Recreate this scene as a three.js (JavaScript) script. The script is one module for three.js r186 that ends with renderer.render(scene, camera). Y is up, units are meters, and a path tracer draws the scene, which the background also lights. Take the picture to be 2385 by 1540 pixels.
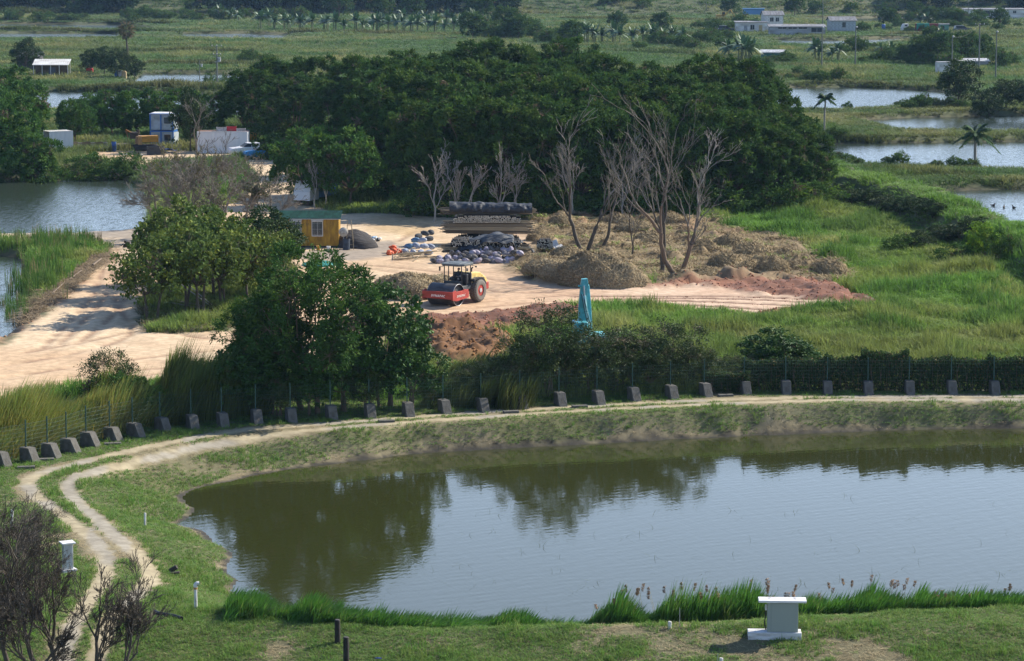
import * as THREE from 'three';
import { mergeGeometries } from 'three/addons/utils/BufferGeometryUtils.js';
import { RoundedBoxGeometry } from 'three/addons/geometries/RoundedBoxGeometry.js';
import { MarchingCubes } from 'three/addons/objects/MarchingCubes.js';

// ---------- camera, sky, sun, exposure ----------
const scene = new THREE.Scene();
const FOCAL = 6406, HORIZON = -134, EYE = 25;              // lens in survey units (picture 2385 wide), eye 25 m above the dikes
const camera = new THREE.PerspectiveCamera(2 * Math.atan(770 / FOCAL) * 180 / Math.PI, 1024 / 661, 1, 9000);
camera.position.set(0, EYE, 0);
camera.rotation.x = -Math.atan((770 - HORIZON) / FOCAL);
camera.updateMatrixWorld();

const SUN = new THREE.Vector3(0.70, 0.60, -0.40).normalize();
const skyTexture = (() => {
  const W = 256, Hh = 128, d = new Float32Array(W * Hh * 4);
  for (let j = 0; j < Hh; j++) for (let i = 0; i < W; i++) {
    const el = ((j + 0.5) / Hh - 0.5) * Math.PI, az = ((i + 0.5) / W - 0.5) * 2 * Math.PI;
    const y = Math.sin(el), x = Math.cos(az) * Math.cos(el), z = Math.sin(az) * Math.cos(el);
    const k = Math.pow(1 - Math.max(0, y), 3.5);                            // haze towards the horizon
    const c = x * SUN.x + y * SUN.y + z * SUN.z, glow = 0.22 * Math.pow(Math.max(0, c), 5), side = 0.58 + 0.75 * Math.pow((1 + c) / 2, 2);   // brighter on the sun's side
    const a = [0.045, 0.115, 0.29], b = [1.14, 1.43, 1.80];
    for (let n = 0; n < 3; n++) d[(j * W + i) * 4 + n] = a[n] + (b[n] * side - a[n]) * k + glow * [1, 0.95, 0.85][n];
    d[(j * W + i) * 4 + 3] = 1;
  }
  const t = new THREE.DataTexture(d, W, Hh, THREE.RGBAFormat, THREE.FloatType);
  t.mapping = THREE.EquirectangularReflectionMapping; t.magFilter = t.minFilter = THREE.LinearFilter; t.needsUpdate = true;
  return t;
})();
scene.background = skyTexture; scene.environment = skyTexture;
const sun = new THREE.DirectionalLight(new THREE.Color().setRGB(1, 0.93, 0.82), 5.0);
sun.name = 'sun'; sun.position.copy(SUN).multiplyScalar(900).add(new THREE.Vector3(0, 0, -300));
sun.target.position.set(0, 0, -300); scene.add(sun, sun.target);
sun.castShadow = true; sun.shadow.mapSize.set(4096, 4096);
Object.assign(sun.shadow.camera, { left: -420, right: 420, top: 420, bottom: -420, near: 1, far: 2400 });
const renderer = new THREE.WebGLRenderer();
renderer.toneMapping = THREE.LinearToneMapping;
renderer.toneMappingExposure = 1.72;
renderer.shadowMap.enabled = true;
scene.fog = new THREE.FogExp2(new THREE.Color().setRGB(0.42, 0.66, 1.0), 0.00006);

// ---------- helpers ----------
const V = (x, y, z) => new THREE.Vector3(x, y, z);
const rng = (s) => () => { s |= 0; s = s + 0x6D2B79F5 | 0; let t = Math.imul(s ^ s >>> 15, 1 | s); t = t + Math.imul(t ^ t >>> 7, 61 | t) ^ t; return ((t ^ t >>> 14) >>> 0) / 4294967296; };
const R0 = rng(11);
const clamp = THREE.MathUtils.clamp, lerp = THREE.MathUtils.lerp;
const smooth = (a, b, x) => { const t = clamp((x - a) / (b - a), 0, 1); return t * t * (3 - 2 * t); };
const hash = (i, j, s) => { let n = Math.imul(i, 374761393) + Math.imul(j, 668265263) + Math.imul(s, 974634777) | 0; n = Math.imul(n ^ n >>> 13, 1274126177); return ((n ^ n >>> 16) >>> 0) / 4294967296; };
function noise(x, y, s = 0) {
  const i = Math.floor(x), j = Math.floor(y), fx = x - i, fy = y - j, u = fx * fx * (3 - 2 * fx), v = fy * fy * (3 - 2 * fy);
  return lerp(lerp(hash(i, j, s), hash(i + 1, j, s), u), lerp(hash(i, j + 1, s), hash(i + 1, j + 1, s), u), v);
}
const fbm = (x, y, o = 4, s = 0) => { let a = 0.5, t = 0, m = 0; for (let k = 0; k < o; k++) { t += a * noise(x, y, s + k); m += a; a *= 0.5; x *= 2.03; y *= 2.03; } return t / m; };
// where a sight line meets the level y: survey of the photographed site
const fwd = V(0, 0, -1).applyQuaternion(camera.quaternion), upv = V(0, 1, 0).applyQuaternion(camera.quaternion);
function G(u, v, y = 0) {
  const d = fwd.clone().multiplyScalar(FOCAL).addScaledVector(upv, 770 - v); d.x += u - 1192.5;
  const t = (y - EYE) / d.y;
  return V(d.x * t, y, d.z * t);
}
const toXZ = (pts, y = 0) => pts.map(([u, v]) => { const p = G(u, v, y); return [p.x, p.z]; });
function outline(pts) {
  let x0 = 1e9, x1 = -1e9, z0 = 1e9, z1 = -1e9;
  for (const [x, z] of pts) { x0 = Math.min(x0, x); x1 = Math.max(x1, x); z0 = Math.min(z0, z); z1 = Math.max(z1, z); }
  return { pts, x0, x1, z0, z1 };
}
const area = (px, y = 0) => Object.assign(outline(toXZ(px, y)), { src: px });
function sd(o, x, z, margin = 12) {                     // signed distance, positive inside
  if (x < o.x0 - margin || x > o.x1 + margin || z < o.z0 - margin || z > o.z1 + margin) return -99;
  const p = o.pts; let best = 1e9, inside = false;
  for (let i = 0, j = p.length - 1; i < p.length; j = i++) {
    const [ax, az] = p[j], [bx, bz] = p[i], ex = bx - ax, ez = bz - az, wx = x - ax, wz = z - az;
    const t = clamp((wx * ex + wz * ez) / (ex * ex + ez * ez + 1e-9), 0, 1), dx = wx - ex * t, dz = wz - ez * t;
    best = Math.min(best, dx * dx + dz * dz);
    if ((az > z) !== (bz > z) && x < (bx - ax) * (z - az) / (bz - az) + ax) inside = !inside;
  }
  return (inside ? 1 : -1) * Math.sqrt(best);
}
function lineDist(o, x, z, margin = 8) {
  if (x < o.x0 - margin || x > o.x1 + margin || z < o.z0 - margin || z > o.z1 + margin) return 99;
  let best = 1e9; const p = o.pts;
  for (let i = 1; i < p.length; i++) {
    const [ax, az] = p[i - 1], ex = p[i][0] - ax, ez = p[i][1] - az, wx = x - ax, wz = z - az;
    const t = clamp((wx * ex + wz * ez) / (ex * ex + ez * ez + 1e-9), 0, 1), dx = wx - ex * t, dz = wz - ez * t;
    best = Math.min(best, dx * dx + dz * dz);
  }
  return Math.sqrt(best);
}
const smoothLine = (px, y = 0, n = 6) => {
  const c = new THREE.CatmullRomCurve3(px.map(([u, v]) => G(u, v, y)));
  return outline(c.getPoints(px.length * n).map((p) => [p.x, p.z]));
};

const used = new Map();
const numbered = (name) => { const n = used.get(name) ?? 0; used.set(name, n + 1); return n ? name + '_' + String(n).padStart(3, '0') : name; };
function tag(o, label, category, group, kind) {
  if (label) o.userData.label = label; if (category) o.userData.category = category;
  if (group) o.userData.group = group; if (kind) o.userData.kind = kind;
  return o;
}
function shadows(o) { o.traverse((m) => { if (m.isMesh) { m.castShadow = true; m.receiveShadow = true; } }); return o; }
function thing(name, label, category, p = V(0, 0, 0), turn = 0, group) {
  const o = new THREE.Group(); o.name = numbered(name); scene.add(o); o.position.copy(p); o.rotation.y = turn;
  return tag(o, label, category, group);
}
function part(parent, name, geo, mat, label) {
  const m = new THREE.Mesh(Array.isArray(geo) ? merge(geo) : geo, mat); m.name = name; m.castShadow = m.receiveShadow = true; parent.add(m);
  if (label) m.userData.label = label;
  return m;
}
function single(name, geo, mat, label, category, p, turn = 0, group) {
  const m = new THREE.Mesh(Array.isArray(geo) ? merge(geo) : geo, mat); m.name = numbered(name); m.castShadow = m.receiveShadow = true; scene.add(m);
  if (p) m.position.copy(p); m.rotation.y = turn;
  return tag(m, label, category, group);
}
function structure(name, geo, mat) { const m = new THREE.Mesh(geo, mat); m.name = numbered(name); m.receiveShadow = m.castShadow = true; m.userData.kind = 'structure'; scene.add(m); return m; }
function copyOf(o, p, turn, label, scale = 1, group) {
  const c = o.clone(); c.name = numbered(o.name.replace(/_\d{3}$/, '')); c.userData = { ...o.userData }; scene.add(c);
  c.position.copy(p); c.rotation.set(0, turn, 0); if (Array.isArray(scale)) c.scale.set(...scale); else c.scale.setScalar(scale);
  if (label) c.userData.label = label; if (group) c.userData.group = group;
  return c;
}
// geometry shorthand
function merge(list) {
  const out = list.map((g) => { const n = g.index ? g.toNonIndexed() : g.clone(); for (const k of Object.keys(n.attributes)) if (!['position', 'normal', 'uv'].includes(k)) n.deleteAttribute(k); if (!n.attributes.uv) n.setAttribute('uv', new THREE.BufferAttribute(new Float32Array(n.attributes.position.count * 2), 2)); return n; });
  return mergeGeometries(out);
}
const at = (g, x = 0, y = 0, z = 0, rx = 0, ry = 0, rz = 0) => { g.applyMatrix4(new THREE.Matrix4().compose(V(x, y, z), new THREE.Quaternion().setFromEuler(new THREE.Euler(rx, ry, rz)), V(1, 1, 1))); return g; };
const box = (w, h, d, x, y, z, rx, ry, rz) => at(new THREE.BoxGeometry(w, h, d), x, y, z, rx, ry, rz);
const rbox = (w, h, d, x, y, z, r = 0.03, rx = 0, ry = 0, rz = 0) => at(new RoundedBoxGeometry(w, h, d, 2, Math.min(r, w / 2.1, h / 2.1, d / 2.1)), x, y, z, rx, ry, rz);
const cyl = (r1, r2, h, x, y, z, n = 14, rx, ry, rz) => at(new THREE.CylinderGeometry(r1, r2, h, n), x, y, z, rx, ry, rz);
function bar(p, q, r = 0.03, r2 = r, n = 6) {
  const d = q.clone().sub(p), g = new THREE.CylinderGeometry(r2, r, d.length(), n);
  g.applyMatrix4(new THREE.Matrix4().compose(p.clone().add(q).multiplyScalar(0.5), new THREE.Quaternion().setFromUnitVectors(V(0, 1, 0), d.clone().normalize()), V(1, 1, 1)));
  return g;
}
const prism = (pts, depth, bevel = 0) => { const s = new THREE.Shape(pts.map(([x, y]) => new THREE.Vector2(x, y))); const g = new THREE.ExtrudeGeometry(s, { depth, bevelEnabled: bevel > 0, bevelSize: bevel, bevelThickness: bevel, bevelSegments: 2 }); g.translate(0, 0, -depth / 2); return g; };
function tubeOf(pts, r, n = 24, k = 7) { return new THREE.TubeGeometry(new THREE.CatmullRomCurve3(pts), n, r, k); }
const C = (r, g, b) => new THREE.Color().setRGB(r, g, b);
// grain textures: value around 1 with fine and coarse mottling
function grain(size, seed, freq, lo, hi, tint = [1, 1, 1], streak = 1) {
  const d = new Uint8Array(size * size * 4);
  for (let j = 0; j < size; j++) for (let i = 0; i < size; i++) {
    let t = 0, a = 0.5, m = 0, f = freq;
    for (let k = 0; k < 5; k++) {                                          // periodic value noise
      const x = i / size * f, y = j / size * f * streak, fy = Math.max(1, Math.round(f * streak)), xi = Math.floor(x), yi = Math.floor(y), fx = x - xi, fz = y - yi, u = fx * fx * (3 - 2 * fx), v = fz * fz * (3 - 2 * fz);
      const h = (p, q) => hash(((p % f) + f) % f, ((q % fy) + fy) % fy, seed + k);
      t += a * lerp(lerp(h(xi, yi), h(xi + 1, yi), u), lerp(h(xi, yi + 1), h(xi + 1, yi + 1), u), v); m += a; a *= 0.62; f *= 2;
    }
    const w = clamp(lerp(lo, hi, (t / m - 0.28) / 0.44), 0, 1), o = (j * size + i) * 4;
    d[o] = 255 * Math.pow(w, tint[0]); d[o + 1] = 255 * Math.pow(w, tint[1]); d[o + 2] = 255 * Math.pow(w, tint[2]); d[o + 3] = 255;
  }
  const t = new THREE.DataTexture(d, size, size); t.wrapS = t.wrapT = THREE.RepeatWrapping; t.magFilter = THREE.LinearFilter; t.minFilter = THREE.LinearMipmapLinearFilter; t.generateMipmaps = true; t.needsUpdate = true;
  return t;
}
const repeat = (t, x, y = x) => { const c = t.clone(); c.repeat.set(x, y); c.needsUpdate = true; return c; };
const tGround = grain(1024, 5, 24, 0.86, 1.0, [1, 1.05, 1.15]); tGround.colorSpace = THREE.SRGBColorSpace;
const tBump = grain(512, 9, 16, 0, 1);
const tDirty = grain(512, 21, 4, 0.80, 1.0, [0.9, 1, 1.15]); tDirty.colorSpace = THREE.SRGBColorSpace;
const tStreak = grain(512, 33, 32, 0.72, 1, [0.9, 1, 1.1], 0.12); tStreak.colorSpace = THREE.SRGBColorSpace;
const mat = (r, g, b, rough = 0.85, extra = {}) => new THREE.MeshStandardMaterial({ color: C(r, g, b), roughness: rough, side: THREE.DoubleSide, ...extra });
const dirty = (r, g, b, rough = 0.8, extra = {}) => mat(r, g, b, rough, { map: tDirty, ...extra });
const leafy = (r, g, b, t = 0.4) => new THREE.MeshPhysicalMaterial({ color: C(r, g, b), roughness: 0.9, transmission: t, thickness: 0, specularIntensity: 0.25, vertexColors: true, side: THREE.DoubleSide });
// ---------- terrain ----------
const POND = -1.25, FAR = -0.7;
const ponds = [
  { name: 'near_pond', level: POND, a: area([[3000, 986], [2385, 998], [2200, 1001], [2000, 1006], [1850, 1012], [1700, 1018], [1500, 1028], [1350, 1036], [1200, 1044], [1000, 1055], [850, 1072], [700, 1090], [600, 1107], [520, 1125], [450, 1143], [418, 1160], [432, 1172], [456, 1183], [444, 1203], [425, 1222], [468, 1236], [490, 1258], [530, 1272], [545, 1300], [533, 1335], [562, 1352], [548, 1380], [580, 1405], [640, 1440], [760, 1468], [950, 1485], [1200, 1484], [1500, 1476], [1750, 1464], [2050, 1446], [2385, 1436], [3000, 1420]], POND) },
  { name: 'pond', level: FAR, a: area([[-900, 417], [0, 416], [150, 412], [290, 418], [335, 440], [345, 480], [330, 505], [270, 519], [150, 526], [0, 527], [-900, 540]], FAR) },
  { name: 'pond', level: FAR, a: area([[-400, 592], [-20, 592], [40, 600], [66, 640], [62, 690], [25, 735], [-10, 762], [-400, 780]], FAR) },
  { name: 'pond', level: FAR, a: area([[40, 214], [250, 214], [420, 222], [560, 232], [570, 262], [380, 258], [200, 248], [60, 242]], FAR) },
  { name: 'pond', level: FAR, a: area([[290, 188], [335, 173], [560, 172], [640, 180], [600, 192], [450, 190]], FAR) },
  { name: 'pond', level: FAR, a: area([[-700, 84], [0, 84], [280, 85], [282, 79], [0, 78], [-700, 76]], FAR) },
  { name: 'pond', level: FAR, a: area([[415, 80], [560, 78], [690, 82], [650, 87], [430, 86]], FAR) },
  { name: 'pond', level: FAR, a: area([[-700, 55], [0, 56], [300, 59], [372, 63], [300, 64], [0, 61], [-700, 60]], FAR) },
  { name: 'pond', level: FAR, a: area([[1770, 206], [1950, 203], [2080, 206], [2200, 214], [2250, 228], [2120, 236], [1960, 247], [1860, 249], [1790, 235]], FAR) },
  { name: 'pond', level: FAR, a: area([[1985, 283], [2120, 274], [2385, 269], [3000, 262], [3000, 290], [2385, 297], [2250, 297], [2110, 293]], FAR) },
  { name: 'pond', level: FAR, a: area([[1860, 336], [2100, 333], [2385, 330], [3100, 326], [3100, 386], [2385, 383], [2200, 378], [2050, 371], [1905, 368]], FAR) },
  { name: 'pond', level: FAR, a: area([[2150, 448], [2250, 443], [2385, 441], [3100, 436], [3100, 560], [2450, 552], [2385, 536], [2330, 512], [2260, 487], [2200, 465]], FAR) },
  { name: 'pond', level: FAR, a: area([[1800, 93], [1940, 95], [2090, 90], [2120, 96], [1990, 102], [1830, 100]], FAR) },
  { name: 'pond', level: FAR, a: area([[1880, 44], [1990, 43], [2130, 40], [2130, 46], [1960, 49]], FAR) },
];
// far shores are seen at the water line, near shores over the grass that fringes them
for (const p of ponds) if (p.level === FAR) {
  const px = p.a.src, mid = px.reduce((s, q) => s + q[1], 0) / px.length;
  p.a = outline(px.map(([u, v]) => { const g = G(u, v, v > mid ? 0.45 : FAR); return [g.x, g.z]; }));
}
const sand = area([[-700, 970], [-700, 840], [0, 806], [40, 775], [85, 742], [130, 705], [170, 672], [205, 634], [228, 612], [250, 592], [262, 574], [190, 558], [90, 556], [0, 560], [-700, 566], [-700, 528], [0, 529], [180, 527], [275, 525], [420, 500], [560, 470], [600, 420], [570, 380], [520, 352], [330, 350], [200, 356], [180, 368], [330, 388], [350, 384], [480, 372], [560, 372], [650, 372], [690, 400], [690, 470], [800, 500], [835, 497], [910, 498], [1030, 506], [1230, 509], [1245, 540], [1256, 570], [1232, 600], [1180, 622], [1225, 650], [1330, 668], [1450, 672], [1580, 662], [1740, 660], [1885, 654], [1955, 664], [1985, 690], [2048, 715], [1990, 722], [1850, 730], [1760, 731], [1640, 722], [1500, 712], [1380, 708], [1270, 712], [1180, 725], [1080, 735], [960, 738], [930, 760], [900, 800], [860, 850], [700, 870], [560, 868], [420, 888], [200, 904], [0, 930]]);
const redSoil = [
  area([[930, 738], [1080, 733], [1190, 722], [1290, 712], [1380, 722], [1330, 750], [1240, 760], [1160, 776], [1060, 790], [960, 770]]),
  area([[985, 770], [1100, 775], [1180, 790], [1200, 812], [1150, 850], [1040, 855], [980, 830]]),
  area([[1470, 672], [1600, 655], [1760, 650], [1900, 650], [1975, 672], [2048, 715], [1990, 714], [1940, 704], [1850, 690], [1760, 686], [1700, 672], [1600, 668]]),
  area([[2048, 715], [2000, 728], [1900, 733], [1780, 736], [1760, 730], [1850, 727], [1960, 718]]),
  area([[0, 806], [40, 775], [85, 742], [130, 705], [170, 672], [205, 634], [240, 596], [222, 600], [170, 640], [110, 700], [40, 745], [0, 775], [-500, 800], [-500, 850]]),
  area([[540, 745], [640, 735], [720, 760], [700, 790], [600, 775]]),
];
const verge = area([[345, 775], [328, 745], [330, 712], [345, 690], [400, 660], [470, 640], [600, 630], [690, 620], [680, 660], [640, 700], [560, 740], [530, 772], [430, 776]]);
const sandDist = (x, z, m = 12) => { const s = sd(sand, x, z, m); return s > -m ? Math.min(s, -sd(verge, x, z, m)) : s; };
const straw = area([[1225, 512], [1420, 505], [1560, 500], [1650, 512], [1720, 540], [1800, 552], [1880, 580], [1990, 640], [1960, 655], [1885, 652], [1740, 656], [1580, 660], [1450, 670], [1330, 666], [1225, 650], [1170, 625], [1230, 600], [1255, 570], [1240, 540]]);
const greySoil = [area([[690, 586], [800, 578], [835, 565], [930, 556], [945, 575], [900, 598], [820, 610], [690, 604]]), area([[0, 545], [120, 536], [290, 534], [400, 548], [300, 572], [255, 556], [120, 552]])];
const ochre = area([[832, 500], [920, 500], [1030, 510], [1030, 555], [930, 548], [850, 540]]);
const trackA = smoothLine([[2900, 925], [2385, 923], [2000, 924.5], [1850, 926], [1700, 932], [1400, 945], [1100, 962], [900, 978], [700, 993], [550, 1004], [440, 1021], [330, 1043], [230, 1066], [140, 1090], [78, 1112], [66, 1135], [95, 1166], [160, 1212], [220, 1262], [246, 1305], [240, 1350], [200, 1410], [130, 1530], [60, 1640]]);
const trackB = smoothLine([[2900, 932], [2385, 930], [2000, 932], [1850, 935], [1700, 941], [1400, 955], [1100, 973], [900, 989], [700, 1006], [560, 1018], [460, 1032], [360, 1055], [260, 1082], [185, 1108], [158, 1130], [170, 1158], [220, 1205], [280, 1262], [335, 1308], [350, 1345], [318, 1388], [262, 1440], [215, 1540], [180, 1640]]);
const dike = smoothLine([[1900, 392], [1980, 425], [2080, 455], [2180, 490], [2280, 530], [2385, 575], [2520, 640]], 1.0);
const ruts = [
  [[1300, 705], [1420, 701], [1560, 700], [1680, 704], [1800, 709], [1900, 712], [1980, 714]], [[1360, 712], [1480, 709], [1600, 710], [1720, 716], [1800, 722], [1860, 724]], [[1480, 715], [1580, 717], [1680, 722], [1740, 727]],
  [[1330, 690], [1500, 689], [1700, 690], [1850, 695], [1960, 702]], [[1420, 696], [1600, 694], [1750, 697], [1900, 704]],
  [[1000, 712], [1150, 700], [1300, 688], [1450, 676]], [[930, 722], [1100, 716], [1280, 700]],
  [[60, 820], [220, 790], [330, 770], [500, 790], [620, 800]], [[20, 850], [200, 815], [300, 780], [270, 700], [280, 640]], [[0, 880], [200, 850], [450, 820], [600, 812]], [[120, 880], [300, 862], [500, 850], [640, 846]], [[0, 905], [150, 893], [380, 868], [560, 850]], [[140, 800], [200, 740], [250, 680], [262, 620], [275, 575]], [[100, 810], [165, 745], [215, 690], [235, 640], [255, 590]], [[180, 800], [250, 745], [290, 690], [290, 640]],
  [[700, 600], [800, 612], [950, 625], [1120, 645], [1230, 670]], [[760, 590], [900, 570], [960, 540], [1000, 520]], [[720, 610], [880, 628], [1040, 650], [1180, 680], [1300, 680]], [[850, 640], [1000, 690], [1150, 690]],
].map((l) => smoothLine(l));
const moundSpots = [];
{ const r = rng(77); for (let i = 0; i < 150; i++) { const p = G(1180 + r() * 800, 512 + r() * 150); if (sd(straw, p.x, p.z) > -0.5) moundSpots.push([p.x, p.z, 0.6 + r() * 1.0, 0.22 + r() * 0.4]); } }
const depth = (z) => -z;
function bankWidth(x, z, p) { return p.level === POND ? (depth(z) > 112 ? lerp(5.2, 2.0, smooth(-15.5, -8, x)) : lerp(4.5, 4.2, smooth(-12, -8, x))) : 1.6; }
const surveyed = new Map();
function H(x, z) {
  const D = depth(z);
  let y = 0.16 * (fbm(x * 0.12, z * 0.12, 3, 3) - 0.5) + 0.05 * (noise(x * 1.3, z * 1.3, 8) - 0.5);
  if (D > 300) y += smooth(300, 700, D) * 0.9 * (fbm(x * 0.02, z * 0.03, 3, 41) - 0.5);
  if (D < 99) y -= (99 - D) * 0.16;
  if (D > 960) y += Math.min(45, (D - 960) * 0.16);
  // dirt road and site are graded flat, with ruts
  const ds = sandDist(x, z);
  if (ds > -1) {
    let cut = 0; for (const r of ruts) { const d = lineDist(r, x, z, 1); if (d < 0.7) cut = Math.max(cut, 1 - d / 0.7); }
    y = y * (1 - 0.75 * smooth(-1, 1, ds)) - 0.10 * cut * smooth(-1, 1, ds);
  }
  for (let k = 0; k < redSoil.length; k++) {
    const d = sd(redSoil[k], x, z, 2); if (d < -1) continue;
    const t = smooth(-1, 1.2, d), n = fbm(x * 0.9, z * 0.9, 4, 17);
    y += t * (k === 1 ? 0.1 + 1.3 * n : k === 4 ? -0.25 + 0.5 * n : -0.25 + 1.0 * n);
  }
  const dst = sd(straw, x, z, 3);
  if (dst > -2) {
    let m = 0; for (const [mx, mz, mr, mh] of moundSpots) { const q = ((x - mx) ** 2 + (z - mz) ** 2) / (mr * mr); if (q < 1) m = Math.max(m, mh * (1 - q * q) * (0.5 + 0.9 * noise(x * 2.2, z * 2.2, 5))); }
    y += m + smooth(-2, 2, dst) * 0.25 * noise(x * 0.8, z * 0.8, 23);
  }
  const dd = lineDist(dike, x, z, 7);
  if (dd < 6) { y += 2.0 * smooth(3.8, 1.2, dd) * (0.85 + 0.3 * noise(x * 0.25, z * 0.25, 31)); }
  if (D > 165 && D < 260 && ds < 0 && dst < 0) { const mx = smooth(8, 26, x) ; y += mx * 1.5 * (fbm(x * 0.14, z * 0.11, 3, 51) - 0.45); }
  for (const p of ponds) {
    const d = sd(p.a, x, z, 9); if (d < -8) continue;
    const w = bankWidth(x, z, p), wob = 0.5 * (noise(x * 0.7, z * 0.7, 61) - 0.5) * (p.level === POND ? 0.8 : 1.2), e = d + wob;
    if (e > 0) y = p.level - Math.min(1.3, 0.05 + e * 0.4);
    else if (e > -w) y = lerp(p.level, y, Math.pow(smooth(0, w, -e * 1.02 + 0.0), 0.85));
  }
  return y;
}
const onGround = (u, v) => { let p = G(u, v); for (let i = 0; i < 3; i++) p = G(u, v, H(p.x, p.z)); return p; };
const foot = (u, v) => { const p = G(u, v); p.y = H(p.x, p.z); return p; };

function groundColor(x, z, out) {
  const D = depth(z), n1 = fbm(x * 0.35, z * 0.35, 4, 101), n2 = fbm(x * 0.06, z * 0.06, 3, 102), n3 = noise(x * 2.5, z * 2.5, 103);
  let r = 0.062 + 0.05 * n1, g = 0.075 + 0.06 * n1, b = 0.026 + 0.016 * n1;           // turf and earth
  const mix = (t, R, Gc, B) => { r = lerp(r, R, t); g = lerp(g, Gc, t); b = lerp(b, B, t); };
  mix(0.6 * smooth(0.45, 0.75, n2), 0.16, 0.135, 0.055);
  const edge = (n1 - 0.5) * 1.6 + (n3 - 0.5) * 0.5;
  // near banks: dry straw and earth between the turf
  if (D < 160) {
    let nearBank = sd(ponds[0].a, x, z, 14);
    if (nearBank > -13) {
      const t = smooth(0.34, 0.62, n1 + (noise(x * 0.25, z * 0.25, 7) - 0.5) * 0.3);
      mix(0.65 * t, 0.155, 0.135, 0.075);
      mix(0.75 * smooth(-1.0, -0.35, nearBank + (n1 - 0.5) * 1.4), 0.23, 0.185, 0.108);
      mix(smooth(-0.55, -0.1, nearBank + (n3 - 0.5) * 0.5), 0.030, 0.026, 0.017);
    }
    const ta = Math.min(lineDist(trackA, x, z, 4), lineDist(trackB, x, z, 4));
    if (ta < 3) {
      mix(0.6 * smooth(1.2, 0.5, ta + (n1 - 0.5) * 1.0), 0.34, 0.275, 0.155);
      const grey = smooth(0.45, 0.62, noise(x * 0.8, z * 0.3, 9));
      mix(0.95 * smooth(0.55, 0.24, ta + (n3 - 0.5) * 0.35), lerp(0.40, 0.33, grey), lerp(0.335, 0.295, grey), lerp(0.21, 0.23, grey));
    }
  }
  const ds = sandDist(x, z, 4) + edge;
  if (ds > -1) {
    const t = smooth(-0.5, 0.6, ds), w = n2 * 0.9 + 0.1 * n1, q = smooth(0.35, 0.65, w), far = smooth(-10, 14, x);
    mix(t, lerp(0.64, 0.57, q) - 0.03 * far, lerp(0.485, 0.395, q) - 0.05 * far, lerp(0.31, 0.235, q) - 0.012 * far);
    mix(t * 0.22 * smooth(0.55, 0.7, n1), 0.38, 0.225, 0.125);
    let cut = 0; for (const l of ruts) { const d = lineDist(l, x, z, 1); if (d < 0.45) cut = Math.max(cut, (1 - d / 0.45) * smooth(0.25, 0.6, noise(x * 0.5, z * 0.9, 71))); }
    mix(t * 0.85 * cut, 0.26, 0.145, 0.08);
    let deep = 0; for (let k = 0; k < 5; k++) { const d = lineDist(ruts[k], x, z + 0.15, 1); if (d < 0.4) deep = Math.max(deep, smooth(0.4, 0.15, d + 0.25 * (noise(x * 1.4, z * 3, 72) - 0.4))); }
    mix(t * 0.9 * deep, 0.15, 0.072, 0.038);
    for (const gs of greySoil) { const d = sd(gs, x, z, 3) + edge * 1.5; mix(0.75 * smooth(-0.8, 1.2, d), 0.23, 0.205, 0.175); }
    mix(0.75 * smooth(-1, 2, sd(ochre, x, z, 3) + edge), 0.46, 0.315, 0.15);
  }
  for (let k = 0; k < redSoil.length; k++) {
    const d = sd(redSoil[k], x, z, 3) + edge * 1.2; if (d < -1) continue;
    const t = smooth(-0.6, 0.5, d) * (k === 4 ? 0.8 : 0.95), q = smooth(0.3, 0.7, n1);
    if (k === 4) mix(t, lerp(0.40, 0.30, q), lerp(0.235, 0.16, q), lerp(0.13, 0.085, q));
    else if (k === 1) mix(t, lerp(0.24, 0.14, q), lerp(0.105, 0.058, q), lerp(0.03, 0.017, q));
    else mix(t, lerp(0.26, 0.15, q), lerp(0.098, 0.054, q), lerp(0.048, 0.029, q));
  }
  const dst = sd(straw, x, z, 3) + edge * 1.5;
  if (dst > -2) { const q = n1; mix(0.92 * smooth(-1.5, 0.8, dst), lerp(0.16, 0.33, q), lerp(0.115, 0.235, q), lerp(0.06, 0.125, q)); mix(0.5 * smooth(0.62, 0.75, n2) * smooth(-1, 1, dst), 0.36, 0.19, 0.105); }
  for (let k = 1; k < ponds.length; k++) { const d = sd(ponds[k].a, x, z, 3); if (d > -2) mix(0.8 * smooth(-0.9, 0, d + edge * 0.4), 0.085, 0.07, 0.04); }
  out[0] = r; out[1] = g; out[2] = b;
}
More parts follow.
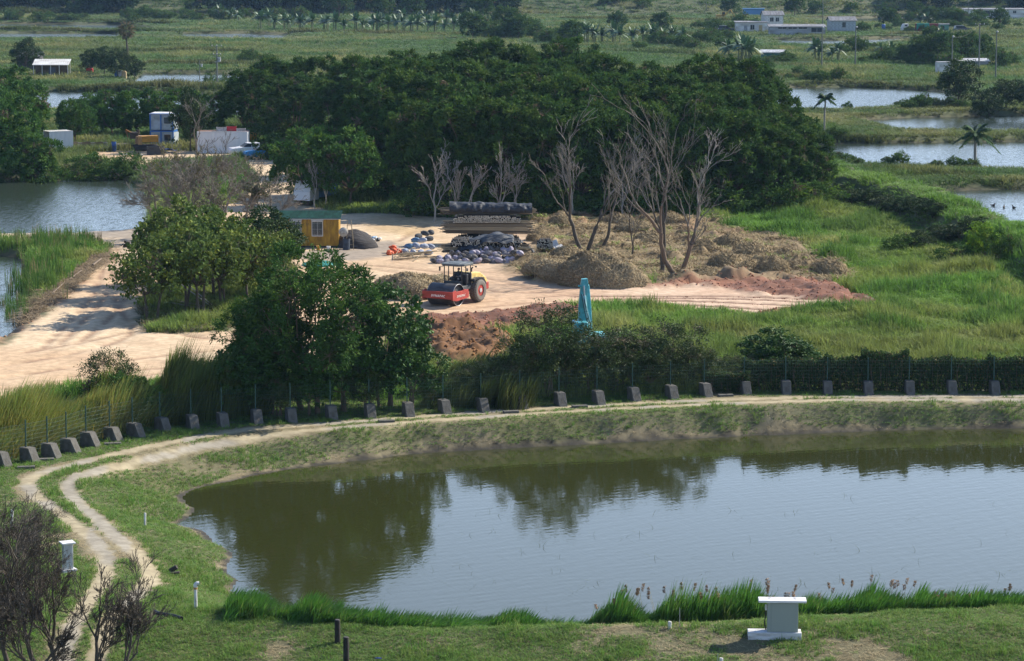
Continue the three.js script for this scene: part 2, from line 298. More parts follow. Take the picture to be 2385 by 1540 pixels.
{
  const rows = [], R = 760, Cn = 470;
  for (let i = 0; i < R; i++) { const v = lerp(1600, -30, i / (R - 1)); rows.push(FOCAL * EYE / (v - HORIZON)); }
  const front = [0.02, 30, 60, 80], rowsAll = [-300, ...front, ...rows, 1900, 2600, 4000, 7000];
  const cols = []; for (let j = 0; j < Cn; j++) cols.push(lerp(-0.25, 0.25, j / (Cn - 1)));
  const colsAll = [-3.2, -1.2, -0.6, -0.36, -0.28, ...cols, 0.28, 0.36, 0.6, 1.2, 3.2];
  const nr = rowsAll.length, nc = colsAll.length, P = new Float32Array(nr * nc * 3), Q = new Float32Array(nr * nc * 3), U = new Float32Array(nr * nc * 2), c = [0, 0, 0];
  for (let i = 0; i < nr; i++) for (let j = 0; j < nc; j++) {
    const D = rowsAll[i], x = colsAll[j] * Math.max(D, 80), z = -D, k = i * nc + j, out = D < 90 || D > 1700 || Math.abs(colsAll[j]) > 0.37;
    P[k * 3] = x; P[k * 3 + 1] = D > 1700 ? 45 : D < 80 ? -3 : H(x, z); P[k * 3 + 2] = z; U[k * 2] = x / 9; U[k * 2 + 1] = z / 9;
    if (out && D < 1700) { c[0] = 0.08; c[1] = 0.1; c[2] = 0.035; } else groundColor(x, z, c);
    Q.set(c, k * 3);
  }
  const I = new Uint32Array((nr - 1) * (nc - 1) * 6); let n = 0;
  for (let i = 0; i < nr - 1; i++) for (let j = 0; j < nc - 1; j++) { const a = i * nc + j; I.set([a, a + 1, a + nc, a + 1, a + nc + 1, a + nc], n); n += 6; }
  const g = new THREE.BufferGeometry();
  g.setAttribute('position', new THREE.BufferAttribute(P, 3)); g.setAttribute('color', new THREE.BufferAttribute(Q, 3)); g.setAttribute('uv', new THREE.BufferAttribute(U, 2));
  g.setIndex(new THREE.BufferAttribute(I, 1)); g.computeVertexNormals();
  const m = new THREE.MeshStandardMaterial({ vertexColors: true, map: tGround, bumpMap: tBump, bumpScale: 0.012, roughness: 0.95, side: THREE.DoubleSide });
  structure('ground', g, m);
}
// ---------- water ----------
const waves = (() => {
  const N = 1024, d = new Float32Array(N * N), r = rng(5), comp = [];
  for (let k = 0; k < 90; k++) { const f = Math.round(16 * Math.pow(10, r())), a = (r() - 0.5) * 2.2 + 0.5; let kx = Math.round(f * Math.cos(a)), ky = Math.round(f * Math.sin(a)); if (!kx && !ky) ky = f; comp.push([kx * 2 * Math.PI / N, ky * 2 * Math.PI / N, r() * 6.28, 1 / Math.pow(Math.hypot(kx, ky), 0.8)]); }
  let hi = -1e9, lo = 1e9;
  for (let k = 0; k < comp.length; k++) { const [kx, ky, ph, am] = comp[k]; for (let j = 0; j < N; j++) { const b = ky * j + ph; for (let i = 0; i < N; i++) d[j * N + i] += am * Math.sin(kx * i + b); } }
  for (let i = 0; i < N * N; i++) { hi = Math.max(hi, d[i]); lo = Math.min(lo, d[i]); }
  const p = new Float32Array(N * N * 4); for (let i = 0; i < N * N; i++) { const q = (d[i] - lo) / (hi - lo); p.set([q, q, q, 1], i * 4); }
  const t = new THREE.DataTexture(p, N, N, THREE.RGBAFormat, THREE.FloatType); t.wrapS = t.wrapT = THREE.RepeatWrapping; t.magFilter = THREE.LinearFilter; t.needsUpdate = true; return t;
})();
const waterMat = (bump, r, g, b, rough = 0.06) => new THREE.MeshPhysicalMaterial({ color: C(r, g, b), roughness: rough, ior: 1.333, bumpMap: waves, bumpScale: bump, side: THREE.DoubleSide });
const calm = waterMat(0.0045, 0.030, 0.034, 0.010, 0.05), breezy = waterMat(0.05, 0.030, 0.042, 0.030, 0.12);
ponds.forEach((p, k) => {
  const s = new THREE.Shape(p.a.pts.map(([x, z]) => new THREE.Vector2(x, -z))), g = new THREE.ShapeGeometry(s);
  // the sheet runs a little under the banks
  let cx = 0, cz = 0; p.a.pts.forEach(([x, z]) => { cx += x; cz += z; }); cx /= p.a.pts.length; cz /= p.a.pts.length;
  const q = g.attributes.position; for (let i = 0; i < q.count; i++) { const x = q.getX(i), z = -q.getY(i), l = Math.hypot(x - cx, z - cz), e = (l + 0.7) / l; q.setXYZ(i, cx + (x - cx) * e, p.level, cz + (z - cz) * e); }
  const u = g.attributes.uv; for (let i = 0; i < q.count; i++) u.setXY(i, q.getX(i) / 17, q.getZ(i) / 17);
  g.computeVertexNormals(); const nn = g.attributes.normal; for (let i = 0; i < nn.count; i++) nn.setXYZ(i, 0, 1, 0);
  structure(p.name + '_water', g, k === 0 ? calm : breezy);
});
// ---------- plants: leaf clouds, limbs, tufts ----------
class Leaves {
  constructor() { this.p = []; this.c = []; this.i = []; }
  leaf(o, dir, side, len, wid, col, bend = 0.15) {            // a pointed leaf or spray of leaflets, folded along its midrib
    const n = this.p.length / 3, up = dir.clone().cross(side).normalize();
    const pts = [o, o.clone().addScaledVector(dir, len * 0.45).addScaledVector(side, wid / 2).addScaledVector(up, bend * wid), o.clone().addScaledVector(dir, len).addScaledVector(up, -bend * len * 0.6), o.clone().addScaledVector(dir, len * 0.45).addScaledVector(side, -wid / 2).addScaledVector(up, bend * wid)];
    for (const q of pts) { this.p.push(q.x, q.y, q.z); this.c.push(col[0], col[1], col[2]); }
    this.i.push(n, n + 1, n + 2, n, n + 2, n + 3);
  }
  strip(pts, wids, side, col) {
    const n = this.p.length / 3;
    pts.forEach((q, k) => { for (const s of [-1, 1]) { this.p.push(q.x + side.x * wids[k] * s, q.y + side.y * wids[k] * s, q.z + side.z * wids[k] * s); this.c.push(...col); } });
    for (let k = 0; k < pts.length - 1; k++) { const a = n + k * 2; this.i.push(a, a + 1, a + 2, a + 1, a + 3, a + 2); }
  }
  build() {
    const g = new THREE.BufferGeometry();
    g.setAttribute('position', new THREE.Float32BufferAttribute(this.p, 3)); g.setAttribute('color', new THREE.Float32BufferAttribute(this.c, 3)); g.setIndex(this.i);
    return g;
  }
}
const rdir = (r) => { const z = r() * 2 - 1, a = r() * 6.283, s = Math.sqrt(1 - z * z); return V(s * Math.cos(a), z, s * Math.sin(a)); };
const gauss = (r) => (r() + r() + r() + r() - 2) * 0.87;
class Limbs {
  constructor() { this.p = []; this.n = []; this.i = []; }
  tube(pts, rad, k = 6) {
    const base = this.p.length / 3;
    for (let a = 0; a < pts.length; a++) {
      const d = (pts[Math.min(a + 1, pts.length - 1)].clone().sub(pts[Math.max(a - 1, 0)])).normalize(), s = Math.abs(d.y) > 0.9 ? V(1, 0, 0) : V(0, 1, 0), e = d.clone().cross(s).normalize(), f = d.clone().cross(e);
      for (let b = 0; b < k; b++) { const t = b / k * 6.283, q = e.clone().multiplyScalar(Math.cos(t)).addScaledVector(f, Math.sin(t)); this.p.push(pts[a].x + q.x * rad[a], pts[a].y + q.y * rad[a], pts[a].z + q.z * rad[a]); this.n.push(q.x, q.y, q.z); }
    }
    for (let a = 0; a < pts.length - 1; a++) for (let b = 0; b < k; b++) { const c = base + a * k + b, d = base + a * k + (b + 1) % k; this.i.push(c, d, c + k, d, d + k, c + k); }
  }
  limb(a, b, r0, r1, r, wob = 0.12, seg = 4, k = 6) {
    const pts = [], rad = [], L = a.distanceTo(b), off = rdir(r).multiplyScalar(L * wob);
    for (let t = 0; t <= seg; t++) { const f = t / seg; pts.push(a.clone().lerp(b, f).addScaledVector(off, Math.sin(f * Math.PI)).add(rdir(r).multiplyScalar(t && t < seg ? L * wob * 0.25 : 0))); rad.push(lerp(r0, r1, f)); }
    this.tube(pts, rad, k); return pts;
  }
  build() { const g = new THREE.BufferGeometry(); g.setAttribute('position', new THREE.Float32BufferAttribute(this.p, 3)); g.setAttribute('normal', new THREE.Float32BufferAttribute(this.n, 3)); g.setIndex(this.i); return g; }
}
const barkMat = { grey: mat(0.155, 0.138, 0.112, 0.95), dark: mat(0.085, 0.068, 0.05, 0.95), pale: mat(0.29, 0.26, 0.215, 0.95), brown: mat(0.15, 0.105, 0.07, 0.95) };
const foliage = leafy(1, 1, 1, 0.27), gloss = new THREE.MeshPhysicalMaterial({ color: C(1, 1, 1), roughness: 0.55, transmission: 0.28, thickness: 0, specularIntensity: 0.28, vertexColors: true, side: THREE.DoubleSide }), grassMat = leafy(1, 1, 1, 0.42), dryMat = leafy(1, 1, 1, 0.15);

function treeShape({ seed, h, r, lift = 0.25, lobes = 15, subs = 15, leaves = 40, len = 0.34, wid = 0.13, col = [0.05, 0.105, 0.018], vary = 0.35, brown = 0.02, trunk = 0.17, lobeR = 0.36, droop = 0.35, stems = 1, flat = 1, cloud = 0.5, broad = false }) {
  const q = rng(seed), L = new Leaves(), T = new Limbs(), cy = h * (lift + (1 - lift) * 0.52), ry = h * (1 - lift) * 0.5;
  const bases = []; for (let s = 0; s < stems; s++) { const a = q() * 6.28, d = stems > 1 ? r * 0.3 * q() : 0; bases.push(V(Math.cos(a) * d, -0.3, Math.sin(a) * d)); }
  const forks = bases.map((b) => { const f = V(b.x * 1.4 + gauss(q) * 0.3, h * lerp(lift, 0.5, 0.35), b.z * 1.4 + gauss(q) * 0.3); T.limb(b, f, trunk, trunk * 0.62, q, 0.05, 5, 8); return f; });
  for (let i = 0; i < lobes; i++) {
    const y01 = (i + 0.5) / lobes, ph = Math.acos(1 - 1.75 * y01), th = i * 2.399 + q() * 0.9, k = 0.55 + 0.35 * Math.pow(q(), 0.6);
    const c = V(Math.sin(ph) * Math.cos(th) * r * k, cy + Math.cos(ph) * ry * k * flat, Math.sin(ph) * Math.sin(th) * r * k), lr = r * lobeR * (0.75 + 0.5 * q());
    const f = forks[i % forks.length]; T.limb(f, c, trunk * 0.42, trunk * 0.1, q, 0.12, 4, 5);
    for (let s = 0; s < subs; s++) {
      const d = rdir(q); if (d.y < -0.35 && q() < 0.6) d.y *= -1; const sc = c.clone().addScaledVector(d, lr * (0.7 + 0.35 * q()));
      if (sc.y < h * lift * 0.7) continue;
      T.limb(c, sc, trunk * 0.08, trunk * 0.03, q, 0.1, 2, 3);
      const tone = 0.72 + 0.56 * q(), warm = q() < 0.26 ? 1.55 : 1, isBrown = q() < brown, cr = cloud * (0.7 + 0.6 * q());
      for (let n = 0; n < leaves; n++) {
        const o = sc.clone().add(V(gauss(q) * cr, gauss(q) * cr * 0.75, gauss(q) * cr)), out = o.clone().sub(c).normalize().multiplyScalar(0.7).add(rdir(q).multiplyScalar(0.9)); out.y -= droop * q(); out.normalize();
        const side = out.clone().cross(rdir(q)).normalize(), m = tone * (1 - vary / 2 + vary * q());
        const cc = isBrown ? [0.13 * m, 0.10 * m, 0.06 * m] : [col[0] * m * warm, col[1] * m * (warm > 1 ? 1.25 : 1), col[2] * m];
        L.leaf(o, out, side, len * (0.7 + 0.6 * q()), wid * (0.7 + 0.6 * q()), cc, broad ? 0.12 : 0.2);
      }
    }
  }
  return { crown: L.build(), wood: T.build() };
}
function treeProto(name, opts, bark = barkMat.brown, fol = foliage) {
  const s = treeShape(opts), o = new THREE.Group(); o.name = name;
  part(o, 'trunk', s.wood, bark); const c = part(o, 'crown', s.crown, fol);
  return o;
}
function plant(proto, p, label, category, group, scale = 1, turn = R0() * 6.28) {
  const c = proto.clone(); c.name = numbered(proto.name); c.position.copy(p); c.rotation.y = turn;
  if (Array.isArray(scale)) c.scale.set(...scale); else c.scale.setScalar(scale);
  c.userData = { label, category }; if (group) c.userData.group = group; scene.add(c); return c;
}
function bareShape({ seed, h, trunk = 0.16, spread = 0.55, levels = 6, lean = [0, 0], forkAt = 0.3, twig = 0.011, kids = 2.4, leaves = 0, leafCol = [0.1, 0.12, 0.03], up = 0.25, stems = 1, leafLen = 0.16 }) {
  const q = rng(seed), L = new Leaves(), stemsOut = []; let T, B;
  const grow = (p, d, len, rad, lev) => {
    const end = p.clone().addScaledVector(d, len), r1 = Math.max(twig, rad * 0.7), pts = (lev < 2 ? T : B).limb(p, end, rad, r1, q, 0.09, lev < 3 ? 5 : 3, lev < 2 ? 7 : lev < 4 ? 5 : 3);
    if (leaves && lev >= levels - 1) for (let n = 0; n < leaves; n++) { const o = pts[1 + Math.floor(q() * (pts.length - 1))].clone(), dd = rdir(q), m = 0.6 + 0.8 * q(); L.leaf(o, dd, dd.clone().cross(rdir(q)).normalize(), leafLen * (0.7 + 0.6 * q()), leafLen * 0.5, leafCol.map((c) => c * m)); }
    if (lev >= levels) return;
    const n = Math.max(2, Math.round(kids + (q() - 0.5) * 1.6));
    for (let k = 0; k < n; k++) {
      const nd = d.clone().add(rdir(q).multiplyScalar(spread * (0.6 + 0.6 * q()))); nd.y += up * (1 - d.y); nd.normalize();
      const from = k === 0 ? end : pts[Math.max(1, Math.round((0.45 + 0.5 * q()) * (pts.length - 1)))].clone();
      grow(from, nd, len * (k === 0 ? 0.78 : 0.66) * (0.75 + 0.45 * q()), r1 * (k === 0 ? 0.9 : 0.66), lev + 1);
    }
  };
  for (let s = 0; s < stems; s++) { T = new Limbs(); B = new Limbs(); stemsOut.push([T, B]); const a = s * 2.4 + q(); grow(V(stems > 1 ? Math.cos(a) * 0.25 : 0, -0.2, stems > 1 ? Math.sin(a) * 0.25 : 0), V(lean[0] + (stems > 1 ? Math.cos(a) * 0.35 : 0), 1, lean[1] + (stems > 1 ? Math.sin(a) * 0.35 : 0)).normalize(), h * forkAt * (0.85 + 0.3 * q()), trunk, 0); }
  return { stems: stemsOut.map(([t, b]) => [t.build(), b.build()]), L: leaves && L.i.length ? L.build() : null };
}
function bareTree(name, opts, p, label, category, bark, bark2, group, turn = 0) {
  const s = bareShape(opts), o = thing(name, label, category, p, turn, group);
  for (const [t, b] of s.stems) { part(o, 'trunk', t, bark); part(o, 'branches', b, bark2).userData.kind = 'stuff'; } if (s.L) part(o, 'leaves', s.L, foliage);
  return o;
}
// grass tufts
function tuft(seed, n, h, spread, wid, lean = 0.4, seg = 3, tones = [[1, 1, 1]], bias = [0, 0]) {
  const q = rng(seed), L = new Leaves();
  for (let k = 0; k < n; k++) {
    const a = q() * 6.283, d = Math.sqrt(q()) * spread, o = V(Math.cos(a) * d, -0.04 * h, Math.sin(a) * d), b = q() * 6.283, le = lean * (0.3 + q()), hh = h * (0.55 + 0.5 * q());
    const dir = V(Math.cos(b) * le + bias[0], 1, Math.sin(b) * le + bias[1]), pts = [], w = []; const side = V(-Math.sin(b + 0.6 * (q() - 0.5)), 0, Math.cos(b));
    for (let s = 0; s <= seg; s++) { const t = s / seg; pts.push(V(o.x + dir.x * hh * t * (0.4 + 0.8 * t), o.y + hh * t * (1 - 0.18 * le * t * t * 2), o.z + dir.z * hh * t * (0.4 + 0.8 * t))); w.push(wid * 0.5 * (s === seg ? 0.08 : 1 - 0.35 * t)); }
    const c = tones[Math.floor(q() * tones.length)], m = 0.75 + 0.5 * q(); L.strip(pts, w, side, c.map((x) => x * m));
  }
  return L.build();
}
function stuff(name, geo, material, list, label, category) {
  const m = new THREE.InstancedMesh(geo, material, list.length), M4 = new THREE.Matrix4(), Q = new THREE.Quaternion(), e = new THREE.Euler(), c = new THREE.Color();
  list.forEach((t, i) => { e.set(t.rx ?? 0, t.r ?? 0, t.rz ?? 0); Q.setFromEuler(e); M4.compose(V(t.x, t.y, t.z), Q, V(t.s, t.h ?? t.s, t.s)); m.setMatrixAt(i, M4); c.setRGB(...t.c); m.setColorAt(i, c); });
  m.name = numbered(name); tag(m, label, category, null, 'stuff'); m.castShadow = m.receiveShadow = true; scene.add(m); return m;
}
// ---------- grass and reeds ----------
const lushC = [0.14, 0.275, 0.038], midC = [0.22, 0.29, 0.06], dryC = [0.42, 0.34, 0.14], oliveC = [0.15, 0.165, 0.05], deepC = [0.07, 0.14, 0.03];
const mixC = (a, b, t) => a.map((v, i) => lerp(v, b[i], clamp(t, 0, 1)));
const tone = (c, m) => c.map((v) => v * m);
const pondDist = (x, z, m = 4) => { let best = -99; for (const p of ponds) best = Math.max(best, sd(p.a, x, z, m)); return best; };
const vergeL = area([[-300, 1100], [-300, 920], [0, 915], [200, 880], [400, 875], [560, 860], [600, 985], [420, 1006], [330, 1020], [200, 1050], [80, 1080]]);
const trackDist = (x, z) => Math.min(lineDist(trackA, x, z, 3), lineDist(trackB, x, z, 3));
function cells(D0, D1, k, half, fn, seed) {
  const q = rng(seed); let D = D0;
  while (D < D1) { const c = k * D; for (let x = -half * D; x < half * D; x += c) fn(x + (q() - 0.5) * c * 1.3, -(D + (q() - 0.5) * c * 1.3), c, q); D += c; }
}
{
  const meadow = [[], [], []], strawy = [[], []], turf = [[], []], dryTurf = [];
  cells(150, 1120, 0.0024, 0.24, (x, z, c, q) => {
    const D = -z; if (D > 500 && q() < 0.25) return;
    const pd = pondDist(x, z, 10); if (pd > -0.25) return;
    const ds = sandDist(x, z, 3), n1 = fbm(x * 0.3, z * 0.3, 3, 101), n2 = fbm(x * 0.045, z * 0.045, 3, 202), n3 = noise(x * 0.11, z * 0.11, 203);
    if (ds > -0.6 + n1 * 0.8) return;
    for (const r of redSoil) if (sd(r, x, z, 2) > -0.3) { return; }
    if (D < 175 && trackDist(x, z) < 2.4) return;
    if (sd(ponds[0].a, x, z, 6) > -3.4) return;
    const st = sd(straw, x, z, 3) + (n1 - 0.5) * 3, y = H(x, z);
    if (st > 0) { if (q() < 0.62) strawy[q() < 0.5 ? 0 : 1].push({ x, y, z, s: (0.75 + 0.5 * q()) * Math.min(c, 0.6) / 0.5, h: 0.5 + 0.5 * q(), r: q() * 6.28, c: q() < 0.12 ? tone(midC, 0.9) : tone(mixC([0.26, 0.19, 0.10], [0.43, 0.335, 0.19], q() * 0.6 + n1 * 0.4), 0.9) }); return; }
    let col, h;
    if (D < 280) {                                                        // rank meadow east of the site
      const wet = smooth(0.35, 0.65, n2 + 0.25 * (n3 - 0.5));
      col = mixC(mixC(midC, lushC, wet), dryC, 0.55 * smooth(0.62, 0.8, n3) * smooth(0.45, 0.6, n1)); const hum = noise(x * 0.42, z * 0.3, 209); col = mixC(col, [0.075, 0.165, 0.03], 0.7 * smooth(0.5, 0.8, hum)); col = mixC(col, [0.26, 0.29, 0.07], 0.6 * smooth(0.55, 0.8, noise(x * 0.2 + 40, z * 0.2, 210))); h = 0.3 + 0.4 * n3 + 0.2 * wet + 0.75 * smooth(0.45, 0.85, hum);
      if (D < 176 && x > 8) { h *= 0.8; col = mixC(col, [0.2, 0.215, 0.06], 0.45); }
    } else {
      const t = smooth(0.4, 0.62, n2);
      col = mixC(mixC([0.082, 0.165, 0.036], [0.135, 0.18, 0.046], t), dryC, 0.35 * smooth(0.6, 0.8, n3)); h = 0.55 + 0.75 * n3;
      if (pd > -9) h = Math.min(h, 0.55);
      if (pd > -3.5) { col = mixC(col, oliveC, 0.35); }
      col = mixC(col, deepC, 0.7 * smooth(0.58, 0.72, noise(x * 0.07, z * 0.15, 208)));
    }
    if (lineDist(dike, x, z, 6) < 5) { col = mixC(col, lushC, 0.7); h *= 0.55; }
    meadow[Math.floor(q() * 3)].push({ x, y, z, s: (0.8 + 0.4 * q()) * c / 0.5, h: h * (0.7 + 0.6 * q()), r: q() * 6.28, c: tone(col, 0.75 + 0.5 * q()) });
  }, 301);
  cells(88, 172, 0.00135, 0.235, (x, z, c, q) => {
    const D = -z, pd = sd(ponds[0].a, x, z, 9); if (pd > -0.35) return;
    const td = trackDist(x, z); if (td < 0.42) return;
    const n1 = fbm(x * 0.35, z * 0.35, 4, 101), n2 = noise(x * 0.9, z * 0.9, 212);
    if (td < 8 && z < -150 - 0.0 * x && D > 153) return;
    const inBank = pd > -13 || td < 4 || D < 108; if (!inBank) return;
    const green = smooth(0.76, 0.54, n1 + (noise(x * 0.25, z * 0.25, 7) - 0.5) * 0.3 + 0.3 * smooth(-0.85, -0.3, pd) + 0.14 * smooth(1.2, 0.5, td) - (D > 122 && td > 0.8 ? 0.13 : 0) - (D < 108 ? 0.06 : 0));
    const y = H(x, z);
    if (q() < green * 0.95) turf[q() < 0.5 ? 0 : 1].push({ x, y, z, s: 0.8 + 0.5 * q(), h: (0.6 + 0.8 * q()) * (0.5 + 1.3 * n2 * n2) * (q() < 0.06 ? 1.9 : 1), r: q() * 6.28, c: tone(mixC([0.105, 0.235, 0.032], [0.19, 0.25, 0.06], q()), 0.75 + 0.5 * q()) });
    else if (q() < 0.5) dryTurf.push({ x, y, z, s: 0.7 + 0.6 * q(), h: 0.5 + 0.5 * q(), r: q() * 6.28, c: tone([0.40, 0.32, 0.18], 0.7 + 0.5 * q()) });
  }, 302);
  const t3 = [tuft(1, 16, 1, 0.42, 0.045, 0.55), tuft(2, 16, 1, 0.42, 0.06, 0.7), tuft(3, 20, 1, 0.36, 0.04, 0.4)];
  t3.forEach((g, k) => stuff('meadow_grass', g, grassMat, meadow[k], ['fine tall green grass covering the fields and dikes', 'broad bladed green grass spread over fields and dikes', 'upright green grass growing across fields and dikes'][k], 'grass'));
  [tuft(5, 15, 0.62, 0.42, 0.05, 1.6, 3), tuft(6, 15, 0.5, 0.5, 0.06, 2.4, 3)].forEach((g, k) => stuff('cut_grass', g, dryMat, strawy[k], ['brown cut grass strewn round the dead trees', 'flattened straw lying round the dead trees'][k], 'straw'));
  [tuft(7, 13, 0.19, 0.13, 0.018, 0.9, 2), tuft(8, 13, 0.14, 0.16, 0.022, 1.2, 2)].forEach((g, k) => stuff('bank_grass', g, grassMat, turf[k], ['short green turf in tufts on the near banks', 'low spreading green turf on the near banks'][k], 'grass'));
  stuff('dry_grass', tuft(9, 9, 0.1, 0.16, 0.014, 2.2, 2), dryMat, dryTurf, 'bleached dry grass between the turf of the near banks', 'dry grass');
}
{
  const q = rng(404), weeds = [], shore = [], cat = [], cane = [], plume = [];
  // reeds along the near shore
  for (let i = 0; i < 6200; i++) {
    const u = 530 + q() * 2330, w = u < 700 ? 0.75 : u < 1380 ? 0.8 : u < 1420 ? 1.0 : u < 1800 ? 1.4 : u < 1930 ? 1.0 : u < 2150 ? 1.3 : 0.85, v = lerp(1484, 1440, smooth(900, 2385, u)) - 8 + (q() + q()) * (u < 1100 ? 17 : 13) + (u < 700 ? -24 * q() : 0);
    const p = G(u, v, -0.9); p.y = Math.max(H(p.x, p.z), POND - 0.25);
    shore.push({ x: p.x, y: p.y, z: p.z, s: 0.75 + 0.4 * q(), h: w * (0.6 + 0.7 * q()) * (0.45 + 1.0 * noise(p.x * 0.8, p.z * 0.8, 8)), r: q() * 0.9 - 0.45, c: tone(mixC(mixC([0.05, 0.145, 0.018], [0.10, 0.235, 0.033], q()), [0.2, 0.22, 0.06], q() < 0.1 ? 0.6 : 0), 0.8 + 0.4 * q()) });
    if (w > 0.8 && q() < 0.022) plume.push({ x: p.x + q() * 0.3, y: p.y, z: p.z, s: 1, h: w * (1.05 + 0.25 * q()), r: q() * 6.28, rz: -0.1 - 0.2 * q(), c: tone([0.30, 0.21, 0.14], 0.7 + 0.5 * q()) });
  }
  stuff('shore_reeds', tuft(15, 15, 1, 0.2, 0.036, 0.45, 4, [[1, 1, 1]], [0.35, 0]), grassMat, shore, 'bright green reeds fringing the near shore of the pond', 'reeds');
  const L = new Leaves(), q2 = rng(8); L.strip([V(0, 0, 0), V(0.02, 0.5, 0), V(0.1, 0.98, 0)], [0.008, 0.007, 0.005], V(0, 0, 1), [0.7, 0.8, 0.4]);
  for (let k = 0; k < 46; k++) { const o = V(0.1 + 0.03 * q2(), 0.93 + 0.14 * q2(), 0.03 * gauss(q2)), d = V(0.5 + 0.5 * q2(), 0.3 - 0.6 * q2(), gauss(q2) * 0.8).normalize(); L.leaf(o, d, d.clone().cross(rdir(q2)).normalize(), 0.12, 0.02, [1, 0.95, 0.9]); }
  stuff('reed_plumes', L.build(), dryMat, plume, 'brown seed plumes above the shore reeds', 'reed plumes');
  // taller reed belts along the far dikes
  const belt = [];
  [[[0, 48], [200, 50], [390, 56]], [[0, 70], [180, 71], [420, 75]], [[0, 118], [260, 120], [560, 124]], [[330, 150], [560, 152], [640, 160]], [[420, 78], [700, 76], [900, 80], [1100, 84]], [[0, 34], [300, 36], [620, 42]], [[1770, 176], [1900, 186], [2050, 196], [2200, 206]], [[1900, 262], [2100, 256], [2230, 250]], [[1880, 316], [2050, 322], [2385, 324]], [[1460, 122], [1600, 128], [1760, 148], [1900, 158]], [[1300, 46], [1500, 50], [1700, 52]], [[1480, 80], [1660, 86]], [[2080, 80], [2250, 86], [2385, 92]], [[1990, 118], [2150, 128], [2385, 132]], [[140, 205], [330, 204], [540, 214]], [[1930, 392], [2100, 402], [2250, 415], [2385, 432]]].forEach((l, k) => { const ln = smoothLine(l); for (let i = 0; i < 420; i++) { const j = Math.floor(q() * (ln.pts.length - 1)), f = q(), x = lerp(ln.pts[j][0], ln.pts[j + 1][0], f) + gauss(q) * 2.2, z = lerp(ln.pts[j][1], ln.pts[j + 1][1], f) + gauss(q) * 2.2; if (pondDist(x, z) > -0.2) continue; const D = -z, c = mixC(mixC([0.075, 0.135, 0.035], [0.14, 0.16, 0.05], noise(x * 0.08, z * 0.08, 4)), [0.26, 0.21, 0.10], 0.5 * q() * noise(x * 0.05, 3, 6)); belt.push({ x, y: H(x, z), z, s: D / 260 * (0.7 + 0.5 * q()), h: (0.8 + 0.9 * q()) * (0.5 + noise(x * 0.12, z * 0.12, 14)) * (D < 420 ? 0.62 : 1), r: q() * 6.28, c: tone(c, 0.7 + 0.5 * q()) }); } });
  stuff('dike_reeds', tuft(25, 22, 1, 0.55, 0.075, 0.4, 3), grassMat, belt, 'tall reeds and weeds in belts along the far dikes', 'reeds');
  // bulrushes in the small wet pool beside the track
  for (let i = 0; i < 400; i++) {
    const k = q(), [cu, cv, ru, rv] = k < 0.4 ? [140, 590, 75, 26] : k < 0.75 ? [85, 655, 55, 40] : k < 0.9 ? [35, 715, 40, 32] : k < 0.95 ? [46, 580, 14, 14] : [215, 585, 30, 14];
    const p = G(cu + gauss(q) * ru, cv + gauss(q) * rv, -0.5); p.y = Math.max(H(p.x, p.z), FAR - 0.2);
    cat.push({ x: p.x, y: p.y, z: p.z, s: 0.8 + 0.5 * q(), h: (1.0 + 0.9 * q()) * (k < 0.75 ? 1.05 : 0.75), r: q() * 6.28, c: tone(q() < 0.16 ? [0.26, 0.2, 0.1] : mixC([0.05, 0.14, 0.02], [0.11, 0.19, 0.035], q()), 0.75 + 0.5 * q()) });
  }
  stuff('bulrushes', tuft(16, 11, 1, 0.22, 0.035, 0.2, 4), grassMat, cat, 'tall dark green bulrushes in the pool by the dirt track', 'bulrushes');
  // cane grass behind the fence on the west side
  for (let i = 0; i < 5000; i++) {
    const u = -260 + q() * 880, v0 = u < 330 ? lerp(1076, 1004, u / 330) : lerp(1004, 975, (u - 330) / 260), v = v0 - 4 - 58 * Math.pow(q(), 0.8), p = foot(u, v); if (sd(vergeL, p.x, p.z, 3) < -1.5) continue;
    const gap = 0.38 + 0.9 * noise(p.x * 0.6, p.z * 0.6, 9), t = smooth(330, 420, u + 60 * (q() - 0.5));
    cane.push({ x: p.x, y: p.y, z: p.z, s: 0.9 + 0.5 * q(), h: (1.7 + 1.5 * q()) * gap * (u > 380 ? 1.4 : 1.1), r: q() * 0.8 - 0.4, c: tone(mixC(mixC(q() < 0.5 ? [0.13, 0.24, 0.04] : [0.2, 0.27, 0.05], [0.42, 0.34, 0.10], q() * 0.7), [0.07, 0.115, 0.026], t * 0.85), 0.75 + 0.5 * q()) });
  }
  for (let i = 0; i < 500; i++) { const u = 980 + q() * 260, v = 955 - q() * 70, p = foot(u, v); cane.push({ x: p.x, y: p.y, z: p.z, s: 0.9 + 0.5 * q(), h: (1.1 + 1.4 * q()) * (0.6 + 0.6 * smooth(980, 1180, u)), r: q() * 0.8 - 0.4, c: tone(mixC([0.05, 0.09, 0.024], [0.10, 0.125, 0.035], q()), 0.7 + 0.4 * q()) }); }
  stuff('cane_grass', tuft(17, 16, 1, 0.28, 0.035, 0.4, 5, [[1, 1, 1], [1.25, 1.05, 0.9]], [0.42, 0]), grassMat, cane, 'tall yellow green cane grass behind the concrete fence footings', 'cane grass');
  // stray stems standing in the pond
  const stems = []; for (let i = 0; i < 110; i++) { const p = G(850 + q() * 1500, 1150 + q() * 280, POND); stems.push({ x: p.x, y: POND - 0.05, z: p.z, s: 0.5 + 0.8 * q(), h: 0.12 + 0.32 * q(), r: q() * 6.28, c: [0.07, 0.10, 0.03] }); }
  stuff('water_stems', tuft(18, 3, 1, 0.09, 0.016, 0.8, 2), grassMat, stems, 'single grass stems poking out of the pond water', 'water weeds');
}

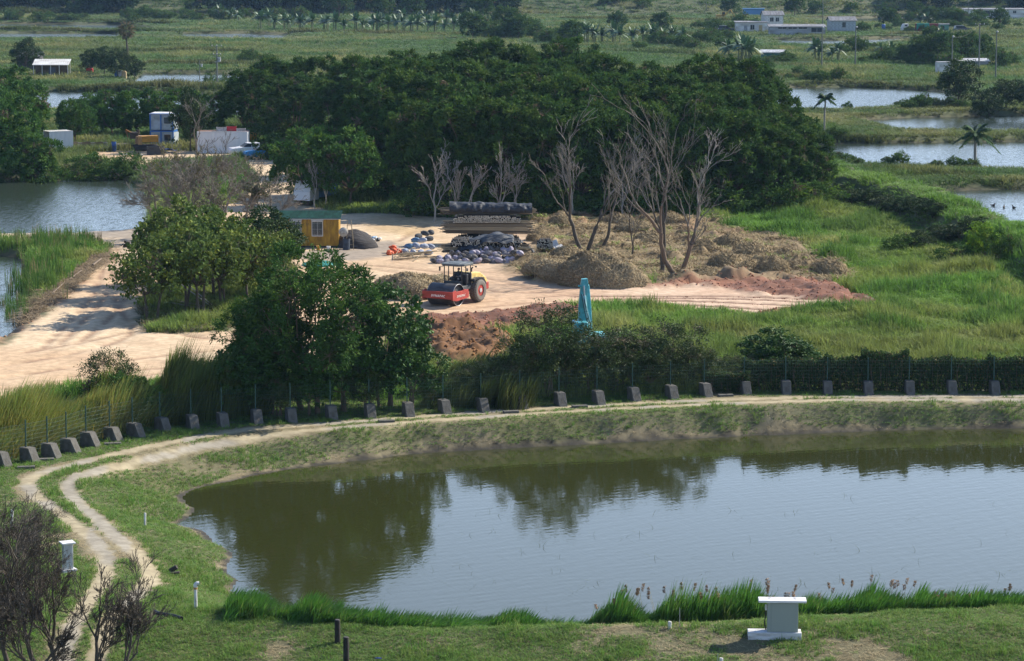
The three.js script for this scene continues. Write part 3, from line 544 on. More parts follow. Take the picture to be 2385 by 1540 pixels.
{ // weeds and litter under the broad leaved trees, debris round the pool
  const q = rng(505), list = [], brash = [];
  for (let i = 0; i < 1500; i++) { const x = lerp(verge.x0, verge.x1, q()), z = lerp(verge.z0, verge.z1, q()); if (sd(verge, x, z) < 0) continue; list.push({ x, y: H(x, z), z, s: 0.7 + 0.6 * q(), h: 0.25 + 0.7 * q() * noise(x * 0.5, z * 0.5, 3), r: q() * 6.28, c: tone(q() < 0.45 ? [0.20, 0.16, 0.08] : mixC([0.06, 0.11, 0.025], [0.14, 0.17, 0.045], q()), 0.6 + 0.6 * q()) }); }
  stuff('weeds', tuft(31, 14, 1, 0.4, 0.06, 0.8, 3), grassMat, list, 'dry and green weeds under the broad leaved trees', 'weeds');
  for (let i = 0; i < 900; i++) { const t = q(), u = lerp(245, 60, t) + gauss(q) * 22, v = lerp(588, 735, t) + gauss(q) * 12, p = foot(u, v); if (pondDist(p.x, p.z) > -0.1) continue; brash.push({ x: p.x, y: p.y + 0.03, z: p.z, s: 0.7 + 0.7 * q(), h: 0.5 + 0.6 * q(), r: q() * 6.28, c: tone(mixC([0.34, 0.25, 0.14], [0.20, 0.155, 0.10], q()), 0.7 + 0.5 * q()) }); }
  stuff('dry_brash', tuft(32, 14, 0.4, 0.5, 0.045, 2.2, 3), dryMat, brash, 'dry brown brash along the edge of the sandy track', 'brash');
}
// ---------- trees ----------
const wattle = [1, 2, 3, 4].map((s) => treeProto('feathery_tree', { seed: 500 + s, h: 11, r: 4.3 + 0.3 * s, lift: 0.03, lobes: 24, subs: 18, leaves: 34, len: 0.46, wid: 0.18, col: [0.052, 0.106, 0.022], brown: 0.015, lobeR: 0.26, cloud: 0.34, trunk: 0.2 }, barkMat.brown));
const small = [1, 2, 3].map((s) => treeProto('small_tree', { seed: 600 + s, h: 6, r: 2.9, lift: 0.05, lobes: 16, subs: 14, leaves: 30, len: 0.36, wid: 0.16, col: [0.062, 0.138, 0.026], brown: 0.03, lobeR: 0.3, cloud: 0.33, trunk: 0.13 }, barkMat.brown));
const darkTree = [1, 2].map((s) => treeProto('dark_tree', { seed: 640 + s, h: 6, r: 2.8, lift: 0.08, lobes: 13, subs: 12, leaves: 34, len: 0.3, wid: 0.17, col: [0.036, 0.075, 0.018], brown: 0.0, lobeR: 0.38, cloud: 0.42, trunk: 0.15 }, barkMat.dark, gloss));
const bush = [1, 2, 3].map((s) => treeProto('bush', { seed: 660 + s, h: 1.9, r: 1.6, lift: 0.0, lobes: 9, subs: 9, leaves: 22, len: 0.24, wid: 0.11, col: [0.062, 0.125, 0.024], lobeR: 0.42, cloud: 0.3, trunk: 0.05, brown: 0.03 }, barkMat.brown));
const farBush = [1, 2].map((s) => treeProto('shrub', { seed: 680 + s, h: 3, r: 2.4, lift: 0.0, lobes: 9, subs: 8, leaves: 15, len: 0.55, wid: 0.3, col: [0.07, 0.13, 0.03], lobeR: 0.42, cloud: 0.5, trunk: 0.07 }, barkMat.brown));
const farTree = [1, 2].map((s) => treeProto('distant_tree', { seed: 700 + s, h: 8, r: 3.6, lift: 0.15, lobes: 12, subs: 9, leaves: 16, len: 0.8, wid: 0.42, col: [0.052, 0.105, 0.024], lobeR: 0.4, cloud: 0.7, trunk: 0.2 }, barkMat.brown));

// the grove behind the site, row by row
{
  const rows = [[[1000, 492], [1085, 497], [1170, 500], [1262, 502], [1350, 500], [1440, 499], [1530, 497], [1620, 493], [1705, 489], [1790, 488], [1868, 480]],
    [[935, 452], [1040, 458], [1140, 462], [1240, 464], [1340, 462], [1440, 460], [1540, 458], [1640, 452], [1730, 446], [1815, 440]],
    [[905, 405], [1010, 408], [1115, 412], [1220, 414], [1325, 412], [1430, 408], [1535, 405], [1640, 398], [1735, 392], [1800, 385]],
    [[590, 330], [690, 345], [790, 362], [880, 366], [985, 362], [1085, 364], [1190, 366], [1290, 362], [1400, 352], [1510, 345], [1610, 345], [1700, 340]],
    [[640, 302], [735, 308], [835, 318], [935, 318], [1030, 316], [1130, 314], [1230, 314], [1330, 316]]];
  const q = rng(31);
  const words = ['front', 'second', 'third', 'fourth', 'rearmost'];
  const ord = ['first', 'second', 'third', 'fourth', 'fifth', 'sixth', 'seventh', 'eighth', 'ninth', 'tenth', 'eleventh', 'twelfth'];
  rows.forEach((row, k) => row.forEach(([u, v], i) => {
    const top = [0.92, 1.0, 1.05, 1.0, 1.05][k] * (u < 860 ? 0.86 : u > 1780 ? 0.74 : u > 1420 && k >= 3 ? 0.86 : 1);
    plant(wattle[(i + k * 2) % 4], foot(u + q() * 10 - 5, v), 'feathery dark green tree in the grove, ' + ord[i] + ' from the west in the ' + words[k] + ' row', 'tree', 'trees of the grove behind the work site', [top * (0.95 + 0.15 * q()), top * (0.92 + 0.16 * q()), top * (0.95 + 0.15 * q())], q() * 6.28);
  }));
}
const put = (proto, u, v, s, label, group, turn) => plant(proto, foot(u, v), label, /bush|shrub/.test(proto.name) ? 'bush' : 'tree', group, s, turn);
// pair of trees just left of the dark gap, with the truck behind
put(small[0], 715, 478, 1.15, 'feathery tree hiding a blue and white truck behind the yellow cabin', null, 1);
put(small[1], 815, 480, [1.25, 1.12, 1.2], 'leaning feathery tree with brown pods at the right end of the yellow cabin', null, 2);
put(small[2], 770, 455, 1.1, 'feathery tree between the two trees behind the yellow cabin');
// western clump beside the far pond
[[20, 398, 1.25], [70, 405, 1.05], [100, 402, 0.6], [50, 350, 1.3], [-20, 372, 1.4], [175, 338, 0.9], [10, 310, 1.35]].forEach(([u, v, s], i) => put(small[i % 3], u, v, s, ['bushy tree on the far pond bank at the picture edge', 'bushy tree on the far pond bank, second from the edge', 'low bushy tree on the pond bank in front of the white container', 'tall bushy tree behind the pond bank trees', 'tall tree cut by the picture edge above the far pond', 'round tree just behind the white container', 'tall tree at the picture edge below the white roofed shed'][i]));
[[215, 318, 0.85], [265, 322, 1.0], [320, 318, 0.95], [375, 322, 0.9], [430, 314, 0.95], [470, 330, 0.9]].forEach(([u, v, s], i) => put(small[(i + 1) % 3], u, v, [s * 1.15, s, s], ['light green tree above the board fence of the yard', 'bright green tree behind the blue drum', 'green tree behind the yellow machine', 'green tree left of the blue and white cabins', 'dark green tree behind the cabins', 'ivy dark tree between the cabins and the long container'][i]));
put(darkTree[0], 445, 352, [0.8, 1.15, 0.8], 'ivy clad dark tree in front of the long white container');
[[[60, 172], 1.0], [[210, 172], 0.72], [[242, 176], 0.8], [[275, 182], 0.85], [[312, 180], 0.7]].forEach(([[u, v], s], i) => put(darkTree[i % 2], u, v, s, ['dark tree beside the white roofed shed', 'dark tree left of the fan palm', 'dense dark tree beside the fan palm', 'dark round tree under the fan palm', 'dark round bush tree right of the fan palm'][i]));
put(bush[0], 500, 190, 1.5, 'round green bush at the foot of the transformer pole');
// broad leaved clump by the track
const broad = [1, 2, 3].map((s) => treeProto('broadleaf_tree', { seed: 720 + s, h: 5.5, r: 2.8, lift: 0.30, lobes: 15, subs: 12, leaves: 19, len: 0.30, wid: 0.22, col: [0.085, 0.132, 0.026], brown: 0.01, lobeR: 0.36, cloud: 0.42, trunk: 0.13, droop: 1.0, flat: 1, stems: 2, broad: true }, barkMat.dark));
[[352, 748, 0.86], [418, 722, 0.95], [470, 735, 1.0], [528, 718, 0.96], [585, 712, 0.86], [392, 690, 0.98], [500, 690, 1.02], [625, 690, 0.8], [440, 660, 1.0]].forEach(([u, v, s], i) => put(broad[i % 3], u, v, s, ['leftmost broad leaved tree leaning over the sandy track', 'broad leaved tree with dark trunk above the bamboo poles', 'forked pale broad leaved tree standing in the bamboo poles', 'straight dark trunked broad leaved tree right of the bamboo poles', 'broad leaved tree at the right of the track clump', 'broad leaved tree behind the leftmost one', 'broad leaved tree in the middle of the track clump', 'small broad leaved tree nearest the yellow cabin', 'broad leaved tree at the back of the track clump'][i], 'broad leaved trees by the sandy track'));
put(darkTree[1], 640, 640, [0.72, 0.72, 0.72], 'yellow tipped dark bush in front of the grey shed'); put(darkTree[0], 600, 660, 0.85, 'dark bush between the track clump and the yellow cabin');
// fence line trees
const fence1 = treeProto('feathery_tree', { seed: 801, h: 8.3, r: 3.7, lift: 0.14, lobes: 24, subs: 17, leaves: 44, len: 0.3, wid: 0.1, col: [0.05, 0.112, 0.02], brown: 0.03, lobeR: 0.32, cloud: 0.42, trunk: 0.17, stems: 2 }, barkMat.brown);
const fence2 = treeProto('mulberry_tree', { seed: 802, h: 6.2, r: 2.3, lift: 0.1, lobes: 15, subs: 14, leaves: 26, len: 0.24, wid: 0.19, col: [0.044, 0.106, 0.02], brown: 0.0, lobeR: 0.36, cloud: 0.36, trunk: 0.1, stems: 3, droop: 1.1, broad: true }, barkMat.brown, gloss);  // leaf colour darkened to carry the shade along the fence
const fence3 = treeProto('scrub_tree', { seed: 803, h: 5.0, r: 2.1, lift: 0.05, lobes: 14, subs: 14, leaves: 34, len: 0.17, wid: 0.07, col: [0.055, 0.09, 0.024], brown: 0.05, lobeR: 0.36, cloud: 0.36, trunk: 0.09, stems: 3 }, barkMat.brown, gloss);  // scrub leaves also toned down for fence-line shade
put(fence1, 735, 962, 1.0, 'large feathery tree leaning over the concrete footings', null, 0.4); put(fence1, 625, 955, [0.66, 0.72, 0.66], 'low feathery tree filling the left of the large fence tree', null, 2.6);
put(fence2, 905, 950, [1.05, 1.0, 1.0], 'dense tree with large glossy leaves at the right of the feathery tree', null, 1); put(fence2, 800, 960, [0.9, 0.72, 0.9], 'glossy leaved bush under the large feathery tree', null, 3); put(fence2, 620, 965, [0.7, 0.5, 0.7], 'glossy leaved bush at the left foot of the feathery tree', null, 4);
put(fence3, 1285, 925, [1.0, 1.02, 1.0], 'tall scrubby bush in front of the turquoise excavator arm', null, 0); put(fence3, 1225, 930, [0.8, 0.7, 0.8], 'scrubby bush left of the excavator arm', null, 2); put(fence3, 1370, 920, [0.95, 0.72, 0.9], 'dark scrubby bush right of the excavator arm', null, 4);
put(fence3, 1470, 914, [1.1, 0.72, 1.0], 'glossy scrub bush in the middle of the fence line', null, 1); put(fence3, 1560, 908, [1.1, 0.75, 1.0], 'pale leaved scrub bush beside the fence post', null, 5); put(fence3, 1420, 905, [0.8, 0.62, 0.8], 'small scrub bush between the fence line bushes', null, 3);
put(fence2, 1800, 885, [0.8, 0.46, 0.8], 'broad leaved bush climbing over the vine covered fence', null, 2); put(fence2, 1850, 888, [0.7, 0.36, 0.7], 'low broad leaved bush right of the other on the fence', null, 5);
// scrub on the verge
put(fence3, 258, 975, [0.72, 0.72, 0.72], 'wispy brown bush rising from the cane grass', null, 1); put(bush[1], 285, 985, 1.2, 'rust tinged bush in the cane grass');
// meadow shrubs to the east
const lime = treeProto('lime_shrub', { seed: 811, h: 2.9, r: 1.25, lift: 0.0, lobes: 12, subs: 10, leaves: 20, len: 0.24, wid: 0.13, col: [0.16, 0.27, 0.025], lobeR: 0.4, cloud: 0.26, trunk: 0.05, stems: 3 }, barkMat.brown);
put(lime, 2290, 618, 0.95, 'bright lime green shrub in the meadow by the dike');
put(bush[2], 2330, 628, [0.7, 1.1, 0.7], 'thin grey shrub right of the lime green shrub'); put(darkTree[0], 2140, 590, [0.42, 0.26, 0.42], 'low dark plant with big leaves in the meadow'); put(bush[0], 2100, 592, [0.9, 0.6, 0.9], 'low green bush left of the big leaved plant'); put(bush[1], 2235, 614, [1, 0.7, 1], 'low bush at the foot of the lime green shrub');
[[1945, 466], [1985, 480], [2025, 493], [2062, 505], [2098, 517], [2135, 529], [2170, 541], [2205, 566], [2240, 574], [2275, 584]].forEach(([u, v], i) => put(darkTree[i % 2], u, v, [0.6, 0.26, 0.45], 'dark thicket added on the shaded side of the grassy dike, ' + ['first', 'second', 'third', 'fourth', 'fifth', 'sixth', 'seventh', 'eighth', 'ninth', 'tenth'][i] + ' from the grove', 'dark thickets added along the shaded dike face'));  // low dark bushes added to deepen the shaded face of the dike
put(bush[2], 1925, 385, [1.4, 0.75, 1.2], 'rounded bush on the near bank of the eastern pond');
// right hand trees
put(darkTree[1], 2235, 248, [1.15, 1.1, 1.15], 'dark round tree on the dike between two eastern ponds'); put(darkTree[0], 2300, 262, [0.9, 0.75, 0.9], 'dark tree behind the royal palm'); put(darkTree[1], 2345, 255, [1.0, 0.7, 1.0], 'dark tree at the picture edge behind the royal palm'); put(darkTree[0], 2400, 258, 0.9, 'dark tree cut by the picture edge above the ponds');
put(small[1], 1975, 250, [0.3, 0.38, 0.3], 'small lone tree at the pond edge beside a slim palm');

[[560, 968, 0.95], [655, 972, 0.75], [720, 968, 0.7], [850, 962, 0.85], [960, 952, 0.9], [1005, 948, 0.6]].forEach(([u, v, s], i) => put(i % 2 ? fence3 : fence2, u, v, [s * 0.8, s * 0.62, s * 0.7], ['dark shrub left of the large fence tree', 'dark shrub filling the foot of the feathery tree', 'low dark shrub among the trunks of the fence tree', 'dark shrub between the feathery and the glossy tree', 'dark shrub right of the glossy leaved tree', 'low shrub where the tree ends and cane grass begins'][i]));
[[1120, 938, 0.75], [1170, 934, 0.85], [1320, 918, 0.8], [1430, 922, 0.7], [1510, 915, 0.75], [1610, 908, 0.7], [1650, 902, 0.55], [1715, 896, 0.5]].forEach(([u, v, s], i) => put(fence3, u, v, [s * 1.1, s * (i < 2 ? 0.55 : 0.7), s], ['dark shrub in the cane grass by the earth heap', 'dark shrub at the left of the excavator bushes', 'shrub at the foot of the excavator arm', 'shrub in the shaded middle of the bush belt', 'shrub below the glossy scrub bush', 'shrub right of the pale leaved bush', 'low shrub at the tall fence post', 'low shrub where the vines begin'][i]));
// undergrowth at the foot of the grove
{
  const q = rng(66), ord = ['first', 'second', 'third', 'fourth', 'fifth', 'sixth', 'seventh', 'eighth', 'ninth', 'tenth', 'eleventh', 'twelfth', 'thirteenth', 'fourteenth'];
  for (let i = 0; i < 14; i++) { const u = 960 + i * 69 + q() * 20; put(bush[i % 3], u, 503 - 10 * smooth(1500, 1900, u), [1.5 + 0.5 * q(), 0.9 + 0.6 * q(), 1.3], 'dark undergrowth bush along the foot of the grove, ' + ord[i] + ' from the west', 'undergrowth at the foot of the grove'); }
  [[905, 430], [880, 400], [640, 372], [610, 345], [905, 470]].forEach(([u, v], i) => put(bush[i % 3], u, v, [1.6, 1.3, 1.4], ['undergrowth bush in the gap by the dark grove edge', 'undergrowth bush behind the leaning feathery tree', 'bush beside the blue car', 'bush at the end of the long white container', 'undergrowth bush near the sandy turning place'][i]));
  // bank scrub in front of the western clump
  [[30, 405], [95, 408], [160, 404], [210, 398], [255, 404], [300, 402]].forEach(([u, v], i) => put(bush[(i + 1) % 3], u, v, [1.5, 0.9 + 0.3 * q(), 1.2], 'green scrub bush on the far pond bank, ' + ord[i] + ' from the picture edge', 'scrub on the far pond bank'));
  [[180, 520], [215, 519], [240, 517]].forEach(([u, v], i) => put(bush[i], u, v, [0.9, 0.42, 0.7], ['small bush at the water edge beside the grey track', 'middle small bush at the water edge beside the grey track', 'small bush at the water edge nearest the broad leaved trees'][i]));
}
// ---------- bare trees ----------
const deadG = 'bare trees standing in the cut grass';
bareTree('bare_tree', { seed: 21, h: 10, trunk: 0.19, levels: 6, spread: 0.46, forkAt: 0.30, kids: 2.3, stems: 2, twig: 0.014 }, foot(1362, 590), 'twin stemmed bare tree nearest the bamboo stacks', 'tree', barkMat.dark, barkMat.grey, deadG, 0.2);
bareTree('bare_tree', { seed: 22, h: 10.5, trunk: 0.15, levels: 6, spread: 0.46, lean: [0.25, 0], forkAt: 0.30, kids: 2.2, twig: 0.014 }, foot(1404, 588), 'bare tree leaning right beside the twin stemmed one', 'tree', barkMat.dark, barkMat.grey, deadG, 0);
bareTree('bare_tree', { seed: 23, h: 8.0, trunk: 0.09, levels: 5, spread: 0.45, forkAt: 0.30, kids: 2.4, twig: 0.012 }, foot(1470, 610), 'thin bare sapling between the larger bare trees', 'tree', barkMat.dark, barkMat.grey, deadG, 1);
bareTree('bare_tree', { seed: 24, h: 11, trunk: 0.2, levels: 6, spread: 0.44, forkAt: 0.32, kids: 2.4, twig: 0.014, lean: [-0.06, 0] }, foot(1541, 641), 'tall straight bare tree in the middle of the cut grass', 'tree', barkMat.dark, barkMat.grey, deadG, 2);
bareTree('bare_tree', { seed: 27, h: 10.8, trunk: 0.22, levels: 6, spread: 0.46, forkAt: 0.28, kids: 2.4, stems: 2, twig: 0.014 }, foot(1576, 652), 'tall forked bare tree nearest the red earth', 'tree', barkMat.brown, barkMat.grey, deadG, 0);
[[1010, 516, 6.6, 31], [1060, 514, 7.4, 32], [1092, 516, 6.0, 33], [1165, 515, 7.2, 34], [1198, 514, 6.8, 35], [1330, 512, 8.0, 36], [1450, 510, 9.0, 37], [1625, 512, 8.4, 38]].forEach(([u, v, h, s], i) => bareTree('dead_tree', { seed: s, h, trunk: 0.10, levels: 5, spread: 0.55, forkAt: 0.3, kids: 2.9, twig: 0.019 }, foot(u, v), ['pale dead tree left of the bamboo stacks against the grove', 'pale dead tree just behind the left end of the stacks', 'short dead tree behind the bamboo stacks', 'pale dead tree behind the middle of the stacks', 'pale dead tree behind the right end of the stacks', 'dead tree against the dark grove right of the stacks', 'dead tree against the grove behind the leaning bare tree', 'dead tree against the grove behind the tall forked bare tree'][i], 'tree', barkMat.pale, barkMat.pale, 'dead trees at the edge of the grove'));
[[735, 486, 5.6, 41, 'white barked dead tree in front of the feathery trees by the cabin'], [760, 484, 4.8, 42, 'slim dead tree beside the white barked one by the cabin']].forEach(([u, v, h, s, l]) => bareTree('dead_tree', { seed: s, h, trunk: 0.08, levels: 5, spread: 0.5, forkAt: 0.3, kids: 2.8, twig: 0.012 }, foot(u, v), l, 'tree', barkMat.pale, barkMat.pale));
[[395, 552, 9.6, 51], [470, 560, 10.6, 52], [545, 556, 9.2, 53], [612, 552, 7.4, 54], [510, 520, 10.0, 55], [430, 520, 9.4, 56]].forEach(([u, v, h, s], i) => bareTree('twiggy_tree', { seed: s, h, trunk: 0.11, levels: 6, spread: 0.62, forkAt: 0.24, kids: 3.1, twig: 0.016, stems: 2, leaves: i % 3 === 2 ? 1 : 0.0, leafCol: i % 2 ? [0.14, 0.13, 0.03] : [0.08, 0.10, 0.035], leafLen: 0.18, up: 0.12 }, foot(u, v), ['leftmost grey twiggy tree behind the broad leaved clump', 'grey twiggy tree with sparse leaves above the broad leaved clump', 'twiggy tree with ochre leaves above the broad leaved clump', 'rightmost grey twiggy tree left of the yellow cabin', 'grey twiggy tree at the back of the twiggy group', 'twiggy tree beside the far pond at the back of the group'][i], 'tree', barkMat.grey, barkMat.grey, 'twiggy trees behind the broad leaved clump'));
bareTree('bare_tree', { seed: 58, h: 8.2, trunk: 0.14, levels: 6, spread: 0.55, forkAt: 0.25, kids: 2.6, twig: 0.014 }, foot(455, 362), 'spreading bare tree in front of the long white container', 'tree', barkMat.grey, barkMat.grey);
[[1205, 860, 3.6, 61, 'sparse thin shrub leaning by the earth heap'], [1330, 850, 4.4, 62, 'thin branched shrub reaching over the excavator arm']].forEach(([u, v, h, s, l], i) => bareTree('thin_shrub', { seed: s, h, trunk: 0.05, levels: 5, spread: 0.6, forkAt: 0.3, kids: 2.3, twig: 0.010, lean: i ? [0.5, 0] : [-0.2, 0], leaves: 2, leafCol: [0.13, 0.17, 0.03], leafLen: 0.14 }, foot(u, v), l, 'shrub', barkMat.dark, barkMat.dark));
// foreground
[[95, 1668, 7.6, 71, [-0.1, 0], 0.15], [205, 1660, 7.0, 72, [0.22, 0], 0.12], [30, 1640, 7.2, 73, [-0.15, 0.1], 0.11], [265, 1668, 5.8, 74, [0.35, 0.05], 0.09], [-30, 1620, 7.0, 75, [0.1, 0], 0.10], [145, 1640, 6.6, 76, [-0.2, 0], 0.10]].forEach(([u, v, h, s, lean, trunk], i) => { const p = G(u, v, -1.5); p.y = H(p.x, p.z); bareTree('winter_tree', { seed: s, h, trunk, levels: 7, spread: 0.52, forkAt: 0.25, kids: 3.0, twig: 0.009, lean, up: 0.2 }, p, ['dark leafless tree with the thickest trunk at the bottom corner', 'dark leafless tree leaning over the wheel tracks', 'fine twigged leafless tree beside the white meter stand', 'small leafless tree rightmost over the wheel tracks', 'leafless tree cut by the picture edge below the dark thicket', 'bushy leafless tree between the two larger ones'][i], 'tree', barkMat.dark, barkMat.dark, 'leafless trees at the bottom corner'); });
{ const q = rng(5); for (let i = 0; i < 3; i++) { const p = foot(25 + i * 28, 1330 - i * 12); bareTree('bramble', { seed: 80 + i, h: 2.6, trunk: 0.035, levels: 6, spread: 0.75, forkAt: 0.3, kids: 3.2, twig: 0.006, stems: 3 }, p, ['dark bramble thicket at the picture edge', 'dark bramble thicket beside the meter stand', 'dark bramble thicket nearest the white meter stand'][i], 'bramble', barkMat.dark, barkMat.dark); } }

// ---------- vines over the fence ----------
{
  const L = new Leaves(), T = new Limbs(), q = rng(91);
  for (let k = 0; k < 40; k++) { const x = (q() - 0.5) * 2.7, z = gauss(q) * 0.25; T.limb(V(x, 0, z), V(x + gauss(q) * 0.5, 1.2 + q() * 0.7, z + gauss(q) * 0.2), 0.02, 0.008, q, 0.15, 3, 3); }
  for (let k = 0; k < 4600; k++) { const x = (q() - 0.5) * 2.9, top = 1.75 + 0.35 * noise(x * 1.4 + 9, 2, 6), y = top * Math.pow(q(), 0.7), o = V(x, y, gauss(q) * (0.34 + 0.1 * (y > top - 0.3))), d = rdir(q); d.y -= 0.5; d.normalize(); const m = 0.6 + 0.8 * q(); L.leaf(o, d, d.clone().cross(rdir(q)).normalize(), 0.14, 0.10, q() < 0.07 ? [0.16 * m, 0.11 * m, 0.05 * m] : [0.040 * m, 0.075 * m, 0.02 * m]); }  // vine leaf colour lowered to stand for backlit shade
  const proto = new THREE.Group(); proto.name = 'vine_hedge'; part(proto, 'stems', T.build(), barkMat.brown); part(proto, 'leaves', L.build(), foliage);
  const ord = ['first', 'second', 'third', 'fourth', 'fifth', 'sixth', 'seventh', 'eighth', 'ninth', 'tenth', 'eleventh', 'twelfth'];
  [[1690, 0.62], [1785, 0.95], [1880, 1.0], [1975, 1.05], [2060, 1.2], [2160, 1.02], [2260, 1.0], [2355, 1.04], [2450, 1.0], [2545, 1.0], [2640, 1.0], [2735, 1.05]].forEach(([u, s], i) => { const p = foot(u, 910.5 - (i < 1 ? -6 : 0)); plant(proto, p, 'shade darkened vines matted over the mesh fence, ' + ord[i] + ' stretch from the bushes', 'vines', 'vine covered stretches of fence', [0.92, s, 1], (i % 2) * Math.PI); });
}
// ---------- straw heaps ----------
function heap(name, label, p, rx, h, rz, n, seed, c0 = [0.27, 0.205, 0.115], c1 = [0.46, 0.37, 0.225], turn = 0) {
  const q = rng(seed), o = thing(name, label, 'straw heap', p, turn), g = new THREE.SphereGeometry(1, 40, 20, 0, 6.283, 0, Math.PI / 2), a = g.attributes.position;
  const lump = (x, z) => 0.72 + 0.5 * noise(x * 2.3 + seed, z * 2.3, seed) + 0.15 * noise(x * 7, z * 7, seed);
  for (let i = 0; i < a.count; i++) { const x = a.getX(i), y = a.getY(i), z = a.getZ(i), k = lump(x, z); a.setXYZ(i, x * rx * (0.9 + 0.2 * k), y * h * k - 0.1, z * rz * (0.9 + 0.2 * k)); }
  g.computeVertexNormals(); part(o, 'mound', g, mat(c0[0] * 0.8, c0[1] * 0.8, c0[2] * 0.8, 1, { map: tDirty, bumpMap: tBump, bumpScale: 0.05 }));
  const L = new Leaves();
  for (let i = 0; i < n; i++) {
    const th = q() * 6.283, ph = Math.acos(q()), x = Math.sin(ph) * Math.cos(th), z = Math.sin(ph) * Math.sin(th), k = lump(x, z), o2 = V(x * rx * (0.9 + 0.2 * k), Math.cos(ph) * h * k - 0.08, z * rz * (0.9 + 0.2 * k));
    const nrm = V(x / rx, Math.cos(ph) / h, z / rz).normalize(), d = rdir(q).addScaledVector(nrm, 0.15); d.addScaledVector(nrm, -0.8 * d.dot(nrm)).normalize(); const l = 0.45 + 0.7 * q(), s = d.clone().cross(nrm).normalize(), c = mixC(c0, c1, q()), m = 0.8 + 0.4 * q();
    L.strip([o2.clone().addScaledVector(d, -l / 2), o2.clone().addScaledVector(nrm, 0.08 + 0.26 * q()), o2.clone().addScaledVector(d, l / 2).addScaledVector(nrm, 0.06 * q())], [0.012, 0.026, 0.006], s, c.map((v) => v * m));
  }
  const st = part(o, 'straw', L.build(), dryMat); st.userData.kind = 'stuff'; return o;
}
heap('straw_heap', 'pale straw heap just left of the road roller', foot(955, 692), 1.9, 1.3, 1.6, 8000, 3); heap('straw_heap', 'low straw heap behind the drum of the road roller', foot(1010, 672), 1.5, 0.9, 1.3, 2600, 4); heap('straw_heap', 'small straw heap at the left end of the roller heaps', foot(910, 676), 1.1, 0.9, 1.1, 1800, 5);
heap('straw_heap', 'tall brown straw heap under the twin stemmed bare tree', foot(1375, 662), 2.1, 1.8, 1.9, 9000, 6, [0.2, 0.15, 0.085], [0.38, 0.30, 0.175]); heap('straw_heap', 'broad straw heap right of the tall brown one', foot(1440, 666), 2.0, 1.15, 1.6, 7000, 7); heap('straw_heap', 'straw heap left of the tall brown one', foot(1305, 656), 1.3, 0.7, 1.2, 3200, 8); heap('straw_heap', 'low straw heap where the grass meets the sandy bend', foot(1265, 648), 1.3, 0.6, 1.2, 1800, 9);
{ const q = rng(15), ord = ['first', 'second', 'third', 'fourth', 'fifth', 'sixth', 'seventh', 'eighth', 'ninth', 'tenth', 'eleventh', 'twelfth', 'thirteenth', 'fourteenth', 'fifteenth', 'sixteenth', 'seventeenth', 'eighteenth'];
  const proto = heap('mown_heap', '', V(0, 0, 0), 1.1, 0.55, 0.9, 1500, 12, [0.21, 0.155, 0.085], [0.42, 0.33, 0.19]); scene.remove(proto); used.set('mown_heap', 0); proto.name = 'mown_heap';
  [[1262, 560], [1310, 535], [1322, 600], [1480, 545], [1520, 570], [1600, 560], [1640, 590], [1700, 575], [1750, 600], [1690, 625], [1745, 640], [1650, 640], [1830, 610], [1870, 635], [1800, 645], [1930, 640], [1560, 525], [1440, 525]].forEach(([u, v], i) => copyOf(proto, foot(u, v), q() * 6, 'low brown mound of mown grass, ' + ord[i] + ' of the mounds round the bare trees', [0.8 + 0.7 * q(), 0.7 + 0.7 * q(), 0.8 + 0.5 * q()], 'mown grass mounds')); }
// ---------- palms, bananas ----------
function frondShape(seed, n, len, droop, leaflet, col, fan = false) {
  const q = rng(seed), L = new Leaves();
  for (let k = 0; k < n; k++) {
    const a = k * 2.399 + q() * 0.5, el = lerp(1.15, -0.35, k / (n - 1)) + gauss(q) * 0.12, pts = [], d0 = V(Math.cos(a) * Math.cos(el), Math.sin(el), Math.sin(a) * Math.cos(el)), l = len * (0.8 + 0.3 * q()), cm = 0.75 + 0.5 * q();
    for (let t = 0; t <= 10; t++) { const f = t / 10; pts.push(d0.clone().multiplyScalar(l * f).add(V(0, -droop * l * f * f, 0))); }
    const side = V(-Math.sin(a), 0, Math.cos(a));
    L.strip(pts, pts.map((_, t) => 0.02 * (1 - t / 12)), side, col.map((c) => c * cm * 1.2));
    for (let t = 1; t < 10; t += fan ? 3 : 0.6) { const i = Math.floor(t), o = pts[i].clone().lerp(pts[Math.min(10, i + 1)], t - i), tg = pts[Math.min(10, i + 1)].clone().sub(pts[i]).normalize(); for (const s of [-1, 1]) { const d = side.clone().multiplyScalar(s * 0.9).addScaledVector(tg, 0.55).add(V(0, -0.55 - 0.3 * q(), 0)).normalize(); L.leaf(o, d, tg, leaflet * (1 - Math.abs(t / 10 - 0.45) * 0.9) * (0.8 + 0.4 * q()), 0.24, col.map((c) => c * cm * (0.8 + 0.4 * q())), 0.05); } }
  }
  return L.build();
}
function palm(label, p, h, r, seed, fronds = 13, len = 1.9) {
  const o = thing('royal_palm', label, 'palm', p), T = new Limbs(), q = rng(seed), pts = [], rad = [];
  for (let t = 0; t <= 16; t++) { const f = t / 16; pts.push(V(0.12 * Math.sin(f * 2.2 + seed), h * f - 0.1, 0.05 * Math.sin(f * 3))); rad.push(r * (1 + 0.25 * Math.sin(f * 2.6) - 0.3 * f) * (1 + 0.03 * (t % 2))); }
  T.tube(pts, rad, 9); part(o, 'trunk', T.build(), barkMat.pale);
  const c = part(o, 'crown', frondShape(seed, fronds, len, 0.42, 0.85, [0.045, 0.085, 0.03]), foliage); c.position.set(pts[16].x, h + 0.1, pts[16].z);
  const sh = part(o, 'crownshaft', [cyl(r * 0.5, r * 0.85, 0.8, 0, 0, 0, 9)], mat(0.16, 0.24, 0.08, 0.6)); sh.position.set(pts[16].x, h - 0.1, pts[16].z); return o;
}
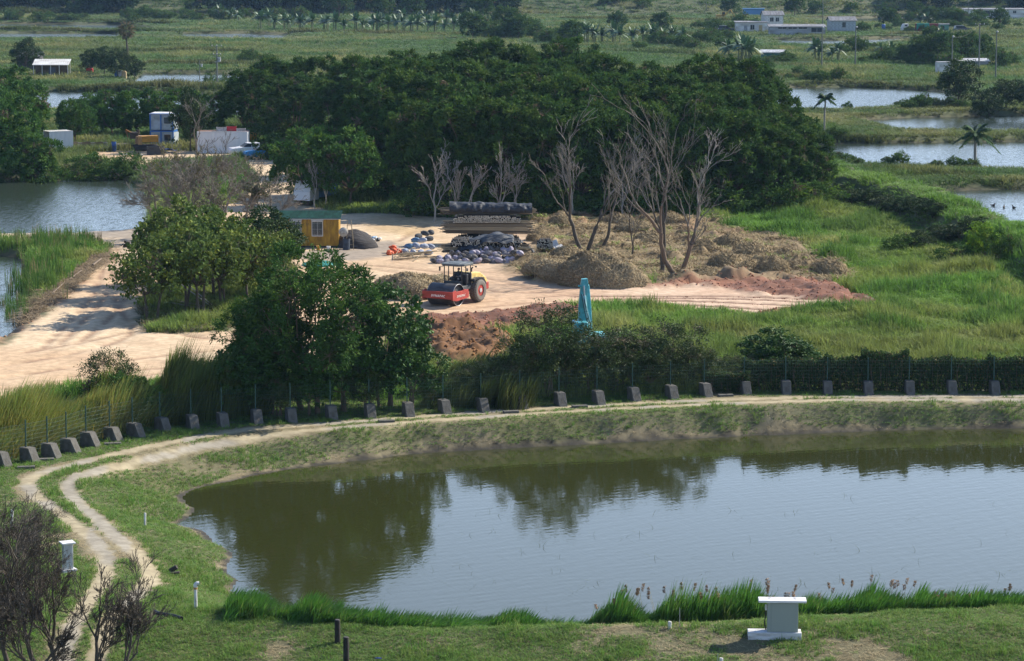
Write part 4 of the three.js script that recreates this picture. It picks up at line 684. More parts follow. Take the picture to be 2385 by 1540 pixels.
palm('tall royal palm standing before the nearest eastern pond', foot(2273, 382), 5.4, 0.16, 3, 14, 2.7); palm('slim royal palm on the dike between the eastern ponds', foot(1922, 310), 4.6, 0.11, 4, 10, 1.5);
{
  const p = foot(296, 172), o = thing('fan_palm', 'fan palm with a ragged brown crown rising over dark trees', 'palm', p), T = new Limbs(), pts = [], rad = [];
  for (let t = 0; t <= 10; t++) { pts.push(V(0.15 * Math.sin(t * 0.35), t * 0.7 - 0.2, 0)); rad.push(0.24 - 0.008 * t); } T.tube(pts, rad, 8); part(o, 'trunk', T.build(), barkMat.dark);
  const L = new Leaves(), q = rng(6);
  for (let k = 0; k < 520; k++) { const d = rdir(q); d.y = d.y * 0.9 + 0.15; const o2 = d.clone().multiplyScalar(0.5 + 0.8 * q()); o2.y *= 1.25; L.leaf(o2, d.clone().add(V(0, -0.35, 0)).normalize(), d.clone().cross(rdir(q)).normalize(), 0.75, 0.2, q() < 0.6 ? [0.22, 0.17, 0.105] : [0.09, 0.12, 0.05]); }
  part(o, 'crown', L.build(), foliage).position.set(0.05, 8.0, 0);
}
const banana = [1, 2, 3].map((s) => {
  const o = new THREE.Group(); o.name = 'banana_plant'; const T = new Limbs(), L = new Leaves(), q = rng(940 + s);
  for (let st = 0; st < 3; st++) {
    const b = V(gauss(q) * 0.7, 0, gauss(q) * 0.5), h = 1.6 + q() * 0.9; T.limb(b, b.clone().add(V(gauss(q) * 0.15, h, 0)), 0.13, 0.08, q, 0.03, 3, 6);
    for (let k = 0; k < 9; k++) {
      const a = k * 2.4 + q(), el = 1.25 - 0.14 * k + gauss(q) * 0.1, l = 1.9 + 0.7 * q(), pts = [], w = []; const d = V(Math.cos(a) * Math.cos(el), Math.sin(el), Math.sin(a) * Math.cos(el));
      for (let t = 0; t <= 7; t++) { const f = t / 7; pts.push(b.clone().add(V(0, h, 0)).addScaledVector(d, l * f).add(V(0, -0.55 * l * f * f * Math.cos(el), 0))); w.push(0.27 * Math.sin(Math.PI * Math.pow(0.06 + 0.92 * f, 0.75)) + 0.01); }
      const m = 0.7 + 0.6 * q(); L.strip(pts, w, V(-Math.sin(a), 0.25, Math.cos(a)).normalize(), [0.055 * m, 0.125 * m, 0.035 * m]);
    }
  }
  part(o, 'stems', T.build(), mat(0.15, 0.17, 0.07, 0.8)); part(o, 'leaves', L.build(), new THREE.MeshPhysicalMaterial({ color: C(1, 1, 1), roughness: 0.6, transmission: 0.3, thickness: 0, vertexColors: true, side: THREE.DoubleSide }));
  return o;
});
{
  const q = rng(97), spots = [], O = ['first', 'second', 'third', 'fourth', 'fifth', 'sixth', 'seventh', 'eighth', 'ninth', 'tenth', 'eleventh', 'twelfth', 'thirteenth', 'fourteenth', 'fifteenth', 'sixteenth', 'seventeenth'];
  const row = (u0, u1, v0, v1, c, s, where) => { for (let i = 0; i < c; i++) { const f = (i + 0.5) / c; spots.push([lerp(u0, u1, f) + (q() - 0.5) * 10, lerp(v0, v1, f) + (q() - 0.5) * 5, s * (0.85 + 0.3 * q()), 'ragged leaved banana plant, ' + O[i] + ' from the west ' + where]); } };
  row(505, 570, 50, 52, 3, 1.25, 'by the far western pond'); row(600, 790, 66, 74, 11, 1.3, 'in the left half of the long row'); row(800, 1120, 74, 78, 17, 1.25, 'in the right half of the long row'); row(880, 1120, 62, 64, 10, 1.2, 'in the rear plot row'); row(1335, 1480, 102, 104, 7, 1.35, 'behind the top of the grove'); row(1490, 1600, 98, 100, 5, 1.2, 'right of the group behind the grove'); row(1690, 1765, 142, 146, 4, 1.35, 'left of the teal shed'); row(1885, 1960, 142, 146, 4, 1.15, 'between the two dark poles'); row(2040, 2090, 128, 130, 2, 0.9, 'below the open yard'); row(2180, 2220, 100, 100, 2, 1.0, 'below the red container'); row(2120, 2180, 60, 60, 2, 1.0, 'behind the white flatbed truck');
  spots.forEach(([u, v, s, l], i) => plant(banana[i % 3], foot(u, v), l, 'banana plant', 'banana plants beyond the grove', s, q() * 6));
}
// ---------- far shrubs, trees and the wood along the hill foot ----------
{
  const q = rng(123);
  const far = [];
  const O = ['first', 'second', 'third', 'fourth', 'fifth', 'sixth', 'seventh', 'eighth', 'ninth', 'tenth', 'eleventh', 'twelfth', 'thirteenth', 'fourteenth', 'fifteenth', 'sixteenth', 'seventeenth', 'eighteenth', 'nineteenth', 'twentieth', 'twenty-first', 'twenty-second', 'twenty-third', 'twenty-fourth', 'twenty-fifth'];
  const where = ['above the far western pond', 'right of the far western pond', 'on the western hill foot', 'between the banana rows and the grove', 'behind the middle banana group', 'left of the low white building', 'round the white walled hut', 'behind the red container', 'under the fruit trees at the top corner', 'between the poles below the huts', 'behind the blue shed', 'behind the grey house', 'on the far bank of the largest eastern pond', 'on the dike by the dark round tree', 'on the dike behind the royal palm', 'behind the left end of the grove', 'near the teal shed', 'at the pond edge right of the royal palm', 'at the pond edge left of the royal palm', 'beside the far white hut']; let sn = 0;
  const strip = (u0, u1, v0, v1, n, s0, s1) => { const w = where[sn++]; for (let i = 0; i < n; i++) far.push([lerp(u0, u1, (i + q()) / n), lerp(v0, v1, q()), lerp(s0, s1, q()), 'green shrub ' + w + ', ' + O[i] + ' from the west']); };
  strip(0, 380, 44, 56, 14, 0.6, 1.1); strip(380, 700, 40, 56, 12, 0.6, 1.2); strip(0, 700, 28, 36, 16, 0.9, 1.5); strip(1130, 1330, 85, 104, 12, 0.8, 1.5); strip(1480, 1700, 84, 118, 16, 0.5, 1.0); strip(1620, 1760, 60, 74, 8, 0.6, 1.1); strip(2090, 2360, 128, 158, 20, 0.5, 1.0); strip(2000, 2385, 62, 78, 14, 0.4, 0.8); strip(2050, 2300, 45, 56, 12, 0.7, 1.2); strip(1960, 2100, 112, 150, 9, 0.4, 0.9); strip(1680, 1780, 20, 30, 8, 0.7, 1.2); strip(1880, 2130, 22, 36, 14, 0.7, 1.3); strip(1770, 1960, 178, 196, 7, 0.35, 0.7); strip(2050, 2240, 242, 256, 8, 0.3, 0.55); strip(1880, 2240, 318, 326, 14, 0.3, 0.55); strip(560, 700, 140, 200, 8, 0.4, 0.8); strip(1750, 1850, 148, 166, 5, 0.4, 0.7); strip(2180, 2385, 380, 392, 7, 0.25, 0.4); strip(1900, 2150, 378, 386, 8, 0.25, 0.42); strip(1300, 1500, 24, 34, 10, 0.7, 1.1);
  far.forEach(([u, v, s, l], i) => { const p = foot(u, v); if (pondDist(p.x, p.z) > -0.3) return; plant(farBush[i % 2], p, l, 'shrub', 'shrubs scattered over the far dikes', [s * 1.1, s * (0.7 + 0.5 * q()), s], q() * 6); });
  [[1100, 92, 0.9], [1330, 108, 0.8], [1180, 80, 0.95], [1210, 92, 0.8], [1440, 72, 0.7], [1540, 72, 0.7], [2150, 150, 0.72], [2190, 152, 0.85], [2240, 150, 0.8], [2170, 108, 0.6], [2285, 140, 0.7], [2110, 150, 0.5], [2070, 60, 0.7], [2130, 52, 0.8], [2165, 60, 0.75], [2200, 62, 0.7], [2235, 62, 0.65], [2330, 62, 0.7], [1850, 40, 0.9], [1800, 26, 1.0], [1700, 36, 0.8], [790, 40, 1.2], [890, 48, 1.1], [1120, 60, 1.2], [960, 44, 1.1]].sort((a, b) => a[0] - b[0]).forEach(([u, v, s], i) => plant(farTree[i % 2], foot(u, v), 'loose crowned tree of the far plots, ' + O[i] + ' counted from the west', 'tree', 'scattered trees of the far plots', [s, s * 0.95, s], q() * 6));
  // the wood reads as one dark mass
  const list = [], s = treeShape({ seed: 771, h: 11, r: 5.2, lift: 0.02, lobes: 13, subs: 8, leaves: 12, len: 1.3, wid: 0.75, col: [0.030, 0.060, 0.022], lobeR: 0.4, cloud: 0.95, trunk: 0.2 });
  for (let i = 0; i < 950; i++) { const D = 960 + q() * 330, x = (q() * 2 - 1) * 0.23 * D, u = 1192.5 + x / D * FOCAL; if (D < 1060 && (u > 1180 && u < 2000)) continue; if (D < 1010 && u > 2040 && u < 2120) continue; list.push({ x, y: H(x, -D) - 0.5, z: -D, s: 0.8 + 0.5 * q(), h: 0.7 + 0.6 * q(), r: q() * 6.28, c: tone([1, 1, 1], 0.75 + 0.5 * q()) }); }
  stuff('distant_wood', s.crown, foliage, list, 'dark distant wood at the foot of the hill', 'wood');
}
// ---------- things: common materials ----------
const concrete = mat(0.13, 0.125, 0.11, 0.92, { map: tDirty, bumpMap: tBump, bumpScale: 0.01 }), white = dirty(0.72, 0.72, 0.70, 0.6), offWhite = dirty(0.60, 0.59, 0.55, 0.7), black = mat(0.018, 0.018, 0.02, 0.55), rubber = mat(0.028, 0.027, 0.026, 0.9), dusty = dirty(0.17, 0.155, 0.135, 0.95), steel = mat(0.35, 0.35, 0.36, 0.45, { metalness: 0.7 }), darkGreen = mat(0.025, 0.07, 0.05, 0.6), glass = new THREE.MeshPhysicalMaterial({ color: C(0.03, 0.04, 0.045), roughness: 0.06, ior: 1.5, side: THREE.DoubleSide }), clearGlass = new THREE.MeshPhysicalMaterial({ color: C(0.85, 0.9, 0.9), roughness: 0.02, transmission: 1, thickness: 0, side: THREE.DoubleSide });
const red = dirty(0.42, 0.045, 0.03, 0.5), yellow = dirty(0.72, 0.52, 0.12, 0.45), mustard = mat(0.42, 0.235, 0.012, 0.65, { map: tStreak }), blue = dirty(0.03, 0.12, 0.42, 0.5), zinc = mat(0.42, 0.43, 0.44, 0.5, { metalness: 0.35, map: tDirty }), rust = dirty(0.20, 0.09, 0.045, 0.9), bamboo = mat(0.30, 0.245, 0.16, 0.8, { map: tStreak }), wood = mat(0.20, 0.155, 0.11, 0.9, { map: tStreak });
function lettering(text, w, h, colour = '#f2efe6', font = 'bold italic 100px sans-serif') {
  const c = document.createElement('canvas'); c.width = 512; c.height = 128; const x = c.getContext('2d'); x.clearRect(0, 0, 512, 128); x.fillStyle = colour; x.font = font; x.textAlign = 'center'; x.textBaseline = 'middle';
  const m = x.measureText(text).width || 400; x.setTransform(470 / m, 0, 0, 1, 256, 66); x.fillText(text, 0, 0);
  const t = new THREE.CanvasTexture(c); t.colorSpace = THREE.SRGBColorSpace; return [new THREE.PlaneGeometry(w, h), new THREE.MeshStandardMaterial({ map: t, alphaTest: 0.5, roughness: 0.6, side: THREE.DoubleSide })];
}
const ordinal = ['first', 'second', 'third', 'fourth', 'fifth', 'sixth', 'seventh', 'eighth', 'ninth', 'tenth', 'eleventh', 'twelfth', 'thirteenth', 'fourteenth', 'fifteenth', 'sixteenth', 'seventeenth', 'eighteenth', 'nineteenth', 'twentieth', 'twenty-first', 'twenty-second', 'twenty-third', 'twenty-fourth', 'twenty-fifth', 'twenty-sixth', 'twenty-seventh', 'twenty-eighth', 'twenty-ninth', 'thirtieth', 'thirty-first', 'thirty-second', 'thirty-third', 'thirty-fourth', 'thirty-fifth', 'thirty-sixth', 'thirty-seventh', 'thirty-eighth', 'thirty-ninth', 'fortieth'];
// ---------- concrete footings and mesh fence ----------
{
  const spots = [[-115, 1116], [-50, 1102], [20, 1090], [85, 1078], [137, 1066], [183, 1054], [228, 1040], [280, 1028], [332, 1018], [392, 1006], [455, 1000], [525, 996], [603, 990], [683, 987], [778, 981], [867, 976], [957, 972], [1043, 966], [1132, 960], [1222, 953], [1312, 948], [1402, 943], [1485, 937], [1573, 932], [1652, 927], [1742, 922], [1834, 920.5], [1930, 920.5], [2025, 920.5], [2122, 920.5], [2221, 920], [2321, 919], [2420, 918.5], [2520, 918], [2620, 917.5], [2720, 917]].map(([u, v]) => foot(u, v));
  const g = prism([[-0.52, -0.15], [0.5, -0.15], [0.42, 0], [0.06, 0.68], [-0.52, 0.68]], 0.44, 0.02), posts = [];
  const fence = thing('mesh_fence', 'dark green wire mesh fence on posts behind the concrete footings', 'fence', V(0, 0, 0));
  spots.forEach((p, i) => {
    const a = spots[Math.max(0, i - 1)], b = spots[Math.min(spots.length - 1, i + 1)], tx = b.x - a.x, tz = b.z - a.z, l = Math.hypot(tx, tz), n = V(-tz / l, 0, tx / l); if (n.z < 0 && Math.abs(n.z) > 0.3) n.negate();
    const th = Math.atan2(-n.z, n.x);
    const m = single('concrete_footing', g, concrete, i < 2 ? ['sloping concrete footing farthest beyond the picture edge', 'sloping concrete footing just past the picture edge'][i] : i > 31 ? 'sloping concrete footing past the end of the vines, ' + ordinal[i - 32] + ' beyond the picture' : 'sloping concrete fence footing, ' + ordinal[i - 2] + ' along the path counted from the picture edge', 'footing', p.clone().addScaledVector(n, -0.4), th, 'concrete footings of the fence'); 
    posts.push(p.clone().addScaledVector(n, -0.72)); part(fence, 'post', [box(0.06, 2.05, 0.06, 0, 1.0, 0)], darkGreen).position.copy(posts[i]);
  });
  for (let i = 0; i + 1 < posts.length; i++) {
    const a = posts[i], b = posts[i + 1], w = [], d = b.clone().sub(a);
    for (let k = 0; k < 10; k++) { const y = 0.12 + k * 0.19; w.push(bar(a.clone().add(V(0, y, 0)), b.clone().add(V(0, y, 0)), 0.006, 0.006, 3)); }
    for (let k = 1; k < 18; k++) { const q = a.clone().addScaledVector(d, k / 18); w.push(bar(q.clone().add(V(0, 0.1, 0)), q.clone().add(V(0, 1.85, 0)), 0.004, 0.004, 3)); }
    part(fence, 'mesh_panel', w, darkGreen);
  }
  [[60, 1092], [105, 1073], [262, 1035], [900, 985], [1190, 962], [1350, 949], [1690, 925]].forEach(([u, v], i) => single('concrete_block', [rbox(0.85, 0.14, 0.35, 0, 0.05, 0, 0.02)], concrete, ['loose concrete slab at the foot of the second footing', 'loose concrete slab below the fourth footing', 'loose slab between the sixth and seventh footings', 'flat slab under the overhanging tree', 'flat slab between the eighteenth and nineteenth footings', 'flat slab in the shade of the scrub bushes', 'flat slab near the vine covered fence'][i], 'slab', foot(u, v), 0.2));
}
// ---------- foreshore things ----------
{
  const p = foot(1805, 1474), o = thing('electrical_cabinet', 'grey green electrical cabinet with white overhanging roof on a concrete plinth', 'cabinet', p.clone().add(V(0, -0.02, 0)), -0.05), body = mat(0.25, 0.28, 0.25, 0.55);
  part(o, 'plinth', [rbox(1.95, 0.34, 0.62, -0.02, 0.08, 0, 0.02)], dirty(0.62, 0.63, 0.64, 0.85)); part(o, 'housing', [rbox(1.12, 1.12, 0.46, 0.27, 0.81, 0, 0.012)], body);
  part(o, 'door', [rbox(0.86, 1.06, 0.02, 0.285, 0.81, 0.233, 0.006)], body); part(o, 'roof_slab', [rbox(1.74, 0.08, 0.62, 0.25, 1.41, 0.02, 0.015)], dirty(0.78, 0.78, 0.80, 0.6));
  const jb = part(o, 'junction_box', [rbox(0.08, 0.2, 0.14, -0.335, 1.14, 0.06, 0.01)], dirty(0.62, 0.62, 0.62, 0.6)); part(jb, 'cable', [tubeOf([V(-0.34, 1.04, 0.06), V(-0.36, 0.8, 0.06), V(-0.38, 0.5, 0.07), V(-0.33, 0.3, 0.06)], 0.022)], black);
  for (const [x, z] of [[-0.25, 0.1], [-0.2, -0.05], [0.72, 0.12], [0.7, -0.08]]) part(o, 'lifting_eye', [at(new THREE.TorusGeometry(0.025, 0.006, 5, 10), x, 1.475, z)], steel);
}
{
  const p = foot(158, 1334), o = thing('meter_stand', 'white meter stand with roof beside the wheel tracks', 'cabinet', p, 0.5);
  part(o, 'base', [rbox(0.6, 0.16, 0.42, 0.02, 0.05, 0, 0.02)], dirty(0.72, 0.72, 0.74, 0.8)); part(o, 'housing', [rbox(0.38, 1.05, 0.28, 0, 0.62, 0, 0.015)], dirty(0.52, 0.53, 0.52, 0.6)); part(o, 'roof', [rbox(0.56, 0.06, 0.46, 0, 1.2, 0, 0.01, 0.05)], dirty(0.8, 0.8, 0.8, 0.6)); part(o, 'door', [rbox(0.3, 0.85, 0.015, 0, 0.64, 0.146, 0.005)], dirty(0.46, 0.47, 0.47, 0.6));
  const post = (u, v, h, label, m = white, r = 0.055, lean = 0) => { const t = thing('marker_post', label, 'post', foot(u, v), 0.4, 'marker posts on the banks'); t.rotation.z = lean; part(t, 'shaft', [cyl(r, r, h + 0.2, 0, h / 2 - 0.1, 0, 12)], m); part(t, 'cap', [cyl(r * 0.8, r, 0.03, 0, h + 0.012, 0, 12)], m); return t; };
  post(27, 1229, 0.72, 'square white marker post at the picture edge', white, 0.06, -0.06); post(337, 1213, 0.62, 'white marker post on the green bank inside the track bend', white, 0.05, -0.03); post(951, 1560, 1.05, 'white pipe standing at the bottom edge', white, 0.055, 0.08); post(1560, 1463, 0.24, 'short white pipe stub in front of the reeds', offWhite, 0.07); post(1680, 1528, 0.6, 'rust streaked white pipe stub near the cabinet', offWhite, 0.07); post(52, 1420, 1.1, 'pale post behind the leafless trees', offWhite, 0.06);
  [[1583, 1462, 0.75], [1672, 1522, 0.62], [990, 1560, 0.6], [1010, 1570, 0.5]].forEach(([u, v, h], i) => single('steel_rod', [cyl(0.014, 0.014, h, 0, h / 2, 0, 6)], steel, ['thin grey rod right of the short pipe stub', 'thin grey rod behind the rust streaked stub', 'thin rod beside the white pipe at the bottom edge', 'shorter thin rod beside the white pipe at the bottom edge'][i], 'rod', foot(u, v)));
  [[786, 1484, 0.86], [806, 1514, 0.96]].forEach(([u, v, h], i) => { const t = thing('timber_post', ['blackened timber post behind the other at the pond edge', 'blackened timber post nearest the viewer'][i], 'post', foot(u, v), 0.3, 'blackened timber posts'); part(t, 'shaft', [cyl(0.10, 0.115, h + 0.2, 0, h / 2 - 0.1, 0, 9)], mat(0.03, 0.027, 0.022, 0.95, { map: tStreak })); part(t, 'top', [cyl(0.085, 0.1, 0.03, 0, h + 0.012, 0, 9)], mat(0.06, 0.055, 0.05, 0.95)); });
  const pipe = thing('vent_pipe', 'white vent pipe with a rusty joint and bent top', 'pipe', foot(456, 1422), 0.2); part(pipe, 'shaft', [cyl(0.06, 0.065, 0.86, 0, 0.36, 0, 14)], white); part(pipe, 'joint', [cyl(0.072, 0.072, 0.09, 0, 0.82, 0, 14)], dirty(0.5, 0.28, 0.10, 0.8)); part(pipe, 'elbow', [tubeOf([V(0, 0.86, 0), V(0, 0.95, 0), V(0.05, 1.0, 0), V(0.14, 1.0, 0)], 0.075, 16, 12)], white);
  const hs = [V(-0.55, 0.1, -0.4), V(-0.35, 0.1, -0.15), V(0, 0.09, 0.05), V(0.3, 0.09, 0.25), V(0.55, 0.08, 0.55)], hose = thing('black_hose', 'thick black hose lying on the green bank', 'hose', foot(392, 1440)); part(hose, 'tube', tubeOf(hs, 0.075, 40, 12), black); for (let k = 0; k < 2; k++) part(hose, 'end_ring', at(new THREE.TorusGeometry(0.078, 0.016, 6, 14), hs[k * 4].x, hs[k * 4].y, hs[k * 4].z, 0, 0.8, 0), rubber);
  const log = thing('driftwood', 'dark broken timber lying by the wheel tracks', 'timber', foot(396, 1318), 0.3); part(log, 'board', [rbox(0.75, 0.07, 0.22, 0, 0.06, 0, 0.02, 0, -0.25, 0.06)], mat(0.06, 0.05, 0.042, 0.95, { map: tStreak })); part(log, 'stump', [cyl(0.09, 0.11, 0.34, 0.16, 0.18, -0.16, 9, 0.5, 0, -0.9)], mat(0.05, 0.042, 0.035, 0.95));
  single('block_fragment', [rbox(0.34, 0.1, 0.14, 0, 0.04, 0, 0.02)], concrete, 'small grey block fragment in the foreground grass', 'block', foot(917, 1516), 0.3); single('blue_wrapper', [tubeOf([V(-0.12, 0.03, 0), V(0, 0.06, 0.08), V(0.13, 0.03, 0), V(0, 0.03, -0.08), V(-0.12, 0.03, 0)], 0.02, 24, 6)], mat(0.03, 0.07, 0.3), 'crumpled blue strip lying in the foreground grass', 'litter', foot(880, 1507)); single('stick', [bar(V(-0.15, 0.03, 0), V(0.15, 0.05, 0.1), 0.02)], wood, 'short stick beside the blue strip', 'stick', foot(868, 1519));
}
// ---------- people ----------
function bodyGeometry(bones, lo, size, n = 56) {                          // one skin over tapered bones
  const mc = new MarchingCubes(n, mat(1, 1, 1), false, false, 60000); mc.isolation = 0; const h = size / 2, c = V(lo[0] + h, lo[1] + h, lo[2] + h), p = V(0, 0, 0);
  for (let k = 0; k < n; k++) for (let j = 0; j < n; j++) for (let i = 0; i < n; i++) {
    p.set((i - n / 2) / (n / 2) * h + c.x, (j - n / 2) / (n / 2) * h + c.y, (k - n / 2) / (n / 2) * h + c.z); let d = 1e3;
    for (const [a, b, ra, rb] of bones) { const ab = b.clone().sub(a), t = clamp(p.clone().sub(a).dot(ab) / Math.max(1e-6, ab.lengthSq()), 0, 1), e = p.distanceTo(a.clone().addScaledVector(ab, t)) - lerp(ra, rb, t), s = 0.035, q = clamp(0.5 + 0.5 * (d - e) / s, 0, 1); d = lerp(d, e, q) - s * q * (1 - q); }
    mc.field[i + j * n + k * n * n] = -d;
  }
  mc.update(); const cnt = mc.count, g = new THREE.BufferGeometry(), P = new Float32Array(cnt * 3); for (let i = 0; i < cnt; i++) { P[i * 3] = mc.positionArray[i * 3] * h + c.x; P[i * 3 + 1] = mc.positionArray[i * 3 + 1] * h + c.y; P[i * 3 + 2] = mc.positionArray[i * 3 + 2] * h + c.z; }
  g.setAttribute('position', new THREE.BufferAttribute(P, 3)); g.computeVertexNormals(); return g;
}
// ---------- road roller ----------
{
  const a = foot(1009, 708), b = foot(1067, 712.7), c = a.clone().add(b).multiplyScalar(0.5), th = -0.53;
  const o = thing('road_roller', 'red and yellow road roller with a smooth steel drum and black cab', 'road roller', c, th), I = (x, y, z) => V(x, y, z);
  const drum = part(o, 'drum', [at(new THREE.CylinderGeometry(0.76, 0.76, 2.1, 48, 1, true), 0, 0.76, 0, 0, 0, Math.PI / 2)], mat(0.13, 0.12, 0.115, 0.5, { metalness: 0.5, map: tStreak }));
  for (const s of [-1, 1]) { part(drum, 'rim', [at(new THREE.TorusGeometry(0.745, 0.022, 6, 48), s * 1.05, 0.76, 0, 0, Math.PI / 2, 0)], steel); part(drum, 'end_plate', [at(new THREE.CircleGeometry(0.74, 36), s * 0.9, 0.76, 0, 0, Math.PI / 2, 0)], mat(0.06, 0.055, 0.05, 0.8)); }
  const fr = part(o, 'drum_frame', [rbox(2.44, 0.5, 0.14, 0, 0.80, 1.0, 0.02), rbox(2.44, 0.42, 0.14, 0, 0.85, -0.98, 0.02)], red);
  for (const s of [-1, 1]) { const g = prism([[1.07, 0.5], [1.07, 1.04], [0.72, 1.14], [0.55, 1.04], [-0.35, 1.04], [-0.5, 1.12], [-0.85, 1.04], [-1.05, 0.9], [-1.05, 0.5], [0.55, 0.4]], 0.09, 0.01); g.rotateY(-Math.PI / 2); g.translate(s * 1.2, 0, 0); part(o, 'side_plate', [g], red); }
  const [tg, tm] = lettering('DYNAPAC', 1.25, 0.28); part(fr, 'lettering', at(tg.clone(), 0.02, 0.76, 1.074), tm); const [tg2] = [tg.clone()]; part(o.children[2], 'lettering', at(tg2, 1.268, 0.72, 0.02, 0, Math.PI / 2, 0), tm); part(o.children[3], 'lettering', at(tg.clone(), 1.268, 0.72, 0.02, 0, Math.PI / 2, 0), tm);
  part(o, 'hitch', [rbox(0.7, 0.5, 0.7, 0, 0.75, -1.3, 0.04), cyl(0.18, 0.18, 0.7, 0, 0.8, -1.45, 14)], red);
  const ch = part(o, 'chassis', [rbox(1.1, 0.42, 2.3, 0, 0.95, -2.7, 0.03), rbox(1.5, 0.52, 0.75, 0, 0.95, -4.25, 0.05)], red); part(ch, 'tail_light', [rbox(0.1, 0.14, 0.03, 0.6, 1.0, -4.635, 0.01)], mat(0.5, 0.03, 0.02, 0.3));
  const hood = prism([[-2.35, 1.2], [-2.35, 2.02], [-2.7, 2.04], [-3.5, 1.93], [-4.2, 1.55], [-4.45, 1.3], [-4.45, 1.15]], 1.3, 0.06); hood.rotateY(-Math.PI / 2); hood.scale(1, 1, 1); part(o, 'hood', [hood], dirty(0.80, 0.60, 0.20, 0.4)); part(o, 'hood_collar', [rbox(1.42, 0.95, 0.14, 0, 1.6, -2.3, 0.05)], mat(0.10, 0.105, 0.11, 0.6));
  for (const s of [-1, 1]) {
    const w = new THREE.Group(); w.name = 'wheel'; w.position.set(s * 0.83, 0.78, -2.95); o.add(w);
    const prof = [[0.40, -0.27], [0.62, -0.30], [0.72, -0.27], [0.765, -0.18], [0.775, 0], [0.765, 0.18], [0.72, 0.27], [0.62, 0.30], [0.40, 0.27]].map(([r, y]) => new THREE.Vector2(r, y)), tyre = new THREE.LatheGeometry(prof, 40); tyre.rotateZ(Math.PI / 2); part(w, 'tyre', tyre, dusty);
    const tread = []; for (let k = 0; k < 26; k++) for (const r of [-1, 0, 1]) tread.push(at(box(0.15, 0.05, 0.13, r * 0.17, 0.775 - 0.012 * Math.abs(r), 0), 0, 0, 0, k / 26 * 6.283 + (r ? 0.12 : 0), 0, 0)); part(w, 'tread', tread, dusty);
    part(w, 'rim', [at(new THREE.CylinderGeometry(0.40, 0.34, 0.46, 24), 0, 0, 0, 0, 0, -s * Math.PI / 2)], red); part(w, 'hub', [cyl(0.13, 0.15, 0.56, 0, 0, 0, 14, 0, 0, Math.PI / 2)], dirty(0.5, 0.5, 0.5, 0.6));
    const fen = prism([[-2.15, 1.45], [-2.2, 1.62], [-2.7, 1.72], [-3.4, 1.66], [-3.75, 1.3], [-3.8, 1.1], [-3.68, 1.1], [-3.6, 1.3], [-3.3, 1.56], [-2.7, 1.62], [-2.3, 1.54]], 0.5, 0.0); fen.rotateY(-Math.PI / 2); fen.translate(s * 0.8, 0, 0); part(o, 'fender', [fen], black);
  }
  part(o, 'platform', [rbox(1.5, 0.28, 1.3, 0, 1.08, -1.62, 0.03), rbox(1.46, 0.42, 0.06, 0, 1.36, -1.0, 0.02)], mat(0.055, 0.062, 0.065, 0.6));
  for (const [x, z] of [[-0.72, -0.98], [0.72, -0.98], [-0.72, -2.2], [0.72, -2.2], [0.72, -1.55], [-0.72, -1.55]]) part(o, 'cab_post', [bar(I(x, 1.2, z), I(x * 0.97, 2.66, z), 0.035, 0.035, 6)], black);
  const roof = prism([[-0.62, -0.95], [0.62, -0.95], [0.9, -0.6], [0.9, 0.6], [0.62, 0.95], [-0.62, 0.95], [-0.9, 0.6], [-0.9, -0.6]], 0.10, 0.035); roof.rotateX(Math.PI / 2); roof.translate(0, 2.72, -1.6); part(o, 'cab_roof', [roof], dirty(0.11, 0.125, 0.13, 0.55)); part(o, 'roof_hatch', [rbox(0.9, 0.05, 0.9, 0, 2.80, -1.6, 0.03)], dirty(0.12, 0.135, 0.14, 0.5));
  part(o, 'seat', [rbox(0.5, 0.12, 0.48, -0.05, 1.52, -1.75, 0.04), rbox(0.5, 0.6, 0.12, -0.05, 1.85, -2.02, 0.05), rbox(0.3, 0.3, 0.3, -0.05, 1.35, -1.78, 0.03)], black); part(o, 'console', [rbox(0.42, 0.75, 0.35, 0.42, 1.6, -2.0, 0.04)], black);
  part(o, 'steering_wheel', [at(new THREE.TorusGeometry(0.19, 0.018, 6, 22), -0.08, 1.8, -1.33, 1.1, 0, 0), bar(I(-0.08, 1.3, -1.15), I(-0.08, 1.8, -1.33), 0.03)], black); part(o, 'exhaust_pipe', [tubeOf([I(0.55, 1.95, -2.6), I(0.55, 2.3, -2.6), I(0.6, 2.42, -2.68)], 0.05, 12, 8)], black);
  part(o, 'mirror', [rbox(0.06, 0.22, 0.15, 0.95, 2.38, -1.35, 0.02), bar(I(0.72, 2.55, -1.3), I(0.95, 2.45, -1.35), 0.012)], black); part(o, 'mirror', [rbox(0.06, 0.3, 0.16, -1.0, 2.4, -0.85, 0.02), bar(I(-0.72, 2.6, -0.98), I(-1.0, 2.5, -0.85), 0.012)], black); part(o, 'work_light', [rbox(0.12, 0.12, 0.1, 1.12, 2.52, -2.25, 0.03), bar(I(0.7, 2.62, -2.2), I(1.1, 2.54, -2.25), 0.02)], black); part(o, 'handrail', [bar(I(-0.72, 1.85, -1.0), I(0.72, 1.85, -1.0), 0.015), bar(I(-0.72, 1.85, -1.0), I(-0.72, 1.9, -1.55), 0.015)], black);
  // driver
  const d = thing('person', 'driver in a dark shirt seated at the wheel of the road roller', 'person', c, th); const B = (x, y, z) => V(x, y, z), x0 = -0.05;
  const bones = [[B(x0, 1.66, -1.82), B(x0, 1.95, -1.86), 0.15, 0.16], [B(x0, 1.95, -1.86), B(x0, 2.10, -1.85), 0.17, 0.10], [B(x0, 2.1, -1.85), B(x0, 2.2, -1.83), 0.055, 0.055]];
